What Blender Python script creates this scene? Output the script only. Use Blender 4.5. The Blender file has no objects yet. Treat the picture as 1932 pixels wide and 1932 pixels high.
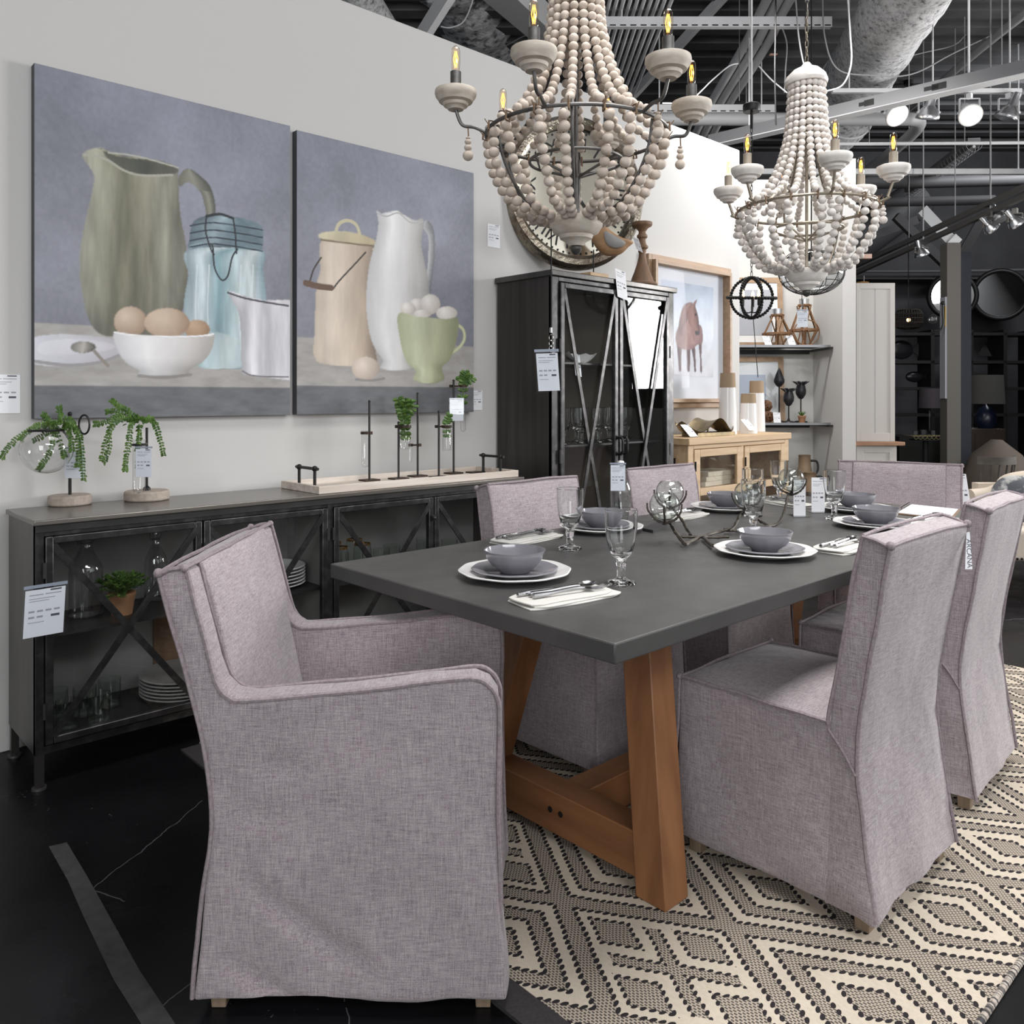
import bpy, bmesh, math, random
import numpy as np
from mathutils import Vector, Matrix
random.seed(7)
C = bpy.context.scene
COL = C.collection
V = Vector
pi = math.pi
R = math.radians

# ------------------------------------------------------------------ camera
EYE = 1.25
HEAD = R(47.0)
FPX = 1554.0
cam_d = bpy.data.cameras.new('camera')
cam = bpy.data.objects.new('camera', cam_d)
COL.objects.link(cam)
cam.location = (0, 0, EYE)
cam.rotation_euler = (pi / 2, 0, HEAD - pi / 2)
cam_d.sensor_width = 36
cam_d.lens = 36 * FPX / 1932
cam_d.shift_y = -215 / 1932
cam_d.clip_start = .05
cam_d.clip_end = 100
C.camera = cam

# ------------------------------------------------------------------ world, daylight, added fill lights, exposure
C.view_settings.view_transform = 'Standard'
C.view_settings.look = 'None'
C.view_settings.gamma = 1
C.view_settings.use_curve_mapping = False
C.view_settings.exposure = -0.12
wd = bpy.data.worlds.new('world')
C.world = wd
wd.use_nodes = True
wd.node_tree.nodes['Background'].inputs[0].default_value = (.72, .78, .85, 1)
wd.node_tree.nodes['Background'].inputs[1].default_value = .3
C.cycles.max_bounces = 8
C.cycles.transparent_max_bounces = 24
C.cycles.transmission_bounces = 8
C.cycles.glossy_bounces = 4
C.cycles.diffuse_bounces = 4
C.cycles.sample_clamp_indirect = 4
C.cycles.use_denoising = True


def area(name, loc, aim, sx, sy, power, col=(1, 1, 1), spread=180):
    l = bpy.data.lights.new(name, 'AREA')
    l.shape = 'RECTANGLE'
    l.size, l.size_y, l.energy, l.color = sx, sy, power, col
    l.spread = R(spread)
    o = bpy.data.objects.new(name, l)
    COL.objects.link(o)
    o.location = loc
    o.rotation_euler = (V(aim) - V(loc)).to_track_quat('-Z', 'Y').to_euler()
    return o


area('window_and_fill', (9.6, -1.0, 2.36), (0, -.55, 1.5), 1.75, 1.95, 500, (1, .99, .98))  # the window mirrored in the tall cabinet's right door
area('window_and_fill', (2.6, -4.3, 2.3), (2.4, 3, 1.2), 6.0, 2.6, 72, (.97, .98, 1))  # soft fill added behind the viewer, placed like a shop window
area('window_and_fill', (-3.3, -1.6, 2.2), (2, 2.2, 1.0), 3.0, 2.4, 175, (.97, .98, 1))  # added fill for the armchair and chair sides; the wall behind is solid
area('overhead_fill', (2.6, .9, 4.2), (2.6, 1.2, 0), 3.6, 1.3, 66, (1, .985, .97), 95)  # added overhead fill standing in for spots over the table
area('ceiling_fill', (2.5, -4.35, 4.35), (6.5, 5, 4.75), 8.0, .7, 310, (.97, .98, 1))  # invented light lifting ducts and deck; no window opening up here
area('overhead_fill', (4.9, 3.0, 4.0), (6.3, 3.9, 1.2), 1.2, .3, 60, (1, .98, .96), 130)  # fill added to brighten the recess, without a fixture
area('overhead_fill', (10.9, 2.0, 4.6), (11.5, 6.0, 1.2), 1.6, .6, 70, (.95, .97, 1))  # out-of-frame fill added to lift the dark far room


c_, s_ = math.cos(HEAD), math.sin(HEAD)


def at_d(px, py, d):                     # a point seen at pixel (px,py), d metres in front of the camera
    r = (px - 966) * d / FPX
    return V((d * c_ + r * s_, d * s_ - r * c_, EYE - (py - 751) * d / FPX))


def at_z(px, py, z):
    return at_d(px, py, FPX * (EYE - z) / (py - 751))


def at_y(px, py, y):
    t = (px - 966) / FPX
    return at_d(px, py, y / (s_ - t * c_))


def at_x(px, py, x):
    t = (px - 966) / FPX
    return at_d(px, py, x / (c_ + t * s_))


# ------------------------------------------------------------------ node helpers
class N:                                  # a number socket with arithmetic
    nt = None

    def __init__(s, k): s.k = k

    @staticmethod
    def m(op, *a):
        n = N.nt.nodes.new('ShaderNodeMath')
        n.operation = op
        for i, x in enumerate(a):
            if isinstance(x, N): N.nt.links.new(x.k, n.inputs[i])
            else: n.inputs[i].default_value = x
        return N(n.outputs[0])

    def __add__(a, b): return N.m('ADD', a, b)
    def __radd__(a, b): return N.m('ADD', b, a)
    def __sub__(a, b): return N.m('SUBTRACT', a, b)
    def __rsub__(a, b): return N.m('SUBTRACT', b, a)
    def __mul__(a, b): return N.m('MULTIPLY', a, b)
    def __rmul__(a, b): return N.m('MULTIPLY', b, a)
    def __truediv__(a, b): return N.m('DIVIDE', a, b)
    def __lt__(a, b): return N.m('LESS_THAN', a, b)
    def __gt__(a, b): return N.m('GREATER_THAN', a, b)
    def abs(a): return N.m('ABSOLUTE', a)
    def fract(a): return N.m('FRACT', a)
    def floor(a): return N.m('FLOOR', a)
    def max(a, b): return N.m('MAXIMUM', a, b)
    def min(a, b): return N.m('MINIMUM', a, b)


def newmat(name):
    m = bpy.data.materials.new(name)
    m.use_nodes = True
    N.nt = m.node_tree
    b = m.node_tree.nodes['Principled BSDF']
    return m, m.node_tree, b


def coords(nt, scale=(1, 1, 1), kind='Object'):
    t = nt.nodes.new('ShaderNodeTexCoord')
    mp = nt.nodes.new('ShaderNodeMapping')
    mp.inputs['Scale'].default_value = scale
    nt.links.new(t.outputs[kind], mp.inputs[0])
    return mp.outputs[0]


def noise(nt, scale, stretch=(1, 1, 1), detail=3, rough=.55, kind='Object'):
    n = nt.nodes.new('ShaderNodeTexNoise')
    n.inputs['Scale'].default_value = scale
    n.inputs['Detail'].default_value = detail
    n.inputs['Roughness'].default_value = rough
    nt.links.new(coords(nt, stretch, kind), n.inputs['Vector'])
    return n.outputs['Fac']


def ramp(nt, fac, stops):
    r = nt.nodes.new('ShaderNodeValToRGB')
    e = r.color_ramp.elements
    while len(e) < len(stops): e.new(.5)
    for k, (p, c) in enumerate(stops):
        e[k].position = p
        e[k].color = (*c, 1)
    nt.links.new(fac, r.inputs[0])
    return r.outputs[0]


def mixc(nt, fac, a, b, mode='MIX'):
    n = nt.nodes.new('ShaderNodeMix')
    n.data_type = 'RGBA'
    n.blend_type = mode
    for i, x in ((0, fac), (6, a), (7, b)):
        if hasattr(x, 'is_linked'): nt.links.new(x, n.inputs[i])
        elif isinstance(x, (int, float)): n.inputs[i].default_value = x
        else: n.inputs[i].default_value = (*x, 1)
    return n.outputs[2]


def bump(nt, b, h, strength=.3, dist=.002):
    n = nt.nodes.new('ShaderNodeBump')
    n.inputs['Strength'].default_value = strength
    n.inputs['Distance'].default_value = dist
    nt.links.new(h, n.inputs['Height'])
    nt.links.new(n.outputs[0], b.inputs['Normal'])


def mat(name, col, rough=.5, metal=0, col2=None, sc=8, st=(1, 1, 1), lo=.35, hi=.65, bmp=0, bsc=None, bdist=.002, spec=None, detail=4):
    m, nt, b = newmat(name)
    b.inputs['Base Color'].default_value = (*col, 1)
    b.inputs['Roughness'].default_value = rough
    b.inputs['Metallic'].default_value = metal
    if spec is not None: b.inputs['Specular IOR Level'].default_value = spec
    if col2:
        f = noise(nt, sc, st, detail)
        nt.links.new(ramp(nt, f, [(lo, col), (hi, col2)]), b.inputs['Base Color'])
    if bmp:
        bump(nt, b, noise(nt, bsc or sc, st, 4), bmp, bdist)
    return m


def emit(name, col, power):
    m, nt, b = newmat(name)
    b.inputs['Base Color'].default_value = (*col, 1)
    b.inputs['Emission Color'].default_value = (*col, 1)
    b.inputs['Emission Strength'].default_value = power
    return m


def pane_glass(name, tint=(1, 1, 1), ior=1.45, rough=.01, gain=1.0):
    m = bpy.data.materials.new(name)
    m.use_nodes = True
    nt = m.node_tree
    nt.nodes.clear()
    o = nt.nodes.new('ShaderNodeOutputMaterial')
    mx = nt.nodes.new('ShaderNodeMixShader')
    lw = nt.nodes.new('ShaderNodeLayerWeight')
    N.nt = nt
    f0 = ((ior - 1) / (ior + 1)) ** 2
    fr = f0 + (1 - f0) * N.m('POWER', N(lw.outputs['Facing']), 4.5)
    tr = nt.nodes.new('ShaderNodeBsdfTransparent')
    tr.inputs[0].default_value = (*tint, 1)
    gl = nt.nodes.new('ShaderNodeBsdfGlossy')
    gl.inputs['Roughness'].default_value = rough
    mm = nt.nodes.new('ShaderNodeMath')
    mm.operation = 'MULTIPLY'
    mm.use_clamp = True
    mm.inputs[1].default_value = gain
    nt.links.new(fr.k, mm.inputs[0])
    nt.links.new(mm.outputs[0], mx.inputs[0])
    nt.links.new(tr.outputs[0], mx.inputs[1])
    nt.links.new(gl.outputs[0], mx.inputs[2])
    nt.links.new(mx.outputs[0], o.inputs[0])
    return m


def real_glass(name, col=(1, 1, 1)):
    m, nt, b = newmat(name)
    b.inputs['Base Color'].default_value = (*col, 1)
    b.inputs['Roughness'].default_value = 0.0
    b.inputs['Transmission Weight'].default_value = 1
    b.inputs['IOR'].default_value = 1.47
    return m


def attr_mat(name, rough=.6, bmp=0, bsc=400):
    m, nt, b = newmat(name)
    a = nt.nodes.new('ShaderNodeAttribute')
    a.attribute_name = 'paint'
    nt.links.new(a.outputs['Color'], b.inputs['Base Color'])
    b.inputs['Roughness'].default_value = rough
    if bmp: bump(nt, b, noise(nt, bsc, (1, 1, 1), 4), bmp, .001)
    return m


# ------------------------------------------------------------------ mesh builder
def spline(pts, k=6, closed=False):
    P = [V(p) for p in pts]
    n = len(P)
    out = []
    for i in range(n if closed else n - 1):
        if closed: a, b, c, d = P[i - 1], P[i], P[(i + 1) % n], P[(i + 2) % n]
        else: a, b, c, d = P[max(i - 1, 0)], P[i], P[i + 1], P[min(i + 2, n - 1)]
        for j in range(k):
            t = j / k
            out.append(.5 * ((2 * b) + (c - a) * t + (2 * a - 5 * b + 4 * c - d) * t * t + (3 * b - a - 3 * c + d) * t ** 3))
    if not closed: out.append(P[-1])
    return out


class MB:
    def __init__(s):
        s.v, s.f, s.m, s.M, s.mi = [], [], [], Matrix(), 0

    def xf(s, loc=(0, 0, 0), rz=0, rx=0, ry=0, sc=1):
        s.M = Matrix.Translation(loc) @ Matrix.Rotation(rz, 4, 'Z') @ Matrix.Rotation(ry, 4, 'Y') @ Matrix.Rotation(rx, 4, 'X') @ Matrix.Scale(sc, 4)
        return s

    def add(s, vs, fs):
        o = len(s.v)
        s.v += [s.M @ V(p) for p in vs]
        s.f += [tuple(i + o for i in f) for f in fs]
        s.m += [s.mi] * len(fs)
        return s

    def bx(s, x0, x1, y0, y1, z0, z1):
        vs = [(x, y, z) for z in (z0, z1) for y in (y0, y1) for x in (x0, x1)]
        return s.add(vs, [(0, 2, 3, 1), (4, 5, 7, 6), (0, 1, 5, 4), (2, 6, 7, 3), (0, 4, 6, 2), (1, 3, 7, 5)])

    def box(s, c, sz):
        return s.bx(c[0] - sz[0] / 2, c[0] + sz[0] / 2, c[1] - sz[1] / 2, c[1] + sz[1] / 2, c[2] - sz[2] / 2, c[2] + sz[2] / 2)

    def hexa(s, b, t):                     # bottom quad, top quad (4 points each, ccw from above)
        return s.add(list(b) + list(t), [(3, 2, 1, 0), (4, 5, 6, 7), (0, 1, 5, 4), (1, 2, 6, 5), (2, 3, 7, 6), (3, 0, 4, 7)])

    def bar(s, p, q, w, h, up=(0, 0, 1)):
        p, q = V(p), V(q)
        d = (q - p).normalized()
        x = d.cross(V(up))
        if x.length < 1e-4: x = d.cross(V((1, 0, 0)))
        x = x.normalized() * w / 2
        y = x.cross(d).normalized() * h / 2
        a = [p - x - y, p + x - y, p + x + y, p - x + y]
        b = [r + (q - p) for r in a]
        return s.add(a + b, [(0, 1, 2, 3), (7, 6, 5, 4), (1, 0, 4, 5), (2, 1, 5, 6), (3, 2, 6, 7), (0, 3, 7, 4)])

    def tube(s, pts, r, n=8, closed=False, sq=None):
        P = [V(p) for p in pts]
        L = len(P)
        rr = r if isinstance(r, (list, tuple)) else [r] * L
        vs, fs = [], []
        t0 = (P[1] - P[0]).normalized()
        u = t0.orthogonal().normalized()
        for i in range(L):
            if closed: t = (P[(i + 1) % L] - P[i - 1])
            else: t = P[min(i + 1, L - 1)] - P[max(i - 1, 0)]
            t = t.normalized() if t.length > 1e-9 else t0
            u = (u - t * u.dot(t))
            u = u.normalized() if u.length > 1e-6 else t.orthogonal().normalized()
            w = t.cross(u)
            for k in range(n):
                a = 2 * pi * k / n
                vs.append(P[i] + (u * math.cos(a) + w * math.sin(a)) * rr[i])
        for i in range(L if closed else L - 1):
            j = (i + 1) % L
            for k in range(n):
                fs.append((i * n + k, i * n + (k + 1) % n, j * n + (k + 1) % n, j * n + k))
        if not closed:
            fs.append(tuple(range(n - 1, -1, -1)))
            fs.append(tuple((L - 1) * n + k for k in range(n)))
        return s.add(vs, fs)

    def lathe(s, prof, n=24, c=(0, 0, 0), wob=0, k=12, closed=False):
        vs, fs = [], []
        L = len(prof)
        for i, (r, z) in enumerate(prof):
            for j in range(n):
                a = 2 * pi * j / n
                q = r * (1 + wob * math.cos(k * a) * min(1, r * 20)) if wob else r
                vs.append((c[0] + q * math.cos(a), c[1] + q * math.sin(a), c[2] + z))
        for i in range(L if closed else L - 1):
            for j in range(n):
                i2 = (i + 1) % L
                fs.append((i * n + j, i * n + (j + 1) % n, i2 * n + (j + 1) % n, i2 * n + j))
        if not closed:
            if prof[0][0] > 1e-5: fs.append(tuple(range(n - 1, -1, -1)))
            if prof[-1][0] > 1e-5: fs.append(tuple((L - 1) * n + j for j in range(n)))
        return s.add(vs, fs)

    def cyl(s, c, r, z0, z1, n=20, r2=None):
        return s.lathe([(r, z0), (r if r2 is None else r2, z1)], n, c)

    def ball(s, c, r, nu=10, nv=7, sc=(1, 1, 1)):
        vs, fs = [(c[0], c[1], c[2] - r * sc[2])], []
        for i in range(1, nv):
            p = -pi / 2 + pi * i / nv
            for j in range(nu):
                a = 2 * pi * j / nu
                vs.append((c[0] + r * sc[0] * math.cos(p) * math.cos(a), c[1] + r * sc[1] * math.cos(p) * math.sin(a), c[2] + r * sc[2] * math.sin(p)))
        vs.append((c[0], c[1], c[2] + r * sc[2]))
        e = len(vs) - 1
        for j in range(nu):
            fs.append((0, 1 + (j + 1) % nu, 1 + j))
            fs.append((e, e - nu + j, e - nu + (j + 1) % nu))
        for i in range(nv - 2):
            for j in range(nu):
                a, b = 1 + i * nu, 1 + (i + 1) * nu
                fs.append((a + j, a + (j + 1) % nu, b + (j + 1) % nu, b + j))
        return s.add(vs, fs)

    def prism(s, poly, z0, z1):            # polygon in xy extruded in z
        n = len(poly)
        vs = [(x, y, z0) for x, y in poly] + [(x, y, z1) for x, y in poly]
        return s.add(vs, [tuple(range(n - 1, -1, -1)), tuple(range(n, 2 * n))] + [(i, (i + 1) % n, n + (i + 1) % n, n + i) for i in range(n)])

    def disc(s, c, nrm, r, t, n=24):
        nrm = V(nrm).normalized()
        return s.tube([V(c), V(c) + nrm * t], r, n)

    def leaf(s, p, d, l, w, up=(0, 0, 1)):  # a little cupped leaf
        p, d = V(p), V(d).normalized()
        x = d.cross(V(up))
        x = (x.normalized() if x.length > 1e-4 else V((1, 0, 0))) * w
        u = x.normalized().cross(d) * w * .3
        return s.add([p, p + d * l * .3 + x * .45 + u, p + d * l * .75 + x * .4 + u, p + d * l, p + d * l * .75 - x * .4 + u, p + d * l * .3 - x * .45 + u, p + d * l * .5],
                     [(0, 1, 6), (1, 2, 6), (2, 3, 6), (3, 4, 6), (4, 5, 6), (5, 0, 6)])


WM = {}


def B(name, mb, m, parent=None, w=False, bev=0, smooth=38, label=None, kind=None, bseg=2):
    me = bpy.data.meshes.new(name)
    vs = mb.v
    loc = V((0, 0, 0))
    if parent is not None:
        if w:
            inv = WM[parent.name].inverted()
            vs = [inv @ p for p in vs]
    else:
        xs, ys, zs = [p[0] for p in vs], [p[1] for p in vs], [p[2] for p in vs]
        loc = V(((min(xs) + max(xs)) / 2, (min(ys) + max(ys)) / 2, min(zs)))
        vs = [p - loc for p in vs]
    me.from_pydata([tuple(p) for p in vs], [], mb.f)
    for k in (m if isinstance(m, (list, tuple)) else [m]): me.materials.append(k)
    if any(mb.m): me.polygons.foreach_set('material_index', mb.m)
    if smooth:
        me.polygons.foreach_set('use_smooth', [True] * len(me.polygons))
        me.set_sharp_from_angle(angle=R(smooth))
    me.update()
    o = bpy.data.objects.new(name, me)
    COL.objects.link(o)
    o.location = loc
    if parent is not None:
        o.parent = parent
        WM[o.name] = WM[parent.name]
    else:
        WM[o.name] = Matrix.Translation(loc)
    if bev:
        md = o.modifiers.new('bevel', 'BEVEL')
        md.width, md.segments, md.limit_method, md.angle_limit = bev, bseg, 'ANGLE', R(30)
    if label: o['label'] = label
    if kind: o['kind'] = kind
    return o


def tag(o, label, cat, group=None, kind=None):
    o['label'], o['category'] = label, cat
    if group: o['group'] = group
    if kind: o['kind'] = kind
    return o


def S(name, mb, m, label, cat, group=None, kind=None, **k):        # a thing that is one mesh
    return tag(B(name, mb, m, **k), label, cat, group, kind)


def T(name, label, cat, loc=(0, 0, 0), rz=0, group=None):           # a thing with parts
    o = bpy.data.objects.new(name, None)
    COL.objects.link(o)
    o.empty_display_size = .05
    o.location = loc
    o.rotation_euler = (0, 0, rz)
    WM[o.name] = Matrix.Translation(V(loc)) @ Matrix.Rotation(rz, 4, 'Z')
    return tag(o, label, cat, group)


def room(name, mb, m, parent=None, **k):
    o = B(name, mb, m, parent, **k)
    if parent is None: o['kind'] = 'structure'
    return o


def dup(root, loc, rz=0, label=None, group=None):
    r = root.copy()
    COL.objects.link(r)
    r.location = loc
    r.rotation_euler = (0, 0, rz)
    if label: r['label'] = label
    if group: r['group'] = group
    WM[r.name] = Matrix.Translation(V(loc)) @ Matrix.Rotation(rz, 4, 'Z')
    for ch in list(root.children):
        c = ch.copy()
        COL.objects.link(c)
        c.parent = r
        WM[c.name] = WM[r.name]
        for g in list(ch.children):
            d = g.copy()
            COL.objects.link(d)
            d.parent = c
            WM[d.name] = WM[r.name]
    return r


# ------------------------------------------------------------------ materials
M = {}
M['wall'] = mat('wall_paint', (.55, .542, .53), .75, bmp=.05, bsc=180)
M['wall_grey'] = mat('recess_paint', (.58, .57, .54), .75, bmp=.05, bsc=180)
M['white'] = mat('white_paint', (.78, .77, .75), .55)
M['ceil'] = mat('ceiling_paint', (.095, .095, .097), .8, col2=(.14, .14, .143), sc=2)
M['ceil_white'] = mat('painted_steel', (.84, .84, .85), .5, col2=(.74, .74, .75), sc=3)
M['ceil_grey'] = mat('grey_painted_pipe', (.34, .34, .345), .55)
M['dark_wall'] = mat('dark_wall_paint', (.060, .060, .066), .8, col2=(.075, .075, .082), sc=3)
M['navy'] = mat('navy_paint', (.012, .016, .028), .7)
M['steel'] = mat('gunmetal', (.065, .062, .060), .36, .75, col2=(.115, .108, .102), sc=7, st=(1, 1, .2), bmp=.04, bsc=60)
M['steel_dark'] = mat('dark_gunmetal', (.035, .034, .034), .45, .6, col2=(.055, .053, .052), sc=9)
M['steel_edge'] = mat('worn_steel_bar', (.050, .049, .050), .36, .8, col2=(.11, .107, .106), sc=22, lo=.45, hi=.75)
M['cab_in'] = mat('cabinet_lining', (.23, .225, .215), .6)
M['steel_top'] = mat('sideboard_top', (.17, .155, .14), .27, .6, col2=(.22, .205, .185), sc=3, st=(.4, 1, 1))
M['black'] = mat('black_iron', (.012, .012, .012), .45, .3)
M['rust'] = mat('oiled_bronze', (.07, .045, .03), .5, .7, col2=(.035, .028, .024), sc=30)
M['iron'] = mat('aged_iron', (.16, .155, .15), .5, .8, col2=(.09, .087, .085), sc=25)
M['gold_iron'] = mat('champagne_iron', (.36, .32, .25), .42, .85, col2=(.24, .21, .17), sc=25)
M['chrome'] = mat('polished_steel', (.72, .71, .70), .14, 1)
M['silver'] = mat('brushed_silver', (.72, .73, .75), .28, 1)
M['cutlery'] = mat('cutlery_steel', (.40, .40, .41), .2, 1)
M['pane'] = pane_glass('pane_glass', (.955, .965, .965), gain=.9)
M['clear'] = pane_glass('thin_clear_glass', (.985, .99, .99), gain=2.4)
M['acrylic'] = pane_glass('clear_acrylic', (.97, .98, .99), gain=1.3)
M['glass'] = real_glass('crystal', (.99, 1, 1))
M['globe'] = pane_glass('globe_glass', (.965, .982, .972), 1.5, gain=1.5)
M['paper'] = mat('white_card', (.82, .83, .86), .6)
M['ink'] = mat('grey_print', (.38, .38, .42), .7)
M['ink_dark'] = mat('dark_print', (.09, .09, .12), .7)
M['green_leaf'] = mat('fern_green', (.040, .105, .014), .5, col2=(.12, .22, .04), sc=30)
M['leaf_pale'] = mat('pale_leaf', (.13, .24, .06), .55, col2=(.07, .16, .03), sc=30)
M['stem'] = mat('stem', (.07, .055, .03), .7)
M['stone'] = mat('sandstone', (.42, .36, .31), .85, col2=(.33, .28, .24), sc=60, bmp=.5, bsc=90)
M['whitewash'] = mat('whitewashed_wood', (.66, .60, .54), .7, col2=(.48, .41, .35), sc=12, st=(.15, 3, 3), bmp=.2)
M['pale_wood'] = mat('pale_oak', (.58, .42, .26), .6, col2=(.47, .32, .18), sc=6, st=(.3, 4, 4), bmp=.08)
M['pale_wood_in'] = mat('oak_inside', (.42, .29, .18), .65, col2=(.34, .22, .13), sc=6, st=(4, 4, .3))
M['frame_wood'] = mat('frame_oak', (.40, .27, .17), .5, col2=(.31, .20, .12), sc=8, st=(.4, 4, 4))
M['brown_wood'] = mat('turned_wood', (.22, .13, .075), .6, col2=(.14, .08, .045), sc=10, st=(2, 2, .4))
M['table_wood'] = mat('acacia', (.30, .135, .055), .45, col2=(.19, .08, .032), sc=7, st=(2.5, 2.5, .35), lo=.3, hi=.7, bmp=.05)
M['table_wood_h'] = mat('acacia_rail', (.30, .135, .055), .45, col2=(.19, .08, .032), sc=7, st=(2.5, .35, 2.5), lo=.3, hi=.7, bmp=.05)
M['leg_wood'] = mat('limed_leg', (.27, .20, .14), .6, col2=(.19, .14, .09), sc=14, st=(3, 3, .4))
M['bead'] = mat('limewashed_bead', (.61, .535, .465), .75, col2=(.44, .365, .30), sc=26, lo=.42, hi=.72, bmp=.15)
M['bead_white'] = mat('white_bead', (.74, .70, .66), .75, col2=(.58, .52, .47), sc=26, lo=.45, hi=.75, bmp=.15)
M['cup'] = mat('turned_limewash', (.58, .53, .46), .7, col2=(.40, .34, .28), sc=20, st=(1, 1, 3), lo=.4, hi=.75, bmp=.1)
M['cup_white'] = mat('turned_whitewash', (.76, .73, .69), .7, col2=(.60, .55, .50), sc=20, lo=.4, hi=.75, bmp=.1)
M['rope'] = mat('jute', (.20, .13, .08), .9)
M['china'] = mat('white_china', (.80, .79, .78), .18)
M['grey_china'] = mat('grey_glaze', (.215, .212, .235), .12)
M['napkin'] = mat('napkin_cotton', (.62, .605, .57), .85, bmp=.1, bsc=300)
M['terra'] = mat('terracotta', (.34, .17, .085), .8)
M['moss'] = mat('brown_wicker', (.22, .11, .05), .8, col2=(.13, .06, .03), sc=40)
M['filament'] = emit('glowing_filament', (1, .40, .05), 6)
M['lampface'] = emit('lit_lamp_face', (1, .90, .75), 5)
M['bulb'] = pane_glass('bulb_glass', (1, .93, .84), 1.45, gain=1.6)
M['cream'] = mat('cream_linen', (.62, .54, .45), .85, bmp=.1, bsc=250)
M['slate'] = mat('slate_board', (.03, .03, .032), .5)
M['mirror'] = mat('mirror_glass', (.85, .86, .88), .02, 1)
# ------------------------------------------------------------------ surface materials of the place
def fabric(name, a, b, c):
    m, nt, p = newmat(name)
    n1 = noise(nt, 1, (420, 30, 420), 2)
    n2 = noise(nt, 1, (420, 420, 26), 2)
    n3 = noise(nt, 1, (30, 420, 420), 2)
    f = (N(n1) + N(n2) + N(n3)) / 3
    col = ramp(nt, f.k, [(.36, a), (.5, b), (.64, c)])
    big = noise(nt, 5, (1, 1, 1), 3)
    col = mixc(nt, 1, col, ramp(nt, big, [(.3, (.9, .9, .9)), (.7, (1.06, 1.05, 1.05))]), 'MULTIPLY')
    nt.links.new(col, p.inputs['Base Color'])
    p.inputs['Roughness'].default_value = .92
    p.inputs['Specular IOR Level'].default_value = .15
    p.inputs['Sheen Weight'].default_value = .25
    p.inputs['Sheen Roughness'].default_value = .5
    f2 = noise(nt, 9, (1, 1, .6), 2)
    bp = nt.nodes.new('ShaderNodeBump')
    bp.inputs['Strength'].default_value = .45
    bp.inputs['Distance'].default_value = .0012
    nt.links.new(f.k, bp.inputs['Height'])
    b2 = nt.nodes.new('ShaderNodeBump')
    b2.inputs['Strength'].default_value = .35
    b2.inputs['Distance'].default_value = .02
    nt.links.new(f2, b2.inputs['Height'])
    nt.links.new(bp.outputs[0], b2.inputs['Normal'])
    nt.links.new(b2.outputs[0], p.inputs['Normal'])
    return m


M['linen'] = fabric('mauve_grey_linen', (.20, .167, .18), (.345, .30, .317), (.475, .43, .44))
M['piping'] = mat('linen_piping', (.22, .18, .195), .9, col2=(.31, .265, .28), sc=120)


def floor_mat():
    m, nt, b = newmat('polished_black_concrete')
    base = ramp(nt, noise(nt, 1.3, (1, 1, 1), 6, .6), [(.3, (.0035, .0035, .004)), (.75, (.010, .010, .012))])
    w = nt.nodes.new('ShaderNodeTexNoise')
    w.inputs['Scale'].default_value = 2.2
    w.inputs['Detail'].default_value = 6
    co = coords(nt)
    nt.links.new(co, w.inputs['Vector'])
    wc = mixc(nt, .16, co, w.outputs['Color'])
    vo = nt.nodes.new('ShaderNodeTexVoronoi')
    vo.feature = 'DISTANCE_TO_EDGE'
    vo.inputs['Scale'].default_value = 1.25
    nt.links.new(wc, vo.inputs['Vector'])
    cr = (N(vo.outputs['Distance']) < .0016) * (N(noise(nt, 3.5)) > .5)
    sp = (N(noise(nt, 55, (1, 1, 1), 2)) > .74) * (N(noise(nt, 2.3)) > .52)
    col = mixc(nt, (cr * .5).k, base, (.16, .16, .17))
    col = mixc(nt, (sp * .35).k, col, (.14, .14, .14))
    nt.links.new(col, b.inputs['Base Color'])
    nt.links.new(ramp(nt, noise(nt, 4, (1, 1, 1), 5), [(.3, (.22,) * 3), (.7, (.42,) * 3)]), b.inputs['Roughness'])
    b.inputs['Specular IOR Level'].default_value = .2
    return m


M['floor'] = floor_mat()


def top_mat():
    m, nt, b = newmat('zinc_dark_table_top')
    f = noise(nt, 5, (.5, 1, 1), 6, .62)
    nt.links.new(ramp(nt, f, [(.25, (.048, .047, .046)), (.75, (.080, .078, .076))]), b.inputs['Base Color'])
    nt.links.new(ramp(nt, noise(nt, 7, (1, 1, 1), 5), [(.3, (.36,) * 3), (.7, (.50,) * 3)]), b.inputs['Roughness'])
    bump(nt, b, noise(nt, 30, (1, 1, 1), 4), .06, .001)
    return m


M['top'] = top_mat()


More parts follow.
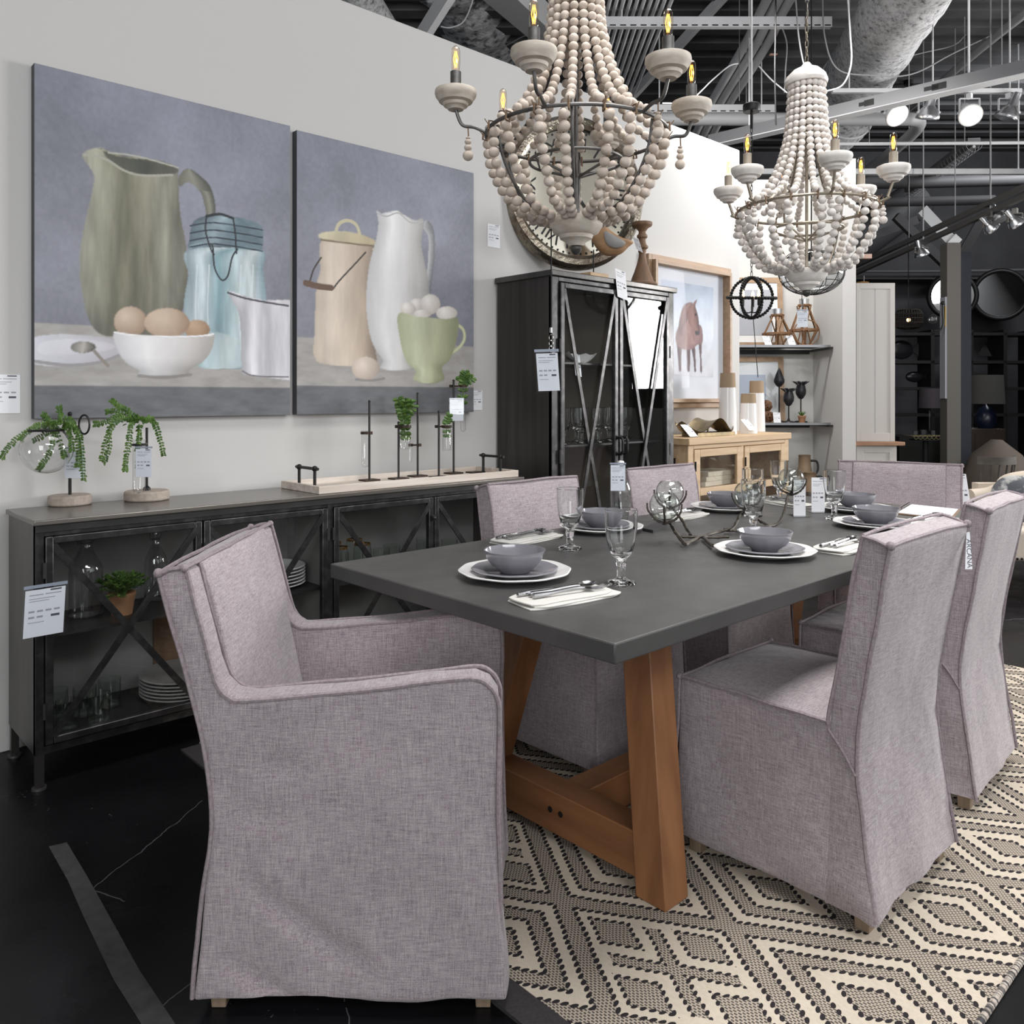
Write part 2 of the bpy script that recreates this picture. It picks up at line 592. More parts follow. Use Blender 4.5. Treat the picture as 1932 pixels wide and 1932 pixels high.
def rug_mat():                             # flat-woven kilim: a lattice of lozenges outlined with dark knots
    m, nt, b = newmat('woven_kilim')
    t = nt.nodes.new('ShaderNodeTexCoord')
    sx = nt.nodes.new('ShaderNodeSeparateXYZ')
    mp = nt.nodes.new('ShaderNodeMapping')
    mp.inputs['Location'].default_value = (1.55, 1.182, 0)      # from the middle of the rug to its corner
    nt.links.new(t.outputs['Object'], mp.inputs[0])
    wn = nt.nodes.new('ShaderNodeTexNoise')
    wn.inputs['Scale'].default_value = 14
    nt.links.new(mp.outputs[0], wn.inputs['Vector'])
    nt.links.new(mixc(nt, .012, mp.outputs[0], wn.outputs['Color']), sx.inputs[0])
    x, y = N(sx.outputs[0]), N(sx.outputs[1])
    a, bb = .212, .335
    u, v = (x - .28) / a, (y - .50) / bb   # cell centres at (2i,2j) and (2i+1,2j+1)
    def cell(u, v, ox, oy):
        cu = u - ((u - ox) / 2 + .5).floor() * 2 - ox
        cv = v - ((v - oy) / 2 + .5).floor() * 2 - oy
        return cu, cv
    u0, v0 = cell(u, v, 0, 0)
    u1, v1 = cell(u, v, 1, 1)
    L0 = u0.abs() + v0.abs()
    L1 = u1.abs() + v1.abs()
    first = L0 < L1
    def sel(f, p, q): return f * p + (1 - f) * q
    cu, cv = sel(first, u0, u1), sel(first, v0, v1)
    L = cu.abs() + cv.abs()
    # which lozenges hold a cross: every other one of the first set
    par = ((((u / 2 + .5).floor()) / 2).fract()) < .25
    isx = first * par
    G = 1 / math.hypot(1 / a, 1 / bb)      # metric of L in metres
    along = (cv * bb * math.hypot(1, a / bb) / .0185).fract() - .5
    s1, s2 = (cu + cv).abs(), (cu - cv).abs()
    qu, qv = cu.abs(), cv.abs()
    sd = ((qu - .5).abs() + qv).min(qu + (qv - .5).abs())
    ring = (L > .46) * (L < .68)
    cross = ((s1.min(s2)) < .085) * (L < .70)
    gA = ring.max(L < .235)
    gB = cross.max(sd < .225)
    grey = (L > .87).max(sel(isx, gB, gA))
    def dots(e, r=.0068):
        d = e * G
        k = along * .0185
        return (d * d + k * k) < r * r
    dl = dots(L - .87)
    dA = dots(L - .46).max(dots(L - .68)).max(dots(L - .235))
    dB = (dots(s1.min(s2) - .085, .006) * (L < .71)).max(dots(sd - .225, .006))
    knot = dl.max(sel(isx, dB, dA))
    wx = (x / .0062).fract()
    row = (y / .0105)
    wy = (row + ((x / .0062).floor() * .5).fract()).fract()
    wv = (wx > .42) * (wy > .35)
    fine = N(noise(nt, 420, (1, 1, 1), 2))
    cream = mixc(nt, noise(nt, 160, (1, .5, 1), 3), (.50, .43, .34), (.66, .59, .49))
    weave = mixc(nt, (wv * (.62 + fine * .5)).k, (.44, .38, .31), (.030, .027, .030))
    col = mixc(nt, grey.k, cream, weave)
    col = mixc(nt, knot.k, col, (.030, .026, .028))
    nt.links.new(col, b.inputs['Base Color'])
    b.inputs['Roughness'].default_value = .95
    b.inputs['Specular IOR Level'].default_value = .1
    bump(nt, b, (fine + knot * 1.5 + wv * grey * .5).k, .5, .003)
    return m


M['rug'] = rug_mat()
M['binding'] = mat('charcoal_binding', (.026, .023, .025), .95, col2=(.04, .036, .038), sc=200)


def whip_mat():
    m, nt, b = newmat('whipped_edge')
    f = noise(nt, 1, (150, 4, 4), 1)
    nt.links.new(ramp(nt, f, [(.45, (.05, .046, .048)), (.55, (.42, .37, .32))]), b.inputs['Base Color'])
    b.inputs['Roughness'].default_value = .95
    return m


M['whip'] = whip_mat()


def duct_mat():
    m, nt, b = newmat('sprayed_insulation')
    f = noise(nt, 24, (1, 1, 1), 7, .75)
    nt.links.new(ramp(nt, f, [(.36, (.12, .12, .125)), (.43, (.62, .62, .63)), (.56, (.93, .93, .94))]), b.inputs['Base Color'])
    b.inputs['Roughness'].default_value = .75
    bump(nt, b, f, .8, .03)
    return m


M['duct'] = duct_mat()


# ------------------------------------------------------------------ shell
def bd(r, d, z):                           # the hall's own axes lie diagonally to the partition wall
    return V((d * c_ + r * s_, d * s_ - r * c_, z))


def bdbox(mb, r0, r1, d0, d1, z0, z1):
    q = [bd(r0, d0, 0), bd(r1, d0, 0), bd(r1, d1, 0), bd(r0, d1, 0)]
    return mb.hexa([(p.x, p.y, z0) for p in q], [(p.x, p.y, z1) for p in q])


room('floor', MB().bx(-4, 17, -5, 14, -.1, 0), M['floor'], smooth=0)
mb = MB()
bdbox(mb, -14, 15, -6, 14.5, 5.0, 5.1)
k = -5.5
while k < 14.4:                            # ribs of the metal deck
    bdbox(mb, -14, 15, k, k + .17, 4.93, 5.0)
    k += .36
room('ceiling', mb, M['ceil'], smooth=0)
room('wall_left', MB().bx(-3.6, 5.456, 3.35, 3.47, 0, 3.106), M['wall'], bev=.004)
mb = MB()
bdbox(mb, .9, 2.66, 7.0, 7.1, 0, 3.106)
room('wall_recess', mb, M['wall_grey'], smooth=0)
mb = MB()
bdbox(mb, 2.56, 2.664, 6.38, 7.0, 0, 3.106)
room('wall_return', mb, [M['wall'], M['wall_grey']], smooth=0)
mb = MB()
bdbox(mb, -3, 12, 12.3, 12.4, 0, 5.0)
room('wall_far', mb, M['dark_wall'], smooth=0)
mb = MB()
bdbox(mb, 11, 11.1, 2.5, 12.3, 0, 5.0)
room('wall_right', mb, M['dark_wall'], smooth=0)
mb = MB()
bdbox(mb, 4.226, 4.36, 8.0, 8.13, 0, 2.76)
room('trim_post', mb, mat('taupe_post', (.085, .078, .068), .7), smooth=0)
mb = MB()
bdbox(mb, 4.633, 4.74, 8.5, 8.6, 0, 2.76)
room('wall_partition', mb, M['navy'], smooth=0)
# outer walls behind the viewer, open at the end window and the added fill
mb = MB().bx(-4, 10, -4.62, -4.5, 0, 1.0).bx(-4, 10, -4.62, -4.5, 3.7, 5.0).bx(-4, -.4, -4.62, -4.5, 1, 3.7).bx(5.6, 10, -4.62, -4.5, 1, 3.7)
room('wall_back', mb, M['wall'], smooth=0)
mb = MB().bx(9.9, 10, -4.5, 2.2, 0, 1.1).bx(9.9, 10, -4.5, 2.2, 3.25, 5).bx(9.9, 10, -4.5, -2.15, 1.1, 3.25).bx(9.9, 10, -.15, 2.2, 1.1, 3.25)
room('wall_end', mb, M['wall'], smooth=0)
mb = MB().bx(-3.7, -3.6, -4.5, 3.35, 0, 5)
room('wall_entry', mb, M['wall'], smooth=0)

# ------------------------------------------------------------------ rug and floor marks
rug = T('area_rug', 'cream and charcoal diamond patterned flatweave rug under the dining table', 'rug', (2.75, 1.748, 0))
B('pile_field', MB().bx(-1.55, 1.55, -1.182, 1.182, 0, .009), M['rug'], rug, smooth=0)
B('end_binding', MB().bx(-1.62, -1.55, -1.182, 1.182, 0, .008), M['binding'], rug, smooth=0, label='charcoal end binding')
for q in (-1.184, 1.184):
    B('whipped_edge', MB().tube([(-1.55, q, .006), (0, q, .006), (1.55, q, .006)], .0075, 8), M['whip'], rug, label='black and white whipped edge')
tm = mat('worn_grey_tape', (.022, .022, .023), .75, col2=(.05, .05, .05), sc=25, lo=.3, hi=.7)
a = [at_z(96, 1600, 0), at_z(232, 1932, 0), at_z(310, 1990, 0)]
mb = MB()
L1 = [at_z(x, y, 0) for x, y in ((92, 1598), (128, 1662), (160, 1735), (215, 1850), (262, 1925), (300, 1990))]
L2 = [at_z(x, y, 0) for x, y in ((126, 1590), (165, 1655), (215, 1745), (262, 1830), (330, 1932), (372, 1990))]
n = len(L1)
mb.add([(p.x, p.y, .0002) for p in L1] + [(p.x, p.y, .0002) for p in L2] + [(p.x, p.y, .0016) for p in L1] + [(p.x, p.y, .0016) for p in L2],
       [q for i in range(n - 1) for q in ((2 * n + i, 2 * n + i + 1, 3 * n + i + 1, 3 * n + i), (i, i + 1, 2 * n + i + 1, 2 * n + i), (n + i, n + i + 1, 3 * n + i + 1, 3 * n + i))])
S('floor_tape', mb, tm, 'worn strip of grey tape stuck to the black floor in the lower left corner', 'tape', smooth=0)
# ------------------------------------------------------------------ dining table
from mathutils import noise as MN
tbl = T('dining_table', 'long dining table with dark metal top on splayed brown wooden trestle legs', 'table', (2.555, 1.59, 0))
B('tabletop', MB().bx(1.257, 3.85, 1.05, 2.13, .722, .765), M['top'], tbl, w=True, bev=.004)
wl = mat('acacia_leg', (.30, .135, .055), .45, col2=(.19, .08, .032), sc=7, st=(2.5, 2.5, .35), lo=.3, hi=.7, bmp=.05)
for sx in (1, -1):
    for sy in (1, -1):
        def q(x, y, z): return (2.59 + sx * (x - 2.59), 1.59 + sy * (y - 1.59), z)
        fo, to = (1.623, 1.198), (1.738, 1.345)
        w, dd = .094, .092
        bq = [q(fo[0], fo[1], .0095), q(fo[0] + w, fo[1], .0095), q(fo[0] + w, fo[1] + dd, .0095), q(fo[0], fo[1] + dd, .0095)]
        tq = [q(to[0], to[1], .722), q(to[0] + w, to[1], .722), q(to[0] + w, to[1] + dd, .722), q(to[0], to[1] + dd, .722)]
        if sx * sy < 0: bq, tq = bq[::-1], tq[::-1]
        B('leg', MB().hexa(bq, tq), M['table_wood'], tbl, w=True, bev=.003)
    x0 = 2.59 + sx * (1.652 - 2.59)
    rail = B('cross_rail', MB().bx(min(x0, x0 + sx * .088), max(x0, x0 + sx * .088), 1.285, 1.895, .035, .150), M['table_wood_h'], tbl, w=True, bev=.003)
    for yy in (1.615, 1.575):
        B('bolt_hole', MB().tube([(x0 + sx * .004, yy, .098), (x0 - sx * .001, yy, .098)], .0085, 14), M['black'], rail, w=True, label='dark round bolt hole')
    B('top_cleat', MB().bx(1.74 if sx > 0 else 3.35, 1.83 if sx > 0 else 3.44, 1.32, 1.86, .66, .722), M['table_wood_h'], tbl, w=True, bev=.003)
B('long_stretcher', MB().bx(1.73, 3.45, 1.547, 1.633, .045, .148), mat('acacia_stretcher', (.30, .135, .055), .45, col2=(.19, .08, .032), sc=7, st=(.35, 2.5, 2.5), lo=.3, hi=.7, bmp=.05), tbl, w=True, bev=.003)


# ------------------------------------------------------------------ slip-covered chairs
def cloth(mb, bev, step, fn, name, m, parent, smooth=60, bands=2):
    me = bpy.data.meshes.new('t')
    me.from_pydata([tuple(p) for p in mb.v], [], mb.f)
    bm = bmesh.new()
    bm.from_mesh(me)
    bmesh.ops.remove_doubles(bm, verts=bm.verts, dist=1e-5)
    bmesh.ops.recalc_face_normals(bm, faces=bm.faces)
    if bev:
        es = [e for e in bm.edges if len(e.link_faces) == 2 and e.calc_face_angle(0) > .6]
        bmesh.ops.bevel(bm, geom=es, offset=bev, segments=bands, profile=.6, affect='EDGES', clamp_overlap=True)
    for ax in range(3):
        lo = min(v.co[ax] for v in bm.verts)
        hi = max(v.co[ax] for v in bm.verts)
        k = max(1, int((hi - lo) / step))
        for i in range(1, k):
            no = [0, 0, 0]
            no[ax] = 1
            co = [0, 0, 0]
            co[ax] = lo + (hi - lo) * i / k
            bmesh.ops.bisect_plane(bm, geom=bm.verts[:] + bm.edges[:] + bm.faces[:], plane_co=co, plane_no=no, dist=1e-5)
    bm.normal_update()
    mv = [(v, fn(v.co.copy(), v.normal.copy())) for v in bm.verts]
    for v, p in mv: v.co = p
    bm.to_mesh(me)
    bm.free()
    me.name = name
    me.materials.append(m)
    me.polygons.foreach_set('use_smooth', [True] * len(me.polygons))
    me.set_sharp_from_angle(angle=R(smooth))
    o = bpy.data.objects.new(name, me)
    COL.objects.link(o)
    o.parent = parent
    WM[o.name] = WM[parent.name]
    return o


def yzprism(mb, poly, x0, x1):             # polygon in (y,z) extruded along x
    n = len(poly)
    return mb.add([(x0, y, z) for y, z in poly] + [(x1, y, z) for y, z in poly],
                  [tuple(range(n)), tuple(range(2 * n - 1, n - 1, -1))] + [(i, n + i, n + (i + 1) % n, (i + 1) % n) for i in range(n)])


def fold(p, amp, seed=0, f=7):
    a = MN.noise(V((p.x * f + seed, p.y * f, p.z * f * .6)))
    b = MN.noise(V((p.x * 2.2 * f + seed, p.y * 2.2 * f, p.z * 1.1 * f + 5)))
    return amp * (a + .4 * b)


def dining_chair(seed, label):
    t = T('dining_chair', label, 'chair', (0, 0, 0), 0, 'slipcovered dining chairs around the table')

    def flare(p, n):                        # the skirt widens towards its hem
        k = max(0, (.46 - p.z) / .42)
        q = p.copy()
        q.x *= 1 + .055 * k * k
        if p.z < .46 and p.y > 0: q.y += .012 * k
        am = .0035 + .010 * k
        if abs(n.z) < .7: q += n * fold(p, am, seed)
        else: q += n * fold(p, .003, seed)
        return q

    def seatf(p, n):
        q = flare(p, n)
        if p.z > .47: q.z += .022 * max(0, 1 - (p.x / .25) ** 2) * max(0, 1 - ((p.y - .05) / .24) ** 2)
        return q
    back = [(-.275, .052), (-.25, .22), (-.226, .40), (-.236, .52), (-.262, .67), (-.308, .905), (-.302, .918), (-.246, .932), (-.238, .925), (-.205, .74), (-.166, .50), (-.160, .44), (-.160, .052)]
    cloth(yzprism(MB(), back, -.243, .243), .008, .055, flare, 'backrest', M['linen'], t)
    seat = [(-.17, .052), (.268, .052), (.268, .478), (-.17, .478)]
    cloth(yzprism(MB(), seat, -.243, .243), .010, .055, seatf, 'seat', M['linen'], t)
    mb = MB()
    def wob(pts, k=8, r=.0048):
        P = spline(pts, k)
        P = [p + V((MN.noise(p * 9 + V((seed, 0, 0))), MN.noise(p * 9 + V((0, seed, 3))), MN.noise(p * 9 + V((5, 0, seed))))) * .004 for p in P]
        mb.tube(P, r, 6)
    for sx in (-1, 1):
        x = sx * .244
        wob([(x, -.160, .47), (x, -.166, .52), (x, -.205, .74), (x, -.242, .93), ])
        wob([(sx * .257, -.276, .055), (sx * .248, -.252, .22), (x, -.228, .40), (x, -.238, .52), (x, -.264, .67), (x, -.306, .912)])
        wob([(x, -.16, .478), (x, .05, .481), (x, .268, .480)])
        wob([(x, -.242, .932), (x, -.275, .926), (x, -.306, .914)], 4)
        wob([(x, .268, .478), (sx * .249, .272, .30), (sx * .258, .28, .06)], r=.004)
        mb.ball((x, -.306, .916), .011, 8, 6)
        mb.ball((x, .268, .482), .009, 8, 6)
        wob([(sx * .246, -.160, .462), (sx * .248, -.200, .415), (sx * .249, -.228, .375)], 4, .003)
    wob([(-.244, -.243, .934), (0, -.240, .937), (.244, -.243, .934)])
    wob([(-.244, -.306, .914), (0, -.304, .918), (.244, -.306, .914)])
    wob([(-.244, .268, .480), (0, .271, .484), (.244, .268, .480)])
    B('piping', mb, M['piping'], t)
    for sx in (-1, 1):
        for y in (-.235, .225):
            mb = MB().hexa([(sx * .215 - .017, y - .017, .0095), (sx * .215 + .017, y - .017, .0095), (sx * .215 + .017, y + .017, .0095), (sx * .215 - .017, y + .017, .0095)],
                           [(sx * .215 - .022, y - .022, .12), (sx * .215 + .022, y - .022, .12), (sx * .215 + .022, y + .022, .12), (sx * .215 - .022, y + .022, .12)])
            B('leg', mb, M['leg_wood'], t, bev=.002)
    return t


def place(t, x, y, rz):
    t.location = (x, y, 0)
    t.rotation_euler = (0, 0, rz)
    WM[t.name] = Matrix.Translation((x, y, 0)) @ Matrix.Rotation(rz, 4, 'Z')


place(dining_chair(1, 'mauve grey slipcovered chair nearest on the right, paper brand tag on its back'), 2.135, 1.082, 0)
place(dining_chair(4, 'mauve grey slipcovered chair on the right, half hidden behind the tagged chair'), 2.91, 1.14, R(4))
place(dining_chair(9, 'mauve grey slipcovered chair across the table, in front of the low glass-door sideboard'), 2.235, 2.02, R(181))
place(dining_chair(13, 'mauve grey slipcovered chair across the table, in front of the tall dark cabinet'), 3.10, 2.07, R(179))


def arm_chair(seed, label, lz):
    t = T('armchair', label, 'chair', (0, 0, 0), 0, 'slipcovered armchairs at the table ends')

    def fl(p, n):
        k = max(0, (.5 - p.z) / .46)
        q = p.copy()
        q.x *= 1 + .02 * k
        q.y += (.018 if p.y > 0 else -.01) * k * k
        am = .003 + .008 * k
        if p.z < .6: q += n * fold(p, am, seed, 6)
        else: q += n * fold(p, .0025, seed)
        if abs(n.x) > .7 and p.z < .6:      # long slanting drag folds on the side panel
            for (y0, z0, sl, ln, a) in ((-.24, .30, -.75, .30, .012), (-.27, .13, -.6, .22, .010), (-.20, .50, .05, .14, .006), (-.24, .40, .05, .12, .007)):
                e = (p.z - z0) - sl * (p.y - y0)
                g = math.exp(-(e / .022) ** 2) * max(0, 1 - ((p.y - y0 - ln / 2) / (ln / 2)) ** 2)
                q += n * (-a * g)
        return q
    side = [(-.300, .035), (-.292, .20), (-.274, .38), (-.286, .52), (-.318, .66), (-.352, .78), (-.386, .885), (-.376, .897), (-.334, .903), (-.326, .895), (-.302, .80), (-.278, .71), (-.262, .668), (-.238, .645), (-.20, .640), (0, .655), (.18, .676), (.255, .682), (.285, .670), (.302, .645), (.306, .60), (.302, .035)]
    for sx in (-1, 1):
        x = sx * .258
        o = cloth(yzprism(MB(), side, x - .037, x + .037), .010, .02, fl, 'arm', M['linen'], t)
    back = [(-.300, .035), (-.292, .20), (-.274, .38), (-.286, .52), (-.318, .66), (-.352, .78), (-.387, .887), (-.376, .90), (-.330, .908), (-.318, .898), (-.290, .80), (-.255, .66), (-.222, .50), (-.215, .40), (-.215, .035)]
    cloth(yzprism(MB(), back, -.222, .222), .006, .055, fl, 'backrest', M['linen'], t)
    seat = [(-.22, .035), (.296, .035), (.296, .47), (.27, .485), (-.22, .475)]
    cloth(yzprism(MB(), seat, -.222, .222), .012, .06, fl, 'seat', M['linen'], t)
    mb = MB()
    def wob(pts, k=6, r=.0048):
        P = spline(pts, k)
        mb.tube([p + V((MN.noise(p * 9), MN.noise(p * 9 + V((7, 0, 3))), MN.noise(p * 9 + V((5, 0, seed))))) * .0035 for p in P], r, 6)
    for sx in (-1, 1):
        for x in (sx * .2955, sx * .2205):
            wob([(x, y, z) for y, z in side[7:]][1:20] if False else [(x, y, z) for y, z in side[8:21]] + [(x, .305, .40), (x, .313, .04)], 4)
        x = sx * .2955
        wob([(sx * .301, -.312, .04), (sx * .299, -.300, .20), (x, -.276, .38), (x, -.288, .52), (x, -.320, .66), (x, -.354, .78), (x, -.384, .893)], 4)
        wob([(x, -.386, .892), (x, -.36, .903), (x, -.332, .905)], 4)
        mb.ball((x, -.384, .896), .010, 8, 6)
        mb.ball((x, -.331, .906), .009, 8, 6)
    wob([(-.295, -.384, .896), (0, -.384, .902), (.295, -.384, .896)])
    wob([(-.295, -.331, .906), (0, -.327, .910), (.295, -.331, .906)])
    B('piping', mb, M['piping'], t)
    for sx in (-1, 1):
        for y in (-.27, .272):
            B('leg', MB().hexa([(sx * .258 - .015, y - .015, lz(sx, y)), (sx * .258 + .015, y - .015, lz(sx, y)), (sx * .258 + .015, y + .015, lz(sx, y)), (sx * .258 - .015, y + .015, lz(sx, y))],
                               [(sx * .258 - .02, y - .02, .10), (sx * .258 + .02, y - .02, .10), (sx * .258 + .02, y + .02, .10), (sx * .258 - .02, y + .02, .10)]), M['leg_wood'], t, bev=.002)
    return t


ac = arm_chair(3, 'mauve grey slipcovered armchair in the left foreground, turned sideways at the near table end', lambda sx, y: .0095 if (sx < 0 and y > 0) else .0005)
place(ac, 1.095, 1.66, R(-133))
ac2 = arm_chair(6, 'mauve grey slipcovered armchair at the far end of the table', lambda sx, y: .0095 if y > 0 else .0005)
place(ac2, 4.16, 1.70, R(90 + 17))

# paper tag tied to the nearest chair
tg = T('chair_tag', 'narrow white brand tag hanging from the corner of the nearest right-hand chair', 'tag', (2.40, .765, .74))
P0 = at_d(1825, 998, 2.19)
P1 = at_d(1828, 1074, 2.17)
rt = V((s_, -c_, 0))
dn = (P1 - P0).normalized()
mb = MB()
nn = rt.cross(dn).normalized() * .0006
a, b_, c0, d0 = P0 + rt * -.003 + dn * .008, P0 + rt * .006 + dn * .008, P1 + rt * .009, P1 - rt * .010
mb.hexa([a - nn, b_ - nn, c0 - nn, d0 - nn], [a + nn, b_ + nn, c0 + nn, d0 + nn])
B('card', mb, M['paper'], tg, w=True, smooth=0)
B('string', MB().tube(spline([P0 + V((-.005, 0, .012)), P0 + V((.002, 0, .004)), P0 + dn * .012]), .0009, 6), M['napkin'], tg, w=True)


def lettering(txt, size, parent, org, right, up, m, name='lettering'):
    cu = bpy.data.curves.new('txt', 'FONT')
    cu.body, cu.size, cu.extrude = txt, size, .0002
    o = bpy.data.objects.new('txt', cu)
    COL.objects.link(o)
    bpy.context.view_layer.update()
    me = bpy.data.meshes.new_from_object(o.evaluated_get(bpy.context.evaluated_depsgraph_get()))
    bpy.data.objects.remove(o)
    right, up = V(right).normalized(), V(up).normalized()
    nz = right.cross(up)
    inv = WM[parent.name].inverted()
    for v in me.vertices: v.co = inv @ (V(org) + right * v.co.x + up * v.co.y + nz * (v.co.z + .001))
    me.name = name
    me.materials.clear()
    me.materials.append(m)
    q = bpy.data.objects.new(name, me)
    COL.objects.link(q)
    q.parent = parent
    WM[q.name] = WM[parent.name]
    return q


lettering('ARCANA', .0185, tg, P0 + dn * .026 - rt * .004, dn, rt, M['ink_dark'])

# ------------------------------------------------------------------ place settings
Z0 = .765


def plate_prof(r, h, t=.004, lip=.25):
    return [(0, .003), (r * .50, .003), (r * .58, 0), (r * .66, .002), (r * .74, h * .45), (r, h), (r + .001, h + t * .6), (r - .002, h + t), (r * .74, h * .45 + t), (r * .66, .006), (0, .006)]


charger = S('charger_plate', MB().lathe(plate_prof(.152, .017), 72, wob=.012, k=10), M['china'], 'x', 'plate')
salad = S('salad_plate', MB().lathe(plate_prof(.117, .015), 72, wob=.012, k=10), M['grey_china'], 'x', 'plate')
bowl = S('soup_bowl', MB().lathe([(0, .004), (.030, .004), (.034, 0), (.040, .001), (.044, .006), (.062, .018), (.075, .036), (.083, .056), (.0835, .060), (.080, .060), (.072, .039), (.058, .022), (.038, .011), (0, .009)], 72, wob=.012, k=10), M['grey_china'], 'x', 'bowl')
goblet = S('water_goblet', MB().lathe([(0, .004), (.020, .004), (.037, .0), (.039, .003), (.036, .008), (.020, .012), (.0115, .018), (.0105, .030), (.0125, .050), (.015, .058), (.012, .062), (.018, .070), (.028, .078), (.029, .082), (.031, .090), (.038, .115), (.0425, .150), (.043, .195),
                                         (.0415, .196), (.041, .150), (.0365, .116), (.029, .092), (.020, .082), (0, .078)], 32, wob=.0, k=10), M['glass'], 'x', 'glass')


def napkin_mb():
    mb = MB()
    for dx, dy, z, sx, sy in ((0, 0, 0, .135, .064), (.004, -.004, .0045, .130, .060), (-.006, .002, .009, .128, .056)):
        P = []
        for k in range(48):
            a = 2 * pi * k / 48
            x = max(-1, min(1, 1.28 * math.cos(a)))
            y = max(-1, min(1, 1.28 * math.sin(a)))
            P.append((dx + sx * x + .003 * math.sin(3 * a + z * 900), dy + sy * y + .003 * math.sin(5 * a + z * 500)))
        mb.prism(P, z, z + .0042)
    return mb


napkin = S('folded_napkin', napkin_mb(), M['napkin'], 'x', 'napkin', bev=.0015)


def knife_mb():
    mb = MB()
    mb.tube(spline([(-.105, 0, .004), (-.06, 0, .0045), (0, 0, .004)], 4), [.005, .006, .0065, .0068, .0066, .006, .0055, .005, .004], 8)
    mb.prism([(0, -.004), (.03, -.006), (.085, -.007), (.108, -.001), (.112, .004), (0, .004)], .003, .0046)
    return mb


def spoon_mb():
    mb = MB()
    mb.tube(spline([(-.10, 0, .003), (-.05, 0, .004), (.02, 0, .007), (.055, 0, .005)], 4), [.0072, .0072, .0068, .006, .0052, .0046, .0042, .004, .004, .004, .004, .004, .0045], 8)
    vs, fs = [], []
    for i in range(7):
        for j in range(16):
            a = 2 * pi * j / 16
            q = i / 6
            vs.append((.075 + .026 * q * math.cos(a), .018 * q * math.sin(a), .0015 + .008 * q * q))
    for i in range(6):
        for j in range(16): fs.append((i * 16 + j, i * 16 + (j + 1) % 16, i * 16 + 16 + (j + 1) % 16, i * 16 + 16 + j))
    mb.add(vs, fs)
    mb.add([(x, y, z - .0016) for x, y, z in vs], [f[::-1] for f in fs])
    return mb


def fork_mb():
    mb = MB()
    mb.tube(spline([(-.10, 0, .003), (-.05, 0, .004), (.015, 0, .008), (.045, 0, .006)], 4), [.0072, .0072, .0068, .006, .0052, .0046, .0042, .004, .004, .004, .004, .004, .0045], 8)
    mb.add([(.042, -.004, .0062), (.056, -.0125, .004), (.072, -.0125, .003), (.072, .0125, .003), (.056, .0125, .004), (.042, .004, .0062)] + [(.042, -.004, .0046), (.056, -.0125, .0024), (.072, -.0125, .0014), (.072, .0125, .0014), (.056, .0125, .0024), (.042, .004, .0046)],
           [(0, 1, 2, 3, 4, 5), (11, 10, 9, 8, 7, 6)] + [(i, i + 6, (i + 1) % 6 + 6, (i + 1) % 6) for i in range(6)])
    for y in (-.0108, -.0036, .0036, .0108):
        mb.tube(spline([(.070, y, .0022), (.09, y, .0015), (.112, y, .006)], 4), [.0017] * 5 + [.0014, .0012, .001, .0006], 6)
    return mb


knife = S('table_knife', knife_mb(), M['cutlery'], 'x', 'knife')
spoon = S('table_spoon', spoon_mb(), M['cutlery'], 'x', 'spoon')
fork = S('table_fork', fork_mb(), M['cutlery'], 'x', 'fork')
for o in (charger, salad, bowl, goblet, napkin, knife, spoon, fork): o['_first'] = 1

PL = [  # place, plate xy, goblet xy, napkin xy, napkin angle
    ('at the near table end', (1.535, 1.635), (1.672, 1.376), (1.452, 1.372), -8),
    ('in front of the tagged near chair', (2.318, 1.335), (2.605, 1.545), (2.60, 1.213), 3),
    ('in front of the farther right-hand chair', (3.12, 1.335), (3.19, 1.53), (3.40, 1.24), 0),
    ('by the chair facing the low sideboard', (2.30, 1.985), (1.935, 1.803), (1.955, 2.025), 5),
    ('by the chair facing the tall cabinet', (3.12, 1.98), (3.03, 1.80), (2.79, 1.985), 4),
    ('at the far table end', (3.50, 1.585), (3.50, 1.94), (3.47, 1.885), 72),
]


def first(o, loc, rz, label, group):
    if o.get('_first'):
        del o['_first']
        q = o
        q.location = loc
        q.rotation_euler = (0, 0, rz)
    else: q = dup(o, loc, rz)
    q['label'], q['group'] = label, group
    WM[q.name] = Matrix.Translation(V(loc)) @ Matrix.Rotation(rz, 4, 'Z')
    return q


for k, (where, p, g, nk, an) in enumerate(PL):
    an = R(an)
    first(charger, (*p, Z0), .2 * k, 'white scalloped dinner plate under a grey plate, ' + where, 'white dinner plates')
    first(salad, (*p, Z0 + .0065), .3 * k, 'grey glazed scalloped plate on a white plate, ' + where, 'grey side plates')
    first(bowl, (*p, Z0 + .013), .1 * k, 'grey glazed bowl on top of two plates, ' + where, 'grey bowls')
    first(goblet, (*g, Z0), 0, 'clear stemmed water goblet ' + where, 'water goblets')
    first(napkin, (*nk, Z0), an, 'folded white napkin holding cutlery ' + where, 'white napkins')
    c, s = math.cos(an), math.sin(an)
    for o, nm, dx, dy, rr in ((knife, 'steel table knife', -.01, .030, .02), (spoon, 'steel spoon', .005, .008, -.03), (fork, 'steel fork', .008, -.016, -.08)):
        first(o, (nk[0] + c * dx - s * dy, nk[1] + s * dx + c * dy, Z0 + .0134), an + rr, nm + ' lying on the napkin ' + where, 'cutlery on the napkins')

# ------------------------------------------------------------------ things along the middle of the table
cp = T('branch_candleholder', 'dark twig shaped metal candleholder with four clear glass globes along the table middle', 'candleholder', (2.55, 1.60, Z0))
G = [at_d(1254, 953, 2.73), at_d(1264, 928, 3.00), at_d(1411, 932, 3.05), at_d(1493, 904, 3.28)]


def tz(x, y, z=.777): return at_z(x, y, z)


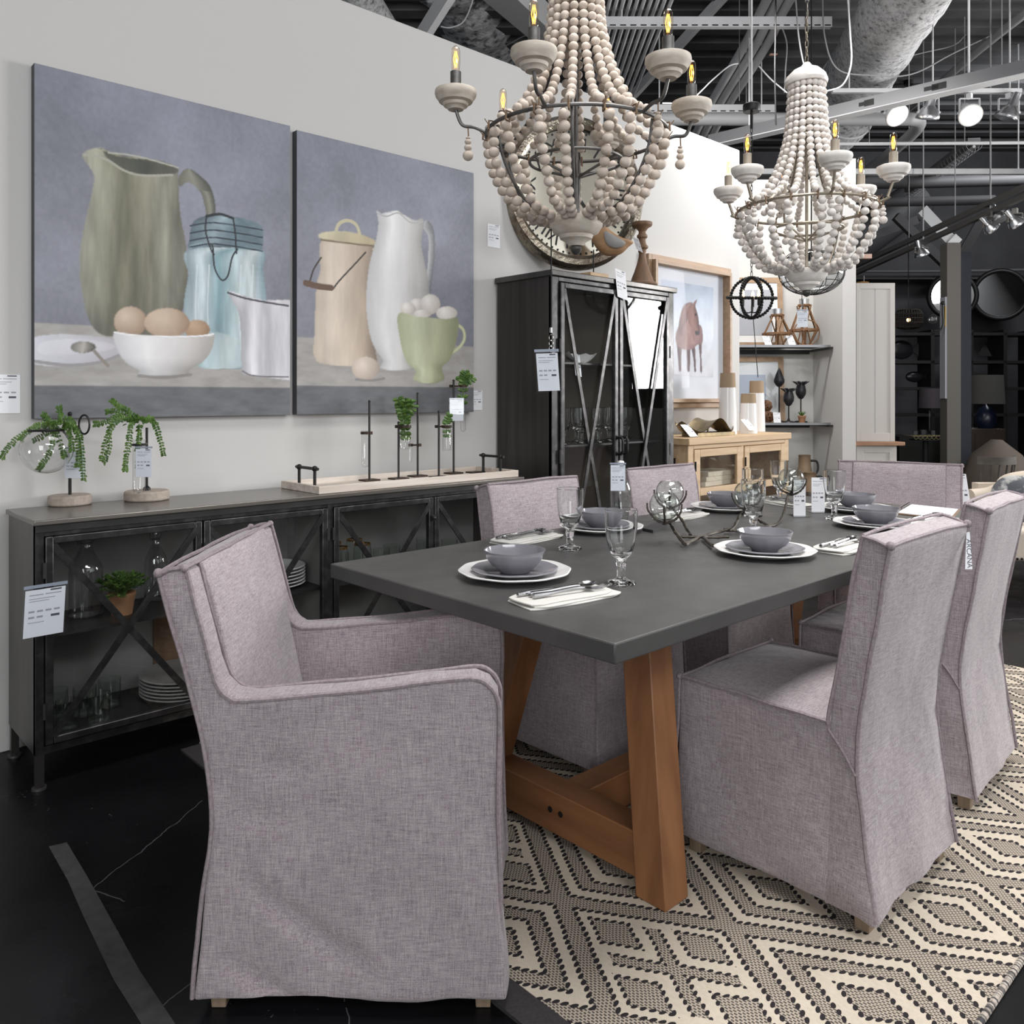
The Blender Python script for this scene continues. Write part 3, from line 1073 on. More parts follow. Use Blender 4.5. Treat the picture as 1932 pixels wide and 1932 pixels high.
def twig(pts, r0=.0065, r1=.0045):
    P = spline(pts, 6)
    P = [p + V((MN.noise(p * 25), MN.noise(p * 25 + V((3, 1, 0))), MN.noise(p * 25 + V((0, 8, 2))))) * .003 for p in P]
    n = len(P)
    mb.tube(P, [(r0 + (r1 - r0) * i / (n - 1)) * (1 + .22 * math.sin(i * 2.3)) for i in range(n)], 7)


mb = MB()
a0, a1, a2, a3, a4 = tz(1292, 1027), tz(1326, 1012), tz(1362, 1002), tz(1400, 1001), tz(1473, 1000)
twig([a0, a1, a2, a3, a4])
twig([a0, at_d(1275, 1005, 2.79), at_d(1262, 985, 2.77), G[0] + V((0, 0, -.060))])
twig([tz(1283, 1012), tz(1330, 1014), tz(1375, 1013)], .005, .005)
twig([tz(1303, 1010), at_d(1292, 990, 2.95), at_d(1280, 972, 3.0), G[1] + V((.01, .01, -.05))], .006)
twig([tz(1326, 1014), tz(1338, 1024), tz(1345, 1030)], .006, .006)
twig([tz(1375, 1002), at_d(1388, 988, 3.0), at_d(1396, 972, 3.05), G[2] + V((-.01, 0, -.055))], .006)
twig([tz(1366, 999), tz(1379, 1000)], .007, .006)
twig([a3, tz(1430, 995), tz(1452, 992), at_d(1470, 984, 3.2), at_d(1481, 960, 3.25), at_d(1487, 935, 3.27), G[3] + V((0, 0, -.058))], .006)
twig([tz(1452, 992), at_d(1436, 985, 3.14), at_d(1424, 973, 3.1), at_d(1420, 960, 3.07)], .006)
for g in G:                                # four little prongs cradle each globe
    for k in range(4):
        an = .6 + k * pi / 2
        d = V((math.cos(an), math.sin(an), 0))
        twig([g + V((0, 0, -.062)), g + d * .034 + V((0, 0, -.046)), g + d * .053 + V((0, 0, -.018)), g + d * .057 + V((0, 0, .006))], .0045, .003)
B('branches', mb, mat('blackened_bronze', (.06, .052, .045), .45, .8, col2=(.12, .105, .09), sc=60), cp, w=True)
for g in G:
    pr = [(.0505 * math.sin(R(a)), -.0505 * math.cos(R(a))) for a in range(0, 142, 10)]
    gl = B('globe', MB().lathe(pr + [(r * .965, z * .965) for r, z in pr[::-1]], 32, g), M['globe'], cp, w=True)
    B('tea_light', MB().cyl(g + V((0, 0, -.043)), .019, 0, .014, 20), M['napkin'], gl, w=True)


def print_lines(name, parent, org, right, up, w, h, spec, m):       # rows of tiny printed marks on a card
    mb = MB()
    n = right.cross(up).normalized()
    for (x0, x1, y0, y1) in spec:
        a = [org + right * (x * w) + up * (y * h) + n * .0007 for x, y in ((x0, y0), (x1, y0), (x1, y1), (x0, y1))]
        b = [p + n * .0003 for p in a]
        mb.hexa(a, b)
    return B(name, mb, m, parent, w=True, smooth=0)


LINES = [(.1, .45, .88, .90), (.5, .9, .88, .90), (.1, .75, .80, .815), (.1, .6, .75, .765), (.10, .25, .52, .56), (.31, .46, .52, .56), (.52, .67, .52, .56), (.73, .88, .52, .56), (.1, .25, .40, .44), (.31, .46, .40, .44), (.1, .5, .30, .315)]
DARK = [(.66, .88, .39, .44), (.62, .9, .95, .98)]


def card(name, label, cat, p, w, h, right, up, holder=None, lines=LINES, dark=DARK, group=None, logo=True):
    """a printed price card whose lower left corner is p"""
    p, right, up = V(p), V(right).normalized(), V(up).normalized()
    n = right.cross(up).normalized()
    t = T(name, label, cat, p, 0, group)
    a = [p, p + right * w, p + right * w + up * h, p + up * h]
    B('card', MB().hexa([q - n * .0005 for q in a], [q + n * .0005 for q in a]), M['paper'], t, w=True, smooth=0)
    print_lines('printed_text', t, p, right, up, w, h, lines, M['ink'])
    print_lines('printed_block', t, p, right, up, w, h, dark, M['ink_dark'])
    if holder:
        e = holder
        a = [p - right * e - up * e, p + right * (w + e) - up * e, p + right * (w + e) + up * (h + e * 3), p - right * e + up * (h + e * 3)]
        B('plastic_sleeve', MB().hexa([q + n * .0013 for q in a], [q + n * .0019 for q in a]), M['acrylic'], t, w=True, smooth=0)
        a = [p - right * e + up * (h + e), p + right * (w + e) + up * (h + e), p + right * (w + e) + up * (h + e * 3), p - right * e + up * (h + e * 3)]
        B('sleeve_band', MB().hexa([q - n * .0012 for q in a], [q + n * .0012 for q in a]), mat('blue_grey_plastic', (.35, .38, .45), .3), t, w=True, smooth=0)
    return t


def stand_card(px0, py0, px1, py1, d, label):
    p = at_d(px0, py1, d)
    w, h = (px1 - px0) * d / FPX, (py1 - py0) * d / FPX
    p.z = Z0 + .003
    t = card('sign_holder', label, 'sign', p, w, h, rt, (0, 0, 1), group='price signs on the table')
    f = V((c_, s_, 0))
    q = p - V((0, 0, .003))
    B('acrylic_base', MB().hexa([q - f * .035 - rt * .01, q - f * .035 + rt * (w + .01), q + f * .035 + rt * (w + .01), q + f * .035 - rt * .01], [x + V((0, 0, .003)) for x in (q - f * .035 - rt * .01, q - f * .035 + rt * (w + .01), q + f * .035 + rt * (w + .01), q + f * .035 - rt * .01)]), M['acrylic'], t, w=True, smooth=0)


stand_card(1497, 908, 1520, 975, 3.38, 'small price sign in clear stand on the table, left of a pair')
stand_card(1531, 905, 1556, 969, 3.50, 'small price sign in clear stand on the table, right of a pair')

# clipboard at the far table end
cb = T('clipboard', 'brown clipboard with white paper lying near the far end of the table', 'clipboard', (3.62, 1.36, Z0))
k0 = [at_z(1688, 970, Z0), at_z(1716, 953, Z0), at_z(1812, 963, Z0), at_z(1795, 982, Z0)]
up = V((0, 0, .004))
B('board', MB().hexa([p + up * .1 for p in k0][::-1], [p + up for p in k0][::-1]), M['brown_wood'], cb, w=True, smooth=0)
cc = sum(k0, V()) / 4
B('paper', MB().hexa([cc + (p - cc) * .92 + up * 1.05 for p in k0][::-1], [cc + (p - cc) * .92 + up * 1.7 for p in k0][::-1]), M['paper'], cb, w=True, smooth=0)
e0, e1 = k0[0].lerp(k0[1], .25), k0[0].lerp(k0[1], .8)
B('clip', MB().bar(e0 + V((.02, 0, .010)), e1 + V((.02, 0, .010)), .03, .006).tube([e0 + V((.03, 0, .014)), e1 + V((.03, 0, .014))], .005, 8), M['chrome'], cb, w=True)


def swing_bottle(loc, label, h=.25, r=.043, mt=None):
    t = T('swing_top_bottle', label, 'bottle', loc)
    o = [(0, 0), (r * .9, 0), (r, .006), (r, h * .52), (r * .92, h * .60), (r * .55, h * .72), (r * .34, h * .80), (r * .32, h * .93), (r * .36, h * .95), (r * .34, h * .97)]
    i = [(q - .003 if q > .004 else 0, z + (.004 if z < .01 else 0)) for q, z in o[::-1]]
    B('glass', MB().lathe(o + i, 32), mt or M['globe'], t)
    B('stopper', MB().lathe([(0, h * .95), (r * .24, h * .95), (r * .36, h * .985), (r * .3, h * 1.02), (0, h * 1.03)], 16), M['china'], t)
    w = MB()
    for sx in (-1, 1): w.tube(spline([(sx * r * .05, 0, h * 1.035), (sx * r * .45, 0, h * 1.0), (sx * r * .5, .004, h * .9), (sx * r * .38, .008, h * .84)], 4), .0012, 6)
    w.tube([(r * .36 * math.cos(a), r * .36 * math.sin(a), h * .86) for a in [2 * pi * k / 16 for k in range(16)]], .0012, 6, closed=True)
    B('wire_bail', w, M['iron'], t)
    return t


sb = swing_bottle((2.50, 2.06, Z0), 'clear swing-top bottle with a price tag near the middle of the table edge', .235, .042)
tq = at_d(1152, 926, 3.14)
card('bottle_tag', 'white price tag hanging on the neck of the clear bottle on the table', 'tag', tq, .056, .098, rt, (0, 0, 1), holder=.003)
a = [at_z(1212, 1002, Z0), at_z(1232, 1006, Z0), at_z(1274, 987, Z0), at_z(1254, 983, Z0)]
S('slate_board', MB().hexa([p + V((0, 0, .0002)) for p in a][::1], [p + V((0, 0, .011)) for p in a]), M['slate'], 'thin dark slate board lying beside the twig candleholder', 'board', smooth=0)
# ------------------------------------------------------------------ the two canvases on the wall
def vnoise(h, w, cells, seed, oct=4):
    rg = np.random.RandomState(seed)
    out, amp, tot = np.zeros((h, w)), 1.0, 0
    cy, cx = cells
    for o in range(oct):
        g = rg.rand(int(cy) + 2, int(cx) + 2)
        yy, xx = np.linspace(0, cy, h), np.linspace(0, cx, w)
        y0, x0 = np.minimum(yy.astype(int), int(cy)), np.minimum(xx.astype(int), int(cx))
        fy, fx = (yy - y0)[:, None], (xx - x0)[None]
        fy, fx = fy * fy * (3 - 2 * fy), fx * fx * (3 - 2 * fx)
        a = g[y0][:, x0] * (1 - fx) + g[y0][:, x0 + 1] * fx
        b = g[y0 + 1][:, x0] * (1 - fx) + g[y0 + 1][:, x0 + 1] * fx
        out += amp * (a * (1 - fy) + b * fy)
        tot += amp
        amp *= .55
        cy, cx = min(cy * 2, h - 2), min(cx * 2, w - 2)
    return out / tot - .5


def lin(c):
    c = np.array(c, float) / 255
    return np.where(c <= .04045, c / 12.92, ((c + .055) / 1.055) ** 2.4)


class Paint:
    """a small painter that fills the vertices of a canvas with pigment (x,z are wall metres)"""
    def __init__(s, x0, x1, z0, z1, W, H, yplane):
        s.W, s.H, s.y = W, H, yplane
        s.x0, s.x1, s.z0, s.z1 = x0, x1, z0, z1
        s.X, s.Z = np.meshgrid(np.linspace(x0, x1, W), np.linspace(z0, z1, H))
        s.C = np.zeros((H, W, 3))

    def pts(s, px, k=5, closed=True):       # outline read off the picture, carried onto the wall plane
        P = [at_y(x, y, s.y) for x, y in px]
        P = [(p.x, p.z) for p in P]
        return np.array([(q.x, q.y) for q in spline([(x, z, 0) for x, z in P], k, closed)]) if k else np.array(P)

    def mask(s, poly):
        i = np.zeros(s.X.shape, bool)
        n = len(poly)
        for a in range(n):
            xa, za = poly[a]
            xb, zb = poly[(a + 1) % n]
            if za == zb: continue
            c = ((za > s.Z) != (zb > s.Z)) & (s.X < (xb - xa) * (s.Z - za) / (zb - za) + xa)
            i ^= c
        return i

    def soft(s, m):
        m = m.astype(float)
        q = np.pad(m, 1, mode='edge')
        return (q[:-2, 1:-1] + q[2:, 1:-1] + q[1:-1, :-2] + q[1:-1, 2:] + 2 * m) / 6

    def over(s, m, col):
        s.C = s.C * (1 - m[..., None]) + col * m[..., None]

    def fill(s, px, stops, nz=.10, seed=1, cells=(6, 14), k=5, vert=None, alpha=1):
        """stops: [(u, rgb255)] across each row of the outline, u from its left to its right edge"""
        m = s.mask(s.pts(px, k)) if not isinstance(px, np.ndarray) else px
        if not m.any(): return m
        u = np.zeros(m.shape)
        for r in np.where(m.any(1))[0]:
            w = np.where(m[r])[0]
            a, b = w[0], w[-1]
            u[r] = np.clip((np.arange(s.W) - a) / max(b - a, 1), 0, 1)
        us = [q[0] for q in stops]
        col = np.stack([np.interp(u, us, [q[1][c] for q in stops]) for c in range(3)], -1)
        if vert:                            # gentle change of pigment down the shape
            rows = np.where(m.any(1))[0]
            v = np.clip((np.arange(s.H) - rows[0]) / max(rows[-1] - rows[0], 1), 0, 1)[:, None]
            col *= np.interp(v, [q[0] for q in vert], [q[1] for q in vert])[..., None]
        n = vnoise(s.H, s.W, cells, seed)
        col *= (1 + nz * 2 * n)[..., None]
        s.over(s.soft(m) * alpha, lin(np.clip(col, 0, 255)))
        return m

    def line(s, px, wd, col, k=5, alpha=1):
        P = s.pts(px, k, False)
        d = np.full(s.X.shape, 9.)
        for (ax, az), (bx, bz) in zip(P[:-1], P[1:]):
            vx, vz = bx - ax, bz - az
            t = np.clip(((s.X - ax) * vx + (s.Z - az) * vz) / max(vx * vx + vz * vz, 1e-9), 0, 1)
            d = np.minimum(d, np.hypot(s.X - ax - t * vx, s.Z - az - t * vz))
        s.over(np.clip((wd - d) / .0022 + .5, 0, 1) * alpha, lin(col))

    def ell(s, cx, cy, rx, ry, n=28):       # ellipse in picture pixels
        return [(cx + rx * math.cos(2 * pi * i / n), cy + ry * math.sin(2 * pi * i / n)) for i in range(n)]

    def egg(s, cx, cy, rx, ry, lit, dark, seed=3):
        m = s.mask(s.pts(s.ell(cx, cy, rx, ry), 1))
        p, e = at_y(cx - rx * .3, cy - ry * .4, s.y), at_y(cx + rx, cy, s.y)
        c = at_y(cx, cy, s.y)
        d = np.hypot(s.X - p.x, (s.Z - p.z)) / (abs(e.x - c.x) * 1.7)
        t = np.clip(d, 0, 1)[..., None] ** 1.3
        col = np.array(lit) * (1 - t) + np.array(dark) * t
        col *= (1 + .08 * vnoise(s.H, s.W, (30, 30), seed))[..., None]
        s.over(s.soft(m), lin(np.clip(col, 0, 255)))

    def build(s, name, parent, y, m):
        me = bpy.data.meshes.new(name)
        inv = WM[parent.name].inverted()
        vs = [inv @ V((x, y, z)) for x, z in zip(s.X.ravel(), s.Z.ravel())]
        W = s.W
        fs = [(r * W + c, r * W + c + 1, r * W + W + c + 1, r * W + W + c) for r in range(s.H - 1) for c in range(W - 1)]
        me.from_pydata([tuple(v) for v in vs], [], fs)
        at = me.color_attributes.new('paint', 'FLOAT_COLOR', 'POINT')
        cc = np.ones((s.H * W, 4), np.float32)
        cc[:, :3] = np.clip(s.C, 0, 1).reshape(-1, 3)
        at.data.foreach_set('color', cc.ravel())
        me.materials.append(m)
        o = bpy.data.objects.new(name, me)
        COL.objects.link(o)
        o.parent = parent
        WM[o.name] = WM[parent.name]
        return o


M['canvas'] = attr_mat('painted_canvas', .62, .25, 260)
M['canvas_edge'] = mat('canvas_edge', (.075, .077, .085), .7)
YW = 3.325


def background(p, zline, zedge, seed):
    n = vnoise(p.H, p.W, (5, 4), seed, 5)
    f = vnoise(p.H, p.W, (80, 80), seed + 1, 3)
    t = np.clip((p.Z - zline) / (p.z1 - zline), 0, 1)
    base = np.stack([np.interp(t, [0, .35, 1], q) for q in ((128, 137, 128), (130, 139, 131), (140, 150, 143))], -1)
    base *= (1 + .30 * n + .10 * f)[..., None]
    side = np.clip((p.X - p.x0) / (p.x1 - p.x0), 0, 1)
    base *= (1.04 - .10 * np.abs(side - .55))[..., None]
    p.C = lin(np.clip(base, 0, 255))
    tab = vnoise(p.H, p.W, (50, 14), seed + 2, 5)
    m = (p.Z < zline).astype(float)
    p.over(p.soft(m > .5), lin(np.clip((np.array([163, 160, 157]) * (1 + .22 * tab)[..., None]), 0, 255)))
    m = p.Z < zedge
    p.over(p.soft(m), lin(np.clip((np.array([104, 106, 110]) * (1 + .30 * tab)[..., None]), 0, 255)))


cv = T('canvas_painting', 'large wall canvas painted with a green pitcher, blue clip-top jar and bowl of brown eggs', 'painting', (1.2555, 3.31, 1.176))
B('stretcher', MB().bx(.757, 1.754, 3.3262, 3.349, 1.176, 2.445).bx(.757, 1.754, 3.31, 3.3262, 1.176, 2.445), M['canvas_edge'], cv, w=True, smooth=0)
p = Paint(.7575, 1.7535, 1.1765, 2.4445, 300, 380, 3.309)
background(p, at_y(62, 608, 3.309).z, at_y(62, 727, 3.309).z, 11)
A = p.fill
# plate with a spoon
A([(60, 640), (110, 631), (165, 633), (215, 640), (236, 652), (228, 668), (190, 684), (130, 690), (60, 684)], [(0, (205, 206, 214)), (1, (178, 176, 182))], .05, 5)
p.line([(60, 681), (130, 689), (190, 683), (230, 668)], .006, (150, 148, 150))
A([(80, 645), (150, 640), (205, 647), (215, 657), (160, 668), (80, 668)], [(0, (214, 214, 222)), (1, (196, 194, 200))], .04, 6)
# green pitcher
A([(355, 318), (378, 332), (397, 352), (406, 385), (404, 410), (392, 412), (386, 388), (378, 362), (356, 344), (338, 352), (338, 332)], [(0, (108, 108, 98)), (.5, (140, 140, 128)), (1, (80, 82, 76))], .12, 7)
A([(156, 290), (172, 281), (192, 279), (212, 288), (245, 295), (285, 300), (318, 308), (336, 318), (336, 335), (340, 400), (352, 470), (354, 530), (346, 580), (330, 614), (300, 632), (225, 636), (186, 628), (165, 596), (153, 540), (150, 490), (158, 430), (172, 370), (177, 330), (160, 304)],
  [(0, (160, 160, 146)), (.14, (154, 154, 138)), (.4, (122, 121, 104)), (.6, (136, 134, 118)), (.78, (158, 157, 143)), (.92, (134, 133, 120)), (1, (112, 111, 100))], .26, 9, (5, 26), vert=[(0, .66), (.2, .88), (.6, 1.0), (1, 1.05)])
A([(196, 284), (230, 297), (285, 302), (334, 318), (322, 330), (270, 331), (235, 320), (205, 300)], [(0, (88, 90, 80)), (.5, (70, 73, 66)), (1, (98, 98, 88))], .15, 12)
p.line([(158, 292), (178, 294), (205, 303), (235, 322), (270, 331), (325, 330)], .0045, (168, 168, 156))
p.line([(205, 288), (260, 295), (336, 316)], .003, (175, 176, 166))
# blue clip-top jar
A([(357, 470), (356, 520), (348, 560), (347, 610), (352, 660), (372, 690), (420, 696), (470, 692), (494, 672), (503, 620), (503, 570), (496, 510), (490, 470)],
  [(0, (150, 168, 174)), (.2, (196, 208, 212)), (.4, (128, 158, 166)), (.6, (186, 204, 208)), (.82, (206, 216, 220)), (1, (120, 142, 150))], .22, 14, (5, 30))
A([(352, 640), (400, 625), (460, 640), (500, 630), (498, 672), (470, 692), (420, 696), (372, 690)], [(0, (150, 176, 182)), (.5, (206, 216, 218)), (1, (140, 164, 172))], .2, 15, alpha=.7)
A([(362, 424), (372, 413), (398, 406), (440, 408), (480, 418), (496, 432), (496, 462), (490, 472), (440, 468), (385, 466), (357, 470), (358, 448)], [(0, (96, 112, 120)), (.3, (150, 168, 176)), (.6, (104, 124, 134)), (1, (112, 130, 138))], .30, 16, (22, 10))
for yy in (428, 442, 456, 468): p.line([(359, yy - 2), (400, yy - 8), (450, yy - 2), (495, yy + 6)], .003, (52, 62, 72))
p.line([(390, 406), (388, 436), (398, 470), (404, 480)], .0035, (44, 48, 54))
p.line([(440, 412), (444, 440), (446, 478)], .0035, (44, 48, 54))
p.line([(390, 408), (415, 404), (440, 412)], .0055, (44, 48, 54))
p.line([(400, 462), (402, 470), (405, 505), (418, 528), (430, 520), (438, 486), (448, 470)], .0035, (44, 48, 54))
for xx in (372, 395, 455, 478): p.line([(xx, 500), (xx - 3, 580), (xx, 660)], .003, (220, 228, 232), alpha=.6)
# white metal jug
A([(430, 552), (445, 552), (470, 560), (500, 566), (575, 573), (585, 640), (575, 713), (500, 712), (470, 708), (457, 700), (455, 640), (450, 590)], [(0, (176, 176, 182)), (.2, (214, 213, 218)), (.55, (196, 195, 201)), (.8, (222, 221, 226)), (1, (206, 205, 210))], .16, 18, (5, 24))
p.line([(430, 552), (460, 562), (500, 570), (544, 577)], .004, (72, 72, 80))
p.line([(458, 700), (480, 709), (544, 711)], .003, (110, 108, 114))
# bowl of brown eggs
p.egg(372, 622, 24, 19, (190, 165, 140), (128, 98, 74))
p.egg(246, 607, 31, 29, (206, 188, 170), (136, 112, 92))
p.egg(315, 609, 43, 28, (208, 189, 170), (130, 104, 84))
A([(216, 627), (260, 634), (320, 636), (375, 635), (403, 630), (400, 658), (384, 682), (358, 697), (350, 708), (268, 708), (262, 698), (238, 684), (222, 660)], [(0, (196, 196, 200)), (.3, (228, 227, 228)), (.6, (214, 212, 212)), (1, (168, 164, 160))], .05, 20, vert=[(0, .86), (.4, 1), (1, 1.03)])
p.line([(216, 627), (260, 633), (320, 635), (375, 634), (403, 630)], .003, (236, 235, 236))
p.line([(262, 709), (310, 712), (360, 707)], .006, (120, 116, 112), alpha=.6)
A(p.ell(157, 655, 24, 11), [(0, (112, 110, 104)), (.5, (168, 165, 158)), (1, (92, 90, 84))], .2, 21)
p.line([(178, 662), (190, 676), (204, 690)], .006, (138, 132, 124))
p.build('painted_surface', cv, 3.3095, M['canvas'])

cv = T('canvas_painting', 'smaller wall canvas painted with a milk can, white pitcher and cup of eggs', 'painting', (2.299, 3.31, 1.177))
B('stretcher', MB().bx(1.786, 2.810, 3.31, 3.349, 1.177, 2.434), M['canvas_edge'], cv, w=True, smooth=0)
p = Paint(1.7865, 2.8095, 1.1775, 2.4335, 250, 340, 3.309)
background(p, at_y(570, 636, 3.309).z, at_y(570, 728, 3.309).z, 31)
A = p.fill
A([(806, 416), (818, 432), (821, 470), (816, 520), (810, 560), (803, 540), (808, 490), (808, 445), (797, 428)], [(0, (180, 180, 182)), (1, (112, 114, 118))], .1, 2)
# milk can
A([(606, 455), (650, 452), (705, 462), (706, 500), (703, 530), (710, 580), (709, 660), (708, 688), (650, 690), (596, 680), (594, 620), (597, 540), (604, 510)], [(0, (186, 174, 160)), (.2, (214, 202, 188)), (.55, (200, 186, 170)), (.8, (176, 160, 144)), (1, (128, 116, 104))], .12, 33, (5, 22))
A([(605, 440), (640, 436), (680, 442), (707, 454), (700, 463), (650, 456), (606, 450)], [(0, (206, 198, 170)), (1, (176, 164, 136))], .1, 34)
p.line([(606, 452), (650, 458), (704, 464)], .004, (126, 112, 92))
p.line([(634, 436), (640, 422), (656, 416), (672, 424), (679, 442)], .008, (196, 188, 160))
p.line([(606, 486), (592, 508), (585, 530)], .004, (70, 62, 58))
p.line([(690, 476), (668, 500), (640, 530), (628, 546)], .004, (70, 62, 58))
p.line([(577, 534), (600, 540), (625, 543)], .014, (104, 82, 70))
p.line([(704, 470), (716, 471)], .005, (190, 174, 150))
# white pitcher
A([(711, 398), (720, 403), (735, 399), (752, 398), (770, 410), (785, 416), (798, 412), (799, 430), (795, 455), (800, 490), (808, 530), (810, 570), (804, 620), (790, 660), (776, 678), (780, 696), (740, 699), (718, 694), (722, 680), (704, 650), (694, 610), (691, 560), (697, 500), (710, 450), (714, 420)],
  [(0, (190, 190, 192)), (.3, (228, 228, 229)), (.6, (214, 213, 213)), (.85, (190, 188, 186)), (1, (160, 158, 156))], .06, 36, (6, 16))
p.line([(713, 403), (730, 408), (752, 402), (775, 420), (798, 418)], .0035, (176, 177, 176))
# cup of eggs
for cx, cy, rx, ry in ((787, 574, 14, 11), (770, 583, 14, 13), (812, 574, 19, 19), (797, 592, 17, 8), (843, 591, 20, 13)): p.egg(cx, cy, rx, ry, (234, 230, 226), (168, 158, 148))
p.line([(862, 612), (874, 622), (876, 640), (866, 656), (848, 668)], .0095, (182, 186, 150))
p.line([(862, 612), (874, 622), (876, 640), (866, 656), (848, 668)], .003, (206, 208, 176))
A([(752, 592), (790, 598), (840, 602), (864, 601), (862, 640), (850, 676), (834, 694), (838, 716), (808, 724), (780, 716), (784, 700), (766, 680), (755, 640)], [(0, (172, 178, 146)), (.25, (200, 205, 176)), (.6, (184, 188, 156)), (1, (142, 146, 116))], .10, 38)
p.egg(690, 695, 26, 22, (222, 208, 196), (146, 132, 122))
p.line([(672, 716), (700, 718), (725, 714)], .006, (112, 110, 110), alpha=.6)
p.build('painted_surface', cv, 3.3095, M['canvas'])

# price cards pinned to the wall
UX, UZ = V((1, 0, 0)), V((0, 0, 1))
for px0, py1, w, h, lb in ((0, 780, .105, .137, 'white price card on the wall at the far left beside the large canvas'), (887, 774, .085, .105, 'white price card on the wall at the lower right corner of the smaller canvas'), (920, 465, .09, .125, 'white price card on the wall between the smaller canvas and the round clock')):
    q = at_y(px0, py1, 3.348)
    if px0 == 0: q.x -= .043
    card('wall_price_card', lb, 'price card', q, w, h, UX, UZ, group='price cards on the wall')

# ------------------------------------------------------------------ low steel sideboard
sd = T('sideboard', 'long low gunmetal sideboard with four glass doors and crossed bars under the canvases', 'cabinet', (1.74, 3.12, 0))
K = dict(parent=sd, w=True)
st = M['steel']
B('top_panel', MB().bx(.668, 2.812, 2.925, 3.31, .845, .862), M['steel_top'], bev=.003, **K)
B('top_trim', MB().bx(.676, 2.80, 2.936, 2.944, .822, .845), M['steel_dark'], **K)
for x0, x1 in ((.676, .684), (2.792, 2.80)): B('side_panel', MB().bx(x0, x1, 2.945, 3.30, .112, .845), st, **K)
B('back_panel', MB().bx(.684, 2.792, 3.292, 3.30, .112, .845), M['cab_in'], **K)
B('bottom_panel', MB().bx(.684, 2.792, 2.962, 3.292, .125, .142), M['steel_dark'], **K)
B('shelf', MB().bx(.684, 2.792, 2.985, 3.292, .470, .480), M['steel_dark'], **K)
B('divider', MB().bx(1.732, 1.742, 2.966, 3.292, .142, .845), M['cab_in'], **K)
B('front_rail', MB().bx(.676, 2.80, 2.944, 2.964, .112, .136).bx(.676, 2.80, 2.944, 2.964, .808, .845), M['steel_edge'], **K)
for x in (.676, 1.724, 2.776): B('post', MB().bx(x, x + .024, 2.942, 2.966, .112, .845), M['steel_edge'], **K)
for x in (.69, 2.786):
    for y in (2.955, 3.285):
        lg = B('leg', MB().bx(x - .012, x + .012, y - .012, y + .012, .012, .114), st, **K)
        B('foot', MB().cyl((x, y, 0), .022, .0005, .008, 16).cyl((x, y, 0), .007, .008, .014, 10), M['iron'], lg, w=True)
for i, (x0, x1) in enumerate(((.703, 1.209), (1.216, 1.722), (1.751, 2.257), (2.264, 2.772))):
    z0, z1, f = .140, .806, .024
    m = MB()
    m.bx(x0, x0 + f, 2.934, 2.960, z0, z1).bx(x1 - f, x1, 2.934, 2.960, z0, z1).bx(x0 + f, x1 - f, 2.934, 2.960, z0, z0 + f).bx(x0 + f, x1 - f, 2.934, 2.960, z1 - f, z1)
    d = B('door', m, M['steel_edge'], bev=.003, **K)
    B('glass_pane', MB().bx(x0 + f, x1 - f, 2.948, 2.952, z0 + f, z1 - f), M['pane'], d, w=True, smooth=0)
    a, b_ = x0 + f * .8, x1 - f * .8
    B('cross_bar', MB().bar((a, 2.9395, z1 - f), (b_, 2.9395, z0 + f), .022, .006, (0, 1, 0)), M['steel_edge'], d, w=True)
    B('cross_bar', MB().bar((a, 2.9335, z0 + f), (b_, 2.9335, z1 - f), .022, .006, (0, 1, 0)), M['steel_edge'], d, w=True)
    hx = x0 - .002 if i % 2 == 0 else x1 + .002
    m = MB()
    for z in (.25, .70): m.cyl((hx, 2.936, 0), .007, z - .025, z + .025, 10)
    B('hinge', m, M['steel_dark'], d, w=True)
    hx = x1 - .006 if i % 2 == 0 else x0 + .006
    if i in (1, 2): B('catch', MB().box((hx, 2.930, .715), (.02, .012, .024)).ball((hx, 2.92, .715), .009, 8, 6), M['steel_dark'], d, w=True)

# ------------------------------------------------------------------ things kept inside the sideboard
swing_bottle((.885, 3.16, .4805), 'larger swing-top glass bottle on the sideboard shelf, at the far left', .30, .056, M['clear'])
swing_bottle((1.15, 3.225, .4805), 'smaller swing-top glass bottle on the sideboard shelf, right of the potted fern', .27, .042, M['clear'])


def leaf_cloud(mb, c, r, n, l, w, seed, zs=1.0, lo=-.3):
    rg = random.Random(seed)
    for i in range(n):
        d = V((rg.gauss(0, 1), rg.gauss(0, 1), rg.gauss(0, 1))).normalized()
        if d.z < lo: d.z = -d.z
        q = V(c) + V((d.x * r, d.y * r, d.z * r * zs)) * rg.uniform(.45, 1)
        mb.leaf(q, d + V((rg.uniform(-.6, .6), rg.uniform(-.6, .6), rg.uniform(-.2, .6))), l * rg.uniform(.7, 1.2), w)
    return mb


pf = T('potted_fern', 'small green fern in a terracotta pot on the sideboard shelf', 'plant', (.985, 3.095, .4805))
B('pot', MB().lathe([(0, 0), (.034, 0), (.044, .062), (.046, .066), (.046, .078), (.041, .078), (.038, .066), (0, .062)], 24), M['terra'], pf)
mb = MB()
rg = random.Random(5)
for i in range(46):
    an, el = rg.uniform(0, 2 * pi), rg.uniform(.15, 1.2)
    d = V((math.cos(an) * math.cos(el), math.sin(an) * math.cos(el), math.sin(el)))
    P = spline([V((0, 0, .065)), V((0, 0, .07)) + d * .05, V((0, 0, .065)) + V((d.x, d.y, d.z * .75)) * .105], 5)
    mb.tube(P, .0009, 4)
    for q in P[3:]:
        for s_g in (-1, 1):
            mb.leaf(q, d.cross(V((0, 0, 1))) * s_g + d * .4 + V((0, 0, rg.uniform(-.3, .4))), .017, .009)
B('fronds', mb, M['green_leaf'], pf, smooth=0)

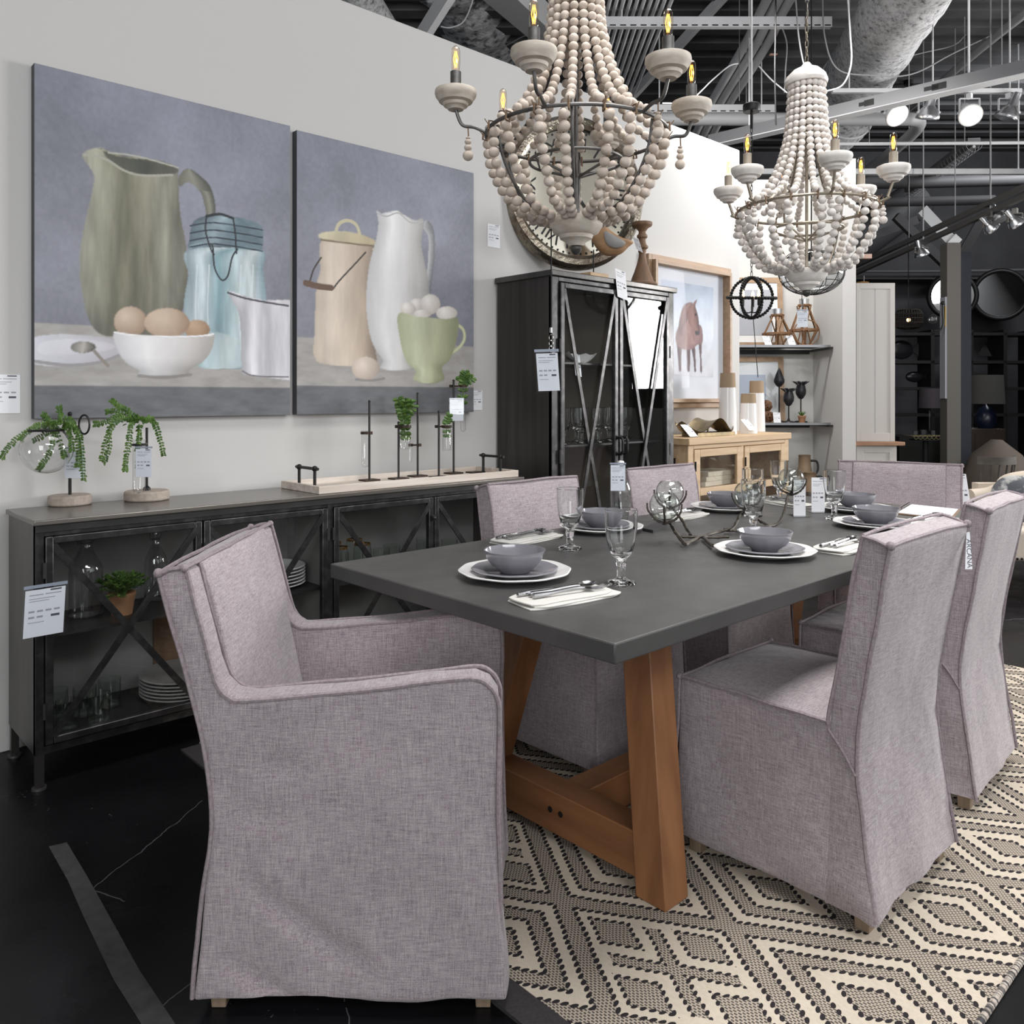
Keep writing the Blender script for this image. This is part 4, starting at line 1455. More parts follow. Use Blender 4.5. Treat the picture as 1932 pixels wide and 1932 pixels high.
cj = T('candle_jar', 'glass jar with a dark filling on the sideboard shelf, beside the armchair back', 'jar', (1.21, 3.16, .4805))
B('glass', MB().lathe([(0, 0), (.042, 0), (.045, .004), (.045, .11), (.043, .11), (.042, .006), (0, .005)], 28), M['clear'], cj)
B('filling', MB().cyl((0, 0, 0), .0415, .006, .035, 28), mat('dark_wax', (.06, .035, .025), .5), cj)

tum = S('tumbler', MB().lathe([(0, .004), (.030, .003), (.032, 0), (.036, .004), (.0385, .10), (.037, .10), (.033, .014), (0, .012)], 24, wob=.02, k=12), M['globe'], 'x', 'glass')
tum['_first'] = 1
for k, (x, y, z, lb) in enumerate(((.79, 3.02, .1425, 'at the front left corner'), (.79, 3.16, .1425, 'at the back left corner'), (.87, 3.12, .1425, 'in the middle of the back'), (.885, 3.02, .1425, 'at the front, beside the plate stack'), (.96, 3.15, .1425, 'at the back, beside the plate stack'))):
    first(tum, (x, y, z), 0, 'clear glass tumbler on the bottom of the sideboard, ' + lb, 'tumblers low in the sideboard')
for k, (x, y, lb) in enumerate(((2.07, 3.07, 'left one behind the third door'), (2.16, 3.12, 'right one behind the third door'), (2.34, 3.06, 'front left behind the last door'), (2.44, 3.05, 'front right behind the last door'), (2.38, 3.17, 'back behind the last door'))):
    first(tum, (x, y, .4805), 0, 'clear tumbler on the sideboard shelf, ' + lb, 'tumblers on the sideboard shelf')
wg = T('gilt_rim_glass', 'x', 'glass')
B('glass', MB().lathe([(0, .003), (.030, 0), (.034, .004), (.041, .06), (.039, .11), (.035, .138), (.0335, .138), (.0375, .11), (.039, .06), (.032, .008), (0, .006)], 24), M['globe'], wg)
B('gilt_rim', MB().lathe([(.0357, .132), (.0354, .1395), (.033, .1395), (.0335, .132)], 24, closed=True), mat('gilt', (.65, .36, .12), .25, 1), wg)
wg['_first'] = 1
for x, y, lb in ((1.845, 3.05, 'leftmost of four'), (1.885, 3.17, 'second from the left'), (1.965, 3.06, 'second from the right'), (2.00, 3.18, 'rightmost of four')):
    first(wg, (x, y, .4805), 0, 'gilt-rimmed glass on the sideboard shelf behind the third door, ' + lb, 'gilt-rimmed glasses')
pt = S('stacked_plate', MB().lathe(plate_prof(.135, .014), 40), M['china'], 'x', 'plate')
pt['_first'] = 1
for k in range(6): first(pt, (1.58, 3.14, .4807 + k * .0135), 0, 'white plate in the shelf stack behind the second sideboard door, ' + ('lowest', 'second', 'third', 'fourth', 'fifth', 'topmost')[k], 'white plates stacked on the sideboard shelf')
pg = S('platter', MB().lathe(plate_prof(.155, .014, .005), 44), mat('grey_stoneware', (.30, .295, .29), .3), 'x', 'plate')
pg['_first'] = 1
for k in range(6): first(pg, (1.215, 3.12, .1425 + k * .0125), 0, 'grey plate in the bottom stack of the sideboard, ' + ('lowest', 'second', 'third', 'fourth', 'fifth', 'topmost')[k], 'grey plates stacked low in the sideboard')
lw = T('leaning_board', 'patterned brown board leaning in the sideboard below its shelf', 'board', (1.33, 3.2, .1425))
B('board', MB().hexa([(1.16, 3.272, .1425), (1.56, 3.272, .1425), (1.56, 3.285, .1425), (1.16, 3.285, .1425)], [(1.16, 3.276, .46), (1.56, 3.276, .46), (1.56, 3.288, .46), (1.16, 3.288, .46)]), M['brown_wood'], lw, w=True)

hg = at_y(43, 1206, 2.925)
t = card('sideboard_price_tag', 'price tag in a clear sleeve hanging on the left front corner of the sideboard', 'tag', hg, .112, .148, V((1, -.1, .03)), V((.05, 0, 1)), holder=.005)

# ------------------------------------------------------------------ plant stands, tray and stem vases on the sideboard
SZ = .8625


def stem_leaves(mb, pts, l, w, seed, n=7, r=.0012):
    rg = random.Random(seed)
    P = spline(pts, n)
    mb.tube(P, r, 5)
    for i, q in enumerate(P[1:]):
        d = (P[i + 1] - P[i]).normalized()
        for s_g in (-1, 1):
            sd_ = d.cross(V((c_, s_, 0)))
            mb.leaf(q, sd_ * s_g + d * .35 + V((rg.uniform(-.5, .5), rg.uniform(-.5, .5), rg.uniform(-.4, .2))) * .7, l * rg.uniform(.75, 1.2), w, up=(c_, s_, .3))
    return mb


ps = T('plant_stand', 'round stone based iron stand holding a tilted glass globe with a trailing plant', 'plant stand', at_z(132, 952, SZ))
g0 = WM[ps.name].translation
B('base', MB().cyl(g0, .072, 0, .036, 40), M['stone'], ps, w=True, bev=.006)
d0 = 2.84
B('rod', MB().cyl(g0, .0058, .036, .325, 10).ball(g0 + V((0, 0, .33)), .008, 10, 7), M['black'], ps, w=True)
gc = at_d(88, 848, d0 - .02)
B('globe', MB().ball(gc, .083, 32, 20), M['clear'], ps, w=True)
B('ring', MB().tube([gc + V((.055 * math.cos(a) * s_, -.055 * math.cos(a) * c_, .066)) + V((c_, s_, 0)) * .055 * math.sin(a) for a in [2 * pi * k / 24 for k in range(24)]], .004, 8, closed=True).tube([gc + V((.055 * s_, -.055 * c_, .066)), g0 + V((0, 0, .232))], .004, 8), M['black'], ps, w=True)
B('finial_ring', MB().tube([at_d(159 + 10 * math.cos(a), 801 + 18 * math.sin(a), d0) for a in [2 * pi * k / 20 for k in range(20)]], .0035, 8, closed=True), M['black'], ps, w=True)
mb = MB()
def PX(l, d): return [at_d(x, y, d + z) for x, y, z in l]
for k, l in enumerate(([(100, 808, 0), (70, 805, .03), (40, 822, .04), (15, 845, .02), (2, 865, 0)], [(105, 806, 0), (80, 800, -.04), (55, 812, -.06), (38, 830, -.07)], [(112, 800, 0), (113, 785, .03), (111, 768, .04)], [(118, 802, 0), (140, 805, -.03), (152, 830, -.04), (155, 870, -.04), (157, 905, -.03)],
                       [(120, 800, 0), (142, 812, .03), (148, 850, .04), (146, 880, .04)], [(112, 805, 0), (100, 825, 0), (95, 850, 0), (80, 875, .02), (72, 886, .02)], [(110, 805, .02), (88, 818, .03), (62, 832, .04)], [(104, 805, .02), (118, 850, .03), (122, 862, .03)], [(100, 800, -.02), (128, 790, -.05), (140, 800, -.07)], [(95, 806, .02), (90, 790, .05), (80, 782, .06)], [(118, 800, .01), (132, 820, -.05), (136, 850, -.06)])):
    stem_leaves(mb, PX(l, d0), .0125, .0088, k, 7)
leaf_cloud(mb, at_d(105, 808, d0), .05, 60, .016, .011, 3, .5)
B('plant', mb, M['green_leaf'], ps, w=True, smooth=0)
tq = at_d(122, 902, d0 + .06)
card('plant_stand_tag', 'price tag hanging behind the plant stand with the glass globe', 'tag', tq, .068, .10, rt, UZ, holder=.003)

ps = T('plant_stand', 'round stone based iron stand holding a glass tube with a trailing plant', 'plant stand', at_z(277, 943, SZ))
g0 = WM[ps.name].translation
d0 = 2.93
B('base', MB().cyl(g0, .080, 0, .036, 40), M['stone'], ps, w=True, bev=.006)
B('rod', MB().cyl(g0, .005, .036, .275, 10).lathe([(.014, .036), (.013, .046), (.005, .054)], 12, g0), M['black'], ps, w=True)
tb = at_d(262, 925, d0 - .01)
tb.z = SZ + .05
B('glass_tube', MB().lathe([(0, 0), (.016, .004), (.021, .014), (.021, .185), (.0235, .19)], 20, tb), M['clear'], ps, w=True)
B('clamp', MB().tube([tb + V((.023 * math.cos(a), .023 * math.sin(a), .172)) for a in [2 * pi * k / 20 for k in range(20)]], .0035, 8, closed=True).tube([tb + V((.02, 0, .172)), g0 + V((0, 0, .215))], .0035, 8), M['black'], ps, w=True)
mb = MB()
for k, l in enumerate(([(262, 795, 0), (240, 775, 0), (222, 765, .02), (210, 755, .03)], [(258, 795, 0), (235, 790, -.02), (215, 800, -.04), (200, 830, -.05), (192, 868, -.05)], [(258, 795, .02), (225, 785, .04), (195, 798, .05), (178, 800, .05)], [(262, 798, 0), (248, 800, -.05), (243, 830, -.06), (238, 865, -.06), (236, 888, -.06)], [(266, 795, 0), (288, 795, -.03), (300, 825, -.04), (308, 858, -.04)], [(264, 800, 0), (262, 830, -.03), (258, 850, -.03)], [(250, 788, .02), (216, 775, .03), (200, 778, .05)], [(270, 798, .02), (282, 788, .04), (292, 800, .05)], [(230, 780, -.02), (208, 800, -.03), (206, 845, -.03), (195, 872, -.02)], [(262, 800, 0), (262, 850, 0), (261, 890, 0)])):
    stem_leaves(mb, PX(l, d0), .0125, .0088, 30 + k, 7)
leaf_cloud(mb, at_d(258, 797, d0), .036, 40, .016, .011, 4, .5)
B('plant', mb, M['green_leaf'], ps, w=True, smooth=0)
tq = at_d(256, 900, d0 - .05)
card('plant_stand_tag', 'price tag hanging in front of the plant stand with the glass tube', 'tag', tq, .056, .098, rt, UZ, holder=.003)

tr = T('wooden_tray', 'long whitewashed wooden tray with black pipe handles on the sideboard', 'tray', (2.30, 3.11, SZ))
x0, x1, y0, y1 = 1.69, 2.795, 2.95, 3.27
B('tray_base', MB().bx(x0 + .012, x1 - .012, y0 + .012, y1 - .012, SZ, SZ + .008), M['whitewash'], tr, w=True)
m = MB().bx(x0, x1, y0, y0 + .013, SZ, SZ + .032).bx(x0, x1, y1 - .013, y1, SZ, SZ + .032).bx(x0, x0 + .013, y0 + .013, y1 - .013, SZ, SZ + .032).bx(x1 - .013, x1, y0 + .013, y1 - .013, SZ, SZ + .032)
B('tray_rim', m, M['whitewash'], tr, w=True, bev=.002)
for x in (x0 + .035, x1 - .035):
    h, m = SZ + .095, MB()
    for y in (3.045, 3.175):
        m.cyl((x, y, 0), .0065, SZ + .008, h, 10).ball((x, y, h), .0125, 10, 7).cyl((x, y, 0), .011, SZ + .008, SZ + .014, 10)
    m.tube([(x, 3.02, h), (x, 3.20, h)], .0065, 10)
    B('handle', m, M['black'], tr, w=True, label='black iron pipe handle')
TZ = SZ + .0085


def stem_stand(px, pyb, ptop, label, extra):
    q = at_z(px, pyb, TZ)
    q.y = min(max(q.y, 3.0), 3.22)
    d = q.x * c_ + q.y * s_
    t = T('stem_vase_stand', label, 'vase', q, 0, 'iron rod stem vases on the tray')
    h = EYE - (ptop - 751) * d / FPX - TZ
    B('base_plate', MB().bx(-.040, .040, -.030, .030, 0, .007), M['rust'], t, bev=.001)
    B('rod', MB().cyl((0, 0, 0), .0052, .007, h - .008, 10).ball((0, 0, h - .006), .0065, 8, 6), M['steel_dark'], t)
    def place_z(py): return EYE - (py - 751) * d / FPX - TZ
    for kind, dx, pz0, pz1, r in extra:
        ox = dx * d / FPX
        c = V((s_ * ox, -c_ * ox, 0))
        z0, z1 = place_z(pz1), place_z(pz0)
        if kind == 'bulb': pr = [(0, 0), (r * .8, .002), (r, .02), (r * .98, (z1 - z0) * .5), (r * .4, (z1 - z0) * .72), (r * .35, z1 - z0)]
        elif kind == 'bottle': pr = [(0, 0), (r, .001), (r, (z1 - z0) * .8), (r * .6, (z1 - z0) * .9), (r * .55, z1 - z0)]
        else: pr = [(0, 0), (r * .7, .004), (r, .014), (r, z1 - z0 - .004), (r * 1.15, z1 - z0)]
        B('glass_vessel', MB().lathe(pr, 20, c + V((0, 0, z0))), M['clear'], t)
        cz = z1 - .012
        m = MB().lathe([(r * .9 + .001, cz - .006), (r * .9 + .006, cz - .006), (r * .9 + .006, cz + .006), (r * .9 + .001, cz + .006)], 20, c, closed=True)
        m.tube([V((0, 0, cz)), c * (1 - r / max(c.length, .001)) + V((0, 0, cz))], .004, 8).box((-c.x * .25, -c.y * .25, cz), (.016, .012, .014))
        B('clamp', m, M['rust'], t)
    return t, d, place_z


stem_stand(697, 907, 755, 'iron stem stand with an empty glass tube on the tray, leftmost of its row', [('tube', -8, 812, 882, .017)])
t, d, pz = stem_stand(752, 904, 795, 'iron stem stand with a green sprig in a round glass bulb on the tray', [('bulb', 12, 800, 848, .026)])
o = V((12 * d / FPX * s_, -12 * d / FPX * c_, 0))
mb = MB()
rg = random.Random(8)
for k in range(9):
    e = o + V((rg.uniform(-.035, .035), rg.uniform(-.03, .03), pz(rg.uniform(752, 775))))
    stem_leaves(mb, [o + V((0, 0, pz(835))), o + V((0, 0, pz(800))), e], .026, .020, 50 + k, 4)
leaf_cloud(mb, o + V((0, 0, pz(772))), .035, 50, .026, .018, 10, 1.2)
B('sprig', mb, M['green_leaf'], t, smooth=0)
stem_stand(779, 898, 740, 'taller iron rod stem stand just behind the round glass bulb on the tray', [('tube', -13, 835, 872, .007)])
t, d, pz = stem_stand(828, 901, 774, 'iron stem stand with a small square-shouldered bottle and pale sprig on the tray', [('bottle', 15, 800, 850, .021)])
o = V((15 * d / FPX * s_, -15 * d / FPX * c_, 0))
mb = MB()
for k in range(6): stem_leaves(mb, [o + V((0, 0, pz(830))), o + V((0, 0, pz(800))), o + V((rg.uniform(-.025, .025), rg.uniform(-.02, .02), pz(rg.uniform(782, 795))))], .02, .015, 70 + k, 4)
B('sprig', mb, M['leaf_pale'], t, smooth=0)
t, d, pz = stem_stand(850, 893, 716, 'tallest iron stem stand, with glass tube and leafy sprig, right on the tray', [('tube', 18, 724, 815, .013)])
o = V((18 * d / FPX * s_, -18 * d / FPX * c_, 0))
mb = MB()
for k in range(7): stem_leaves(mb, [o + V((0, 0, pz(770))), o + V((0, 0, pz(728))), o + V((rg.uniform(-.02, .05), rg.uniform(-.03, .02), pz(rg.uniform(698, 718))))], .026, .018, 90 + k, 4)
B('sprig', mb, M['green_leaf'], t, smooth=0)
q = at_z(894, 892, TZ)
S('spare_base', MB().bx(q.x - .035, q.x + .035, q.y - .025, q.y + .025, TZ, TZ + .007), M['rust'], 'small flat rusty metal plate lying at the right end of the tray', 'plate', bev=.001)
tq = at_d(849, 794, 3.93)
card('stem_vase_tag', 'price tag hanging on the tallest stem vase of the tray', 'tag', tq, .064, .10, rt, UZ, holder=.003)
# ------------------------------------------------------------------ tall steel cabinet
ar = T('display_cabinet', 'tall dark steel display cabinet with two narrow glass doors and long crossed bars', 'cabinet', (3.52, 3.13, 0))
K = dict(parent=ar, w=True)
ins = mat('cabinet_brown_lining', (.115, .095, .075), .55)
side_m = mat('dark_steel_side', (.040, .037, .034), .42, .55, col2=(.062, .057, .053), sc=6, st=(1, 3, .15))
B('top_panel', MB().bx(2.985, 4.05, 2.905, 3.34, 1.872, 1.902), M['steel'], bev=.004, **K)
for x0, x1 in ((3.0, 3.012), (4.023, 4.035)): B('side_panel', MB().bx(x0, x1, 2.922, 3.333, .08, 1.872), side_m, **K)
B('back_panel', MB().bx(3.012, 4.023, 3.322, 3.333, .08, 1.872), ins, **K)
B('bottom_panel', MB().bx(3.012, 4.023, 2.945, 3.322, .10, .12), ins, **K)
for z in (.55, 1.0, 1.44): B('shelf', MB().bx(3.012, 4.023, 2.985, 3.322, z - .010, z), M['steel_dark'], **K)
B('front_frame', MB().bx(3.0, 3.05, 2.920, 2.945, .08, 1.872).bx(3.985, 4.035, 2.920, 2.945, .08, 1.872).bx(3.05, 3.985, 2.920, 2.945, 1.848, 1.872).bx(3.05, 3.985, 2.920, 2.945, .08, .11), M['steel_edge'], bev=.003, **K)
for x in (3.02, 4.015):
    for y in (2.945, 3.315): B('leg', MB().box((x, y, .04), (.03, .03, .0795)), M['steel'], **K)
for i, (x0, x1) in enumerate(((3.055, 3.512), (3.524, 3.980))):
    z0, z1, f = .115, 1.844, .030
    d = B('door', MB().bx(x0, x0 + f, 2.908, 2.932, z0, z1).bx(x1 - f, x1, 2.908, 2.932, z0, z1).bx(x0 + f, x1 - f, 2.908, 2.932, z0, z0 + f).bx(x0 + f, x1 - f, 2.908, 2.932, z1 - f, z1), M['steel_edge'], bev=.004, **K)
    B('glass_pane', MB().bx(x0 + f, x1 - f, 2.921, 2.925, z0 + f, z1 - f), M['pane'], d, w=True, smooth=0)
    B('cross_bar', MB().bar((x0 + f, 2.914, z1 - f), (x1 - f, 2.914, z0 + f + .02), .021, .006, (0, 1, 0)), M['steel_edge'], d, w=True)
    B('cross_bar', MB().bar((x0 + f, 2.9075, z0 + f + .02), (x1 - f, 2.9075, z1 - f), .021, .006, (0, 1, 0)), M['steel_edge'], d, w=True)
    hx = x1 - .014 if i == 0 else x0 + .014
    B('handle', MB().tube(spline([(hx, 2.908, .945), (hx, 2.872, .95), (hx, 2.868, .99), (hx, 2.872, 1.03), (hx, 2.908, 1.035)], 5), .007, 8).disc((hx, 2.908, .945), (0, -1, 0), .012, .004, 12).disc((hx, 2.908, 1.035), (0, -1, 0), .012, .004, 12), M['black'], d, w=True, label='black door handle')
    hx = x0 - .002 if i == 0 else x1 + .002
    m = MB()
    for z in (.4, .95, 1.52): m.cyl((hx, 2.912, 0), .008, z - .035, z + .035, 10)
    B('hinge', m, M['steel_dark'], d, w=True)

# kept inside the tall cabinet
for k, (x, y, lb) in enumerate(((3.20, 3.03, 'leftmost'), (3.27, 3.16, 'second from the left'), (3.36, 3.05, 'third from the left'), (3.44, 3.15, 'fourth from the left'), (3.49, 3.03, 'just left of the door meeting'), (3.66, 3.10, 'first right of the door meeting'), (3.80, 3.09, 'rightmost'))):
    first(goblet, (x, y, 1.0005), 0, 'clear goblet on the middle shelf of the tall cabinet, ' + lb, 'goblets inside the tall cabinet')
vs = T('pitcher', 'pale stoneware pitcher with a dark rim on the top shelf of the tall cabinet', 'vase', (3.17, 3.16, 1.4405))
B('body', MB().lathe([(0, 0), (.05, 0), (.06, .05), (.055, .15), (.036, .22), (.034, .25)], 24), mat('pale_stoneware', (.50, .45, .36), .5), vs)
B('rim', MB().lathe([(.034, .25), (.04, .27), (.044, .32), (.040, .32), (.034, .27), (.03, .25)], 24), M['steel_dark'], vs, label='dark rim')
sh = MB()
vsx, fsx = [], []
for i in range(9):
    for j in range(17):
        a, q = pi * j / 16, i / 8
        vsx.append((3.38 + q * .115 * math.cos(a), 3.05 + q * .13 * math.sin(a) * .9, 1.4425 + .055 * q * q + .006 * math.cos(10 * a) * q))
for i in range(8):
    for j in range(16): fsx.append((i * 17 + j, i * 17 + j + 1, i * 17 + 18 + j, i * 17 + 17 + j))
sh.add(vsx, fsx).add([(x, y, z - .002) for x, y, z in vsx], [f[::-1] for f in fsx])
S('shell_dish', sh, M['china'], 'white ribbed shell shaped dish on the upper shelf of the tall cabinet', 'dish')
pm = T('round_plaque', 'round white plate standing at the left on the middle shelf of the tall cabinet', 'plate', (3.085, 3.26, 1.0005))
B('plate', MB().disc((3.095, 3.25, 1.23), (-.05, -1, .08), .085, .012, 36), M['china'], pm, w=True)
B('easel', MB().tube([(3.05, 3.24, 1.001), (3.07, 3.268, 1.18)], .004, 6).tube([(3.14, 3.24, 1.001), (3.12, 3.268, 1.18)], .004, 6).tube([(3.05, 3.236, 1.14), (3.14, 3.236, 1.14)], .004, 6), M['black'], pm, w=True)
S('silver_goblet', MB().lathe([(0, 0), (.032, 0), (.03, .006), (.01, .015), (.009, .06), (.03, .08), (.036, .13), (.034, .13), (.028, .085), (0, .075)], 24, (3.115, 3.04, 1.0005)), M['chrome'], 'small polished silver goblet at the left on the middle cabinet shelf', 'cup')
for k, (x, y, lb) in enumerate(((3.14, 3.10, 'left'), (3.30, 3.18, 'middle'), (3.78, 3.12, 'right'))):
    swing_bottle((x, y, .5505), 'swing-top bottle on the lower shelf of the tall cabinet, ' + lb + ' of three', .27, .042, M['clear'])
q = at_y(1086, 708, 2.99)
card('shelf_price_card', 'white price card hanging from the upper shelf inside the tall cabinet', 'price card', q, .055, .12, (1, .1, -.15), (-.15, 0, 1))

# on top of the tall cabinet
TOPZ = 1.9025
bs = T('bird_sculpture', 'carved wooden bird on a thin rod and block, on top of the tall cabinet', 'sculpture', (3.455, 3.04, TOPZ))
b0 = WM[bs.name].translation
dB = b0.x * c_ + b0.y * s_
B('block', MB().hexa([b0 + V((x, y, 0)) for x, y in ((-.075, -.045), (.075, -.045), (.075, .045), (-.075, .045))], [b0 + V((x, y, .038)) for x, y in ((-.075, -.045), (.075, -.045), (.075, .045), (-.075, .045))]), M['pale_wood'], bs, w=True, bev=.003)
bc = at_d(1150, 478, dB)
B('rod', MB().tube([b0 + V((0, 0, .038)), (b0.x, b0.y, bc.z + .02)], .0035, 8), M['black'], bs, w=True)
P = [(1116, 412), (1111, 436), (1121, 462), (1138, 480), (1155, 483), (1172, 479), (1186, 466), (1195, 457), (1180, 452), (1162, 443), (1145, 430), (1130, 412)]
P = spline([at_d(x, y, dB) for x, y in P], 4, True)
n_ = len(P)
cen = sum(P, V()) / n_
fw = V((c_, s_, 0))
vsx, fsx = [], []
for k in range(-4, 5):                     # the body bulges towards its middle
    t_ = k / 4
    sc = (1 - abs(t_) ** 2.4) ** .5 if abs(t_) < 1 else .02
    vsx += [cen + (q - cen) * max(sc, .05) + fw * (.055 * t_) for q in P]
for k in range(8):
    for j in range(n_): fsx.append((k * n_ + j, k * n_ + (j + 1) % n_, (k + 1) * n_ + (j + 1) % n_, (k + 1) * n_ + j))
fsx += [tuple(range(n_ - 1, -1, -1)), tuple(8 * n_ + j for j in range(n_))]
bd_ = B('body', MB().add(vsx, fsx), mat('carved_wood', (.44, .27, .15), .55, col2=(.34, .20, .10), sc=7, st=(1, 1, 3)), bs, w=True, smooth=80)
W_ = spline([at_d(x, y, dB) - fw * .052 for x, y in ((1139, 440), (1141, 460), (1153, 470), (1168, 470), (1178, 461), (1160, 449))], 4, True)
wc = sum(W_, V()) / len(W_)
vsx = [q for q in W_] + [wc + (q - wc) * .8 - fw * .008 for q in W_] + [wc - fw * .010]
nW = len(W_)
B('wing', MB().add(vsx, [(j, (j + 1) % nW, nW + (j + 1) % nW, nW + j) for j in range(nW)] + [(nW + j, nW + (j + 1) % nW, 2 * nW) for j in range(nW)]), mat('grey_wash', (.30, .29, .28), .7), bs, w=True, smooth=80, label='grey washed wing')

S('candlestick', MB().lathe([(0, 0), (.082, 0), (.088, .008), (.085, .018), (.068, .026), (.064, .036), (.060, .05), (.046, .085), (.031, .13), (.021, .17), (.0195, .19), (.024, .205), (.021, .212), (.034, .222), (.036, .232), (.026, .240), (.021, .255), (.020, .275), (.031, .285), (.031, .296), (.022, .305), (.020, .318), (.034, .338), (.055, .35), (.060, .362), (.058, .372), (.03, .372), (.028, .362), (0, .362)], 32, (3.835, 2.998, TOPZ)),
  M['brown_wood'], 'tall turned brown wooden candlestick on top of the tall cabinet', 'candlestick')
q = at_y(1165, 556, 2.898)
card('cabinet_price_tag', 'white price card bent over the front top edge of the tall cabinet', 'price card', q + V((0, 0, -.01)), .085, .155, (1, -.05, -.2), (-.14, 0, 1))
q = at_d(1201, 470, 4.74)
card('candlestick_tag', 'price card tied to the turned wooden candlestick', 'price card', q, .045, .08, (.8, -.5, -.5), (-.5, 0, .9))

# ------------------------------------------------------------------ round mirror-faced clock
cc = at_d(1087, 363, 4.70)
cn = (V((c_, s_, 0)) * -.93 + V((s_, -c_, 0)) * .36).normalized()
ct, cu_ = V((-cn.y, cn.x, 0)), V((0, 0, 1))
if ct.dot(V((s_, -c_, 0))) < 0: ct = -ct
ck = T('wall_clock', 'large round mirror-faced clock with a hammered metal rim above the tall cabinet', 'clock', cc - V((0, 0, .44)))
am, nt, b = newmat('antique_mirror')
nt.links.new(ramp(nt, noise(nt, 5, (1, 1, 1), 5), [(.3, (.64, .60, .50)), (.7, (.74, .71, .62))]), b.inputs['Base Color'])
b.inputs['Metallic'].default_value = .85
b.inputs['Roughness'].default_value = .13
B('face', MB().disc(cc - cn * .03, cn, .405, .012, 96), am, ck, w=True)
hm = mat('hammered_metal', (.40, .36, .29), .3, .95, col2=(.10, .065, .045), sc=7, lo=.40, hi=.70, bmp=.9, bsc=30, bdist=.01)
m = MB()
pr = [(.365, .010), (.385, .026), (.415, .022), (.436, 0), (.442, -.035), (.432, -.050), (.39, -.05)]
n_ = 120
m.add([cc + (ct * math.cos(2 * pi * k / n_) + cu_ * math.sin(2 * pi * k / n_)) * r + cn * y for r, y in pr for k in range(n_)], [(i * n_ + k, i * n_ + (k + 1) % n_, (i + 1) * n_ + (k + 1) % n_, (i + 1) * n_ + k) for i in range(len(pr) - 1) for k in range(n_)])
B('rim', m, hm, ck, w=True, label='hammered bronze and silver rim')
for k, tx in enumerate(('XII', 'I', 'II', 'III', 'IIII', 'V', 'VI', 'VII', 'VIII', 'IX', 'X', 'XI')):
    a = pi / 2 - k * pi / 6 - R(3)
    u_ = ct * math.cos(a) + cu_ * math.sin(a)
    r_ = ct * math.sin(a) - cu_ * math.cos(a)
    wd_ = .022 * len(tx) + .006
    lettering(tx, .112, ck, cc + u_ * .245 - r_ * wd_ - cn * .017, r_, u_, M['black'], 'numeral')
m = MB()
for k in range(60):
    a = 2 * pi * k / 60
    m.disc(cc + (ct * math.cos(a) + cu_ * math.sin(a)) * .348 - cn * .018, cn, .0065, .002, 10)
B('minute_dots', m, M['black'], ck, w=True)
for a, l, w_ in ((R(125), .20, .012), (R(-50), .30, .010)):
    u_ = ct * math.cos(a) + cu_ * math.sin(a)
    B('hand', MB().bar(cc - u_ * .05 - cn * .008, cc + u_ * l - cn * .008, w_, .004, cn).disc(cc + u_ * l * .72 - cn * .011, cn, w_ * 1.3, .005, 16), M['black'], ck, w=True)
B('hub', MB().disc(cc - cn * .018, cn, .014, .02, 16), M['black'], ck, w=True)
B('wall_hanger', MB().tube([cc - cn * .045 - ct * .30 + cu_ * .1, V((cc.x - .30, 3.349, cc.z + .1))], .008, 8).tube([cc - cn * .045 + ct * .1 + cu_ * .1, V((cc.x + .1, 3.349, cc.z + .1))], .008, 8), M['black'], ck, w=True)

# ------------------------------------------------------------------ framed horse print
hp = T('framed_print', 'print of a brown horse in a deep oak frame right of the tall cabinet', 'picture', (4.775, 3.345, 1.184))
def frame(x0, x1, z0, z1, w, y0, y1, m, par, nm='frame'):
    return B(nm, MB().bx(x0, x0 + w, y0, y1, z0, z1).bx(x1 - w, x1, y0, y1, z0, z1).bx(x0 + w, x1 - w, y0, y1, z0, z0 + w).bx(x0 + w, x1 - w, y0, y1, z1 - w, z1), m, par, w=True, bev=.002)
frame(4.289, 5.262, 1.184, 2.190, .035, 3.300, 3.348, M['frame_wood'], hp)
frame(4.325, 5.226, 1.220, 2.154, .026, 3.270, 3.348, M['frame_wood'], hp, 'inner_frame')
B('mount', MB().bx(4.351, 5.20, 3.330, 3.340, 1.246, 2.128), mat('pale_mount', (.70, .72, .77), .8), hp, w=True, smooth=0)
p = Paint(4.46, 5.075, 1.40, 2.04, 130, 150, 3.328)
n = vnoise(p.H, p.W, (6, 6), 3, 5)
t_ = np.clip((p.Z - 1.40) / .64, 0, 1)
p.C = lin(np.clip(np.stack([np.interp(t_, [0, .25, .6, 1], q) for q in ((206, 216, 222, 190), (206, 218, 228, 200), (212, 224, 238, 216))], -1) * (1 + .18 * n)[..., None], 0, 255))
br = [(0, (120, 96, 92)), (.5, (150, 112, 104)), (1, (104, 78, 72))]
Q = lambda *l: [(1250 + x / 6.067, 540 + y / 6.067) for x, y in l]
for l in (Q((165, 660), (222, 700), (215, 800), (216, 965), (190, 965), (180, 830)), Q((280, 690), (318, 690), (318, 800), (312, 968), (285, 965), (280, 850)), Q((330, 680), (372, 690), (378, 800), (385, 972), (366, 972), (355, 830)), Q((415, 660), (450, 660), (446, 800), (454, 975), (432, 975), (430, 820))):
    p.fill(l, [(0, (96, 80, 84)), (1, (120, 100, 102))], .1, 4, k=2)
p.fill(Q((150, 560), (190, 460), (280, 400), (380, 450), (440, 450), (462, 560), (452, 660), (400, 670), (340, 720), (270, 730), (190, 700), (155, 640)), [(0, (150, 126, 124)), (.5, (176, 144, 140)), (1, (136, 108, 108))], .2, 6)
p.fill(Q((200, 560), (185, 470), (205, 330), (240, 230), (290, 190), (345, 190), (330, 260), (290, 330), (285, 395), (235, 470), (225, 560)), [(0, (128, 104, 104)), (.5, (158, 130, 126)), (1, (120, 96, 94))], .2, 8)
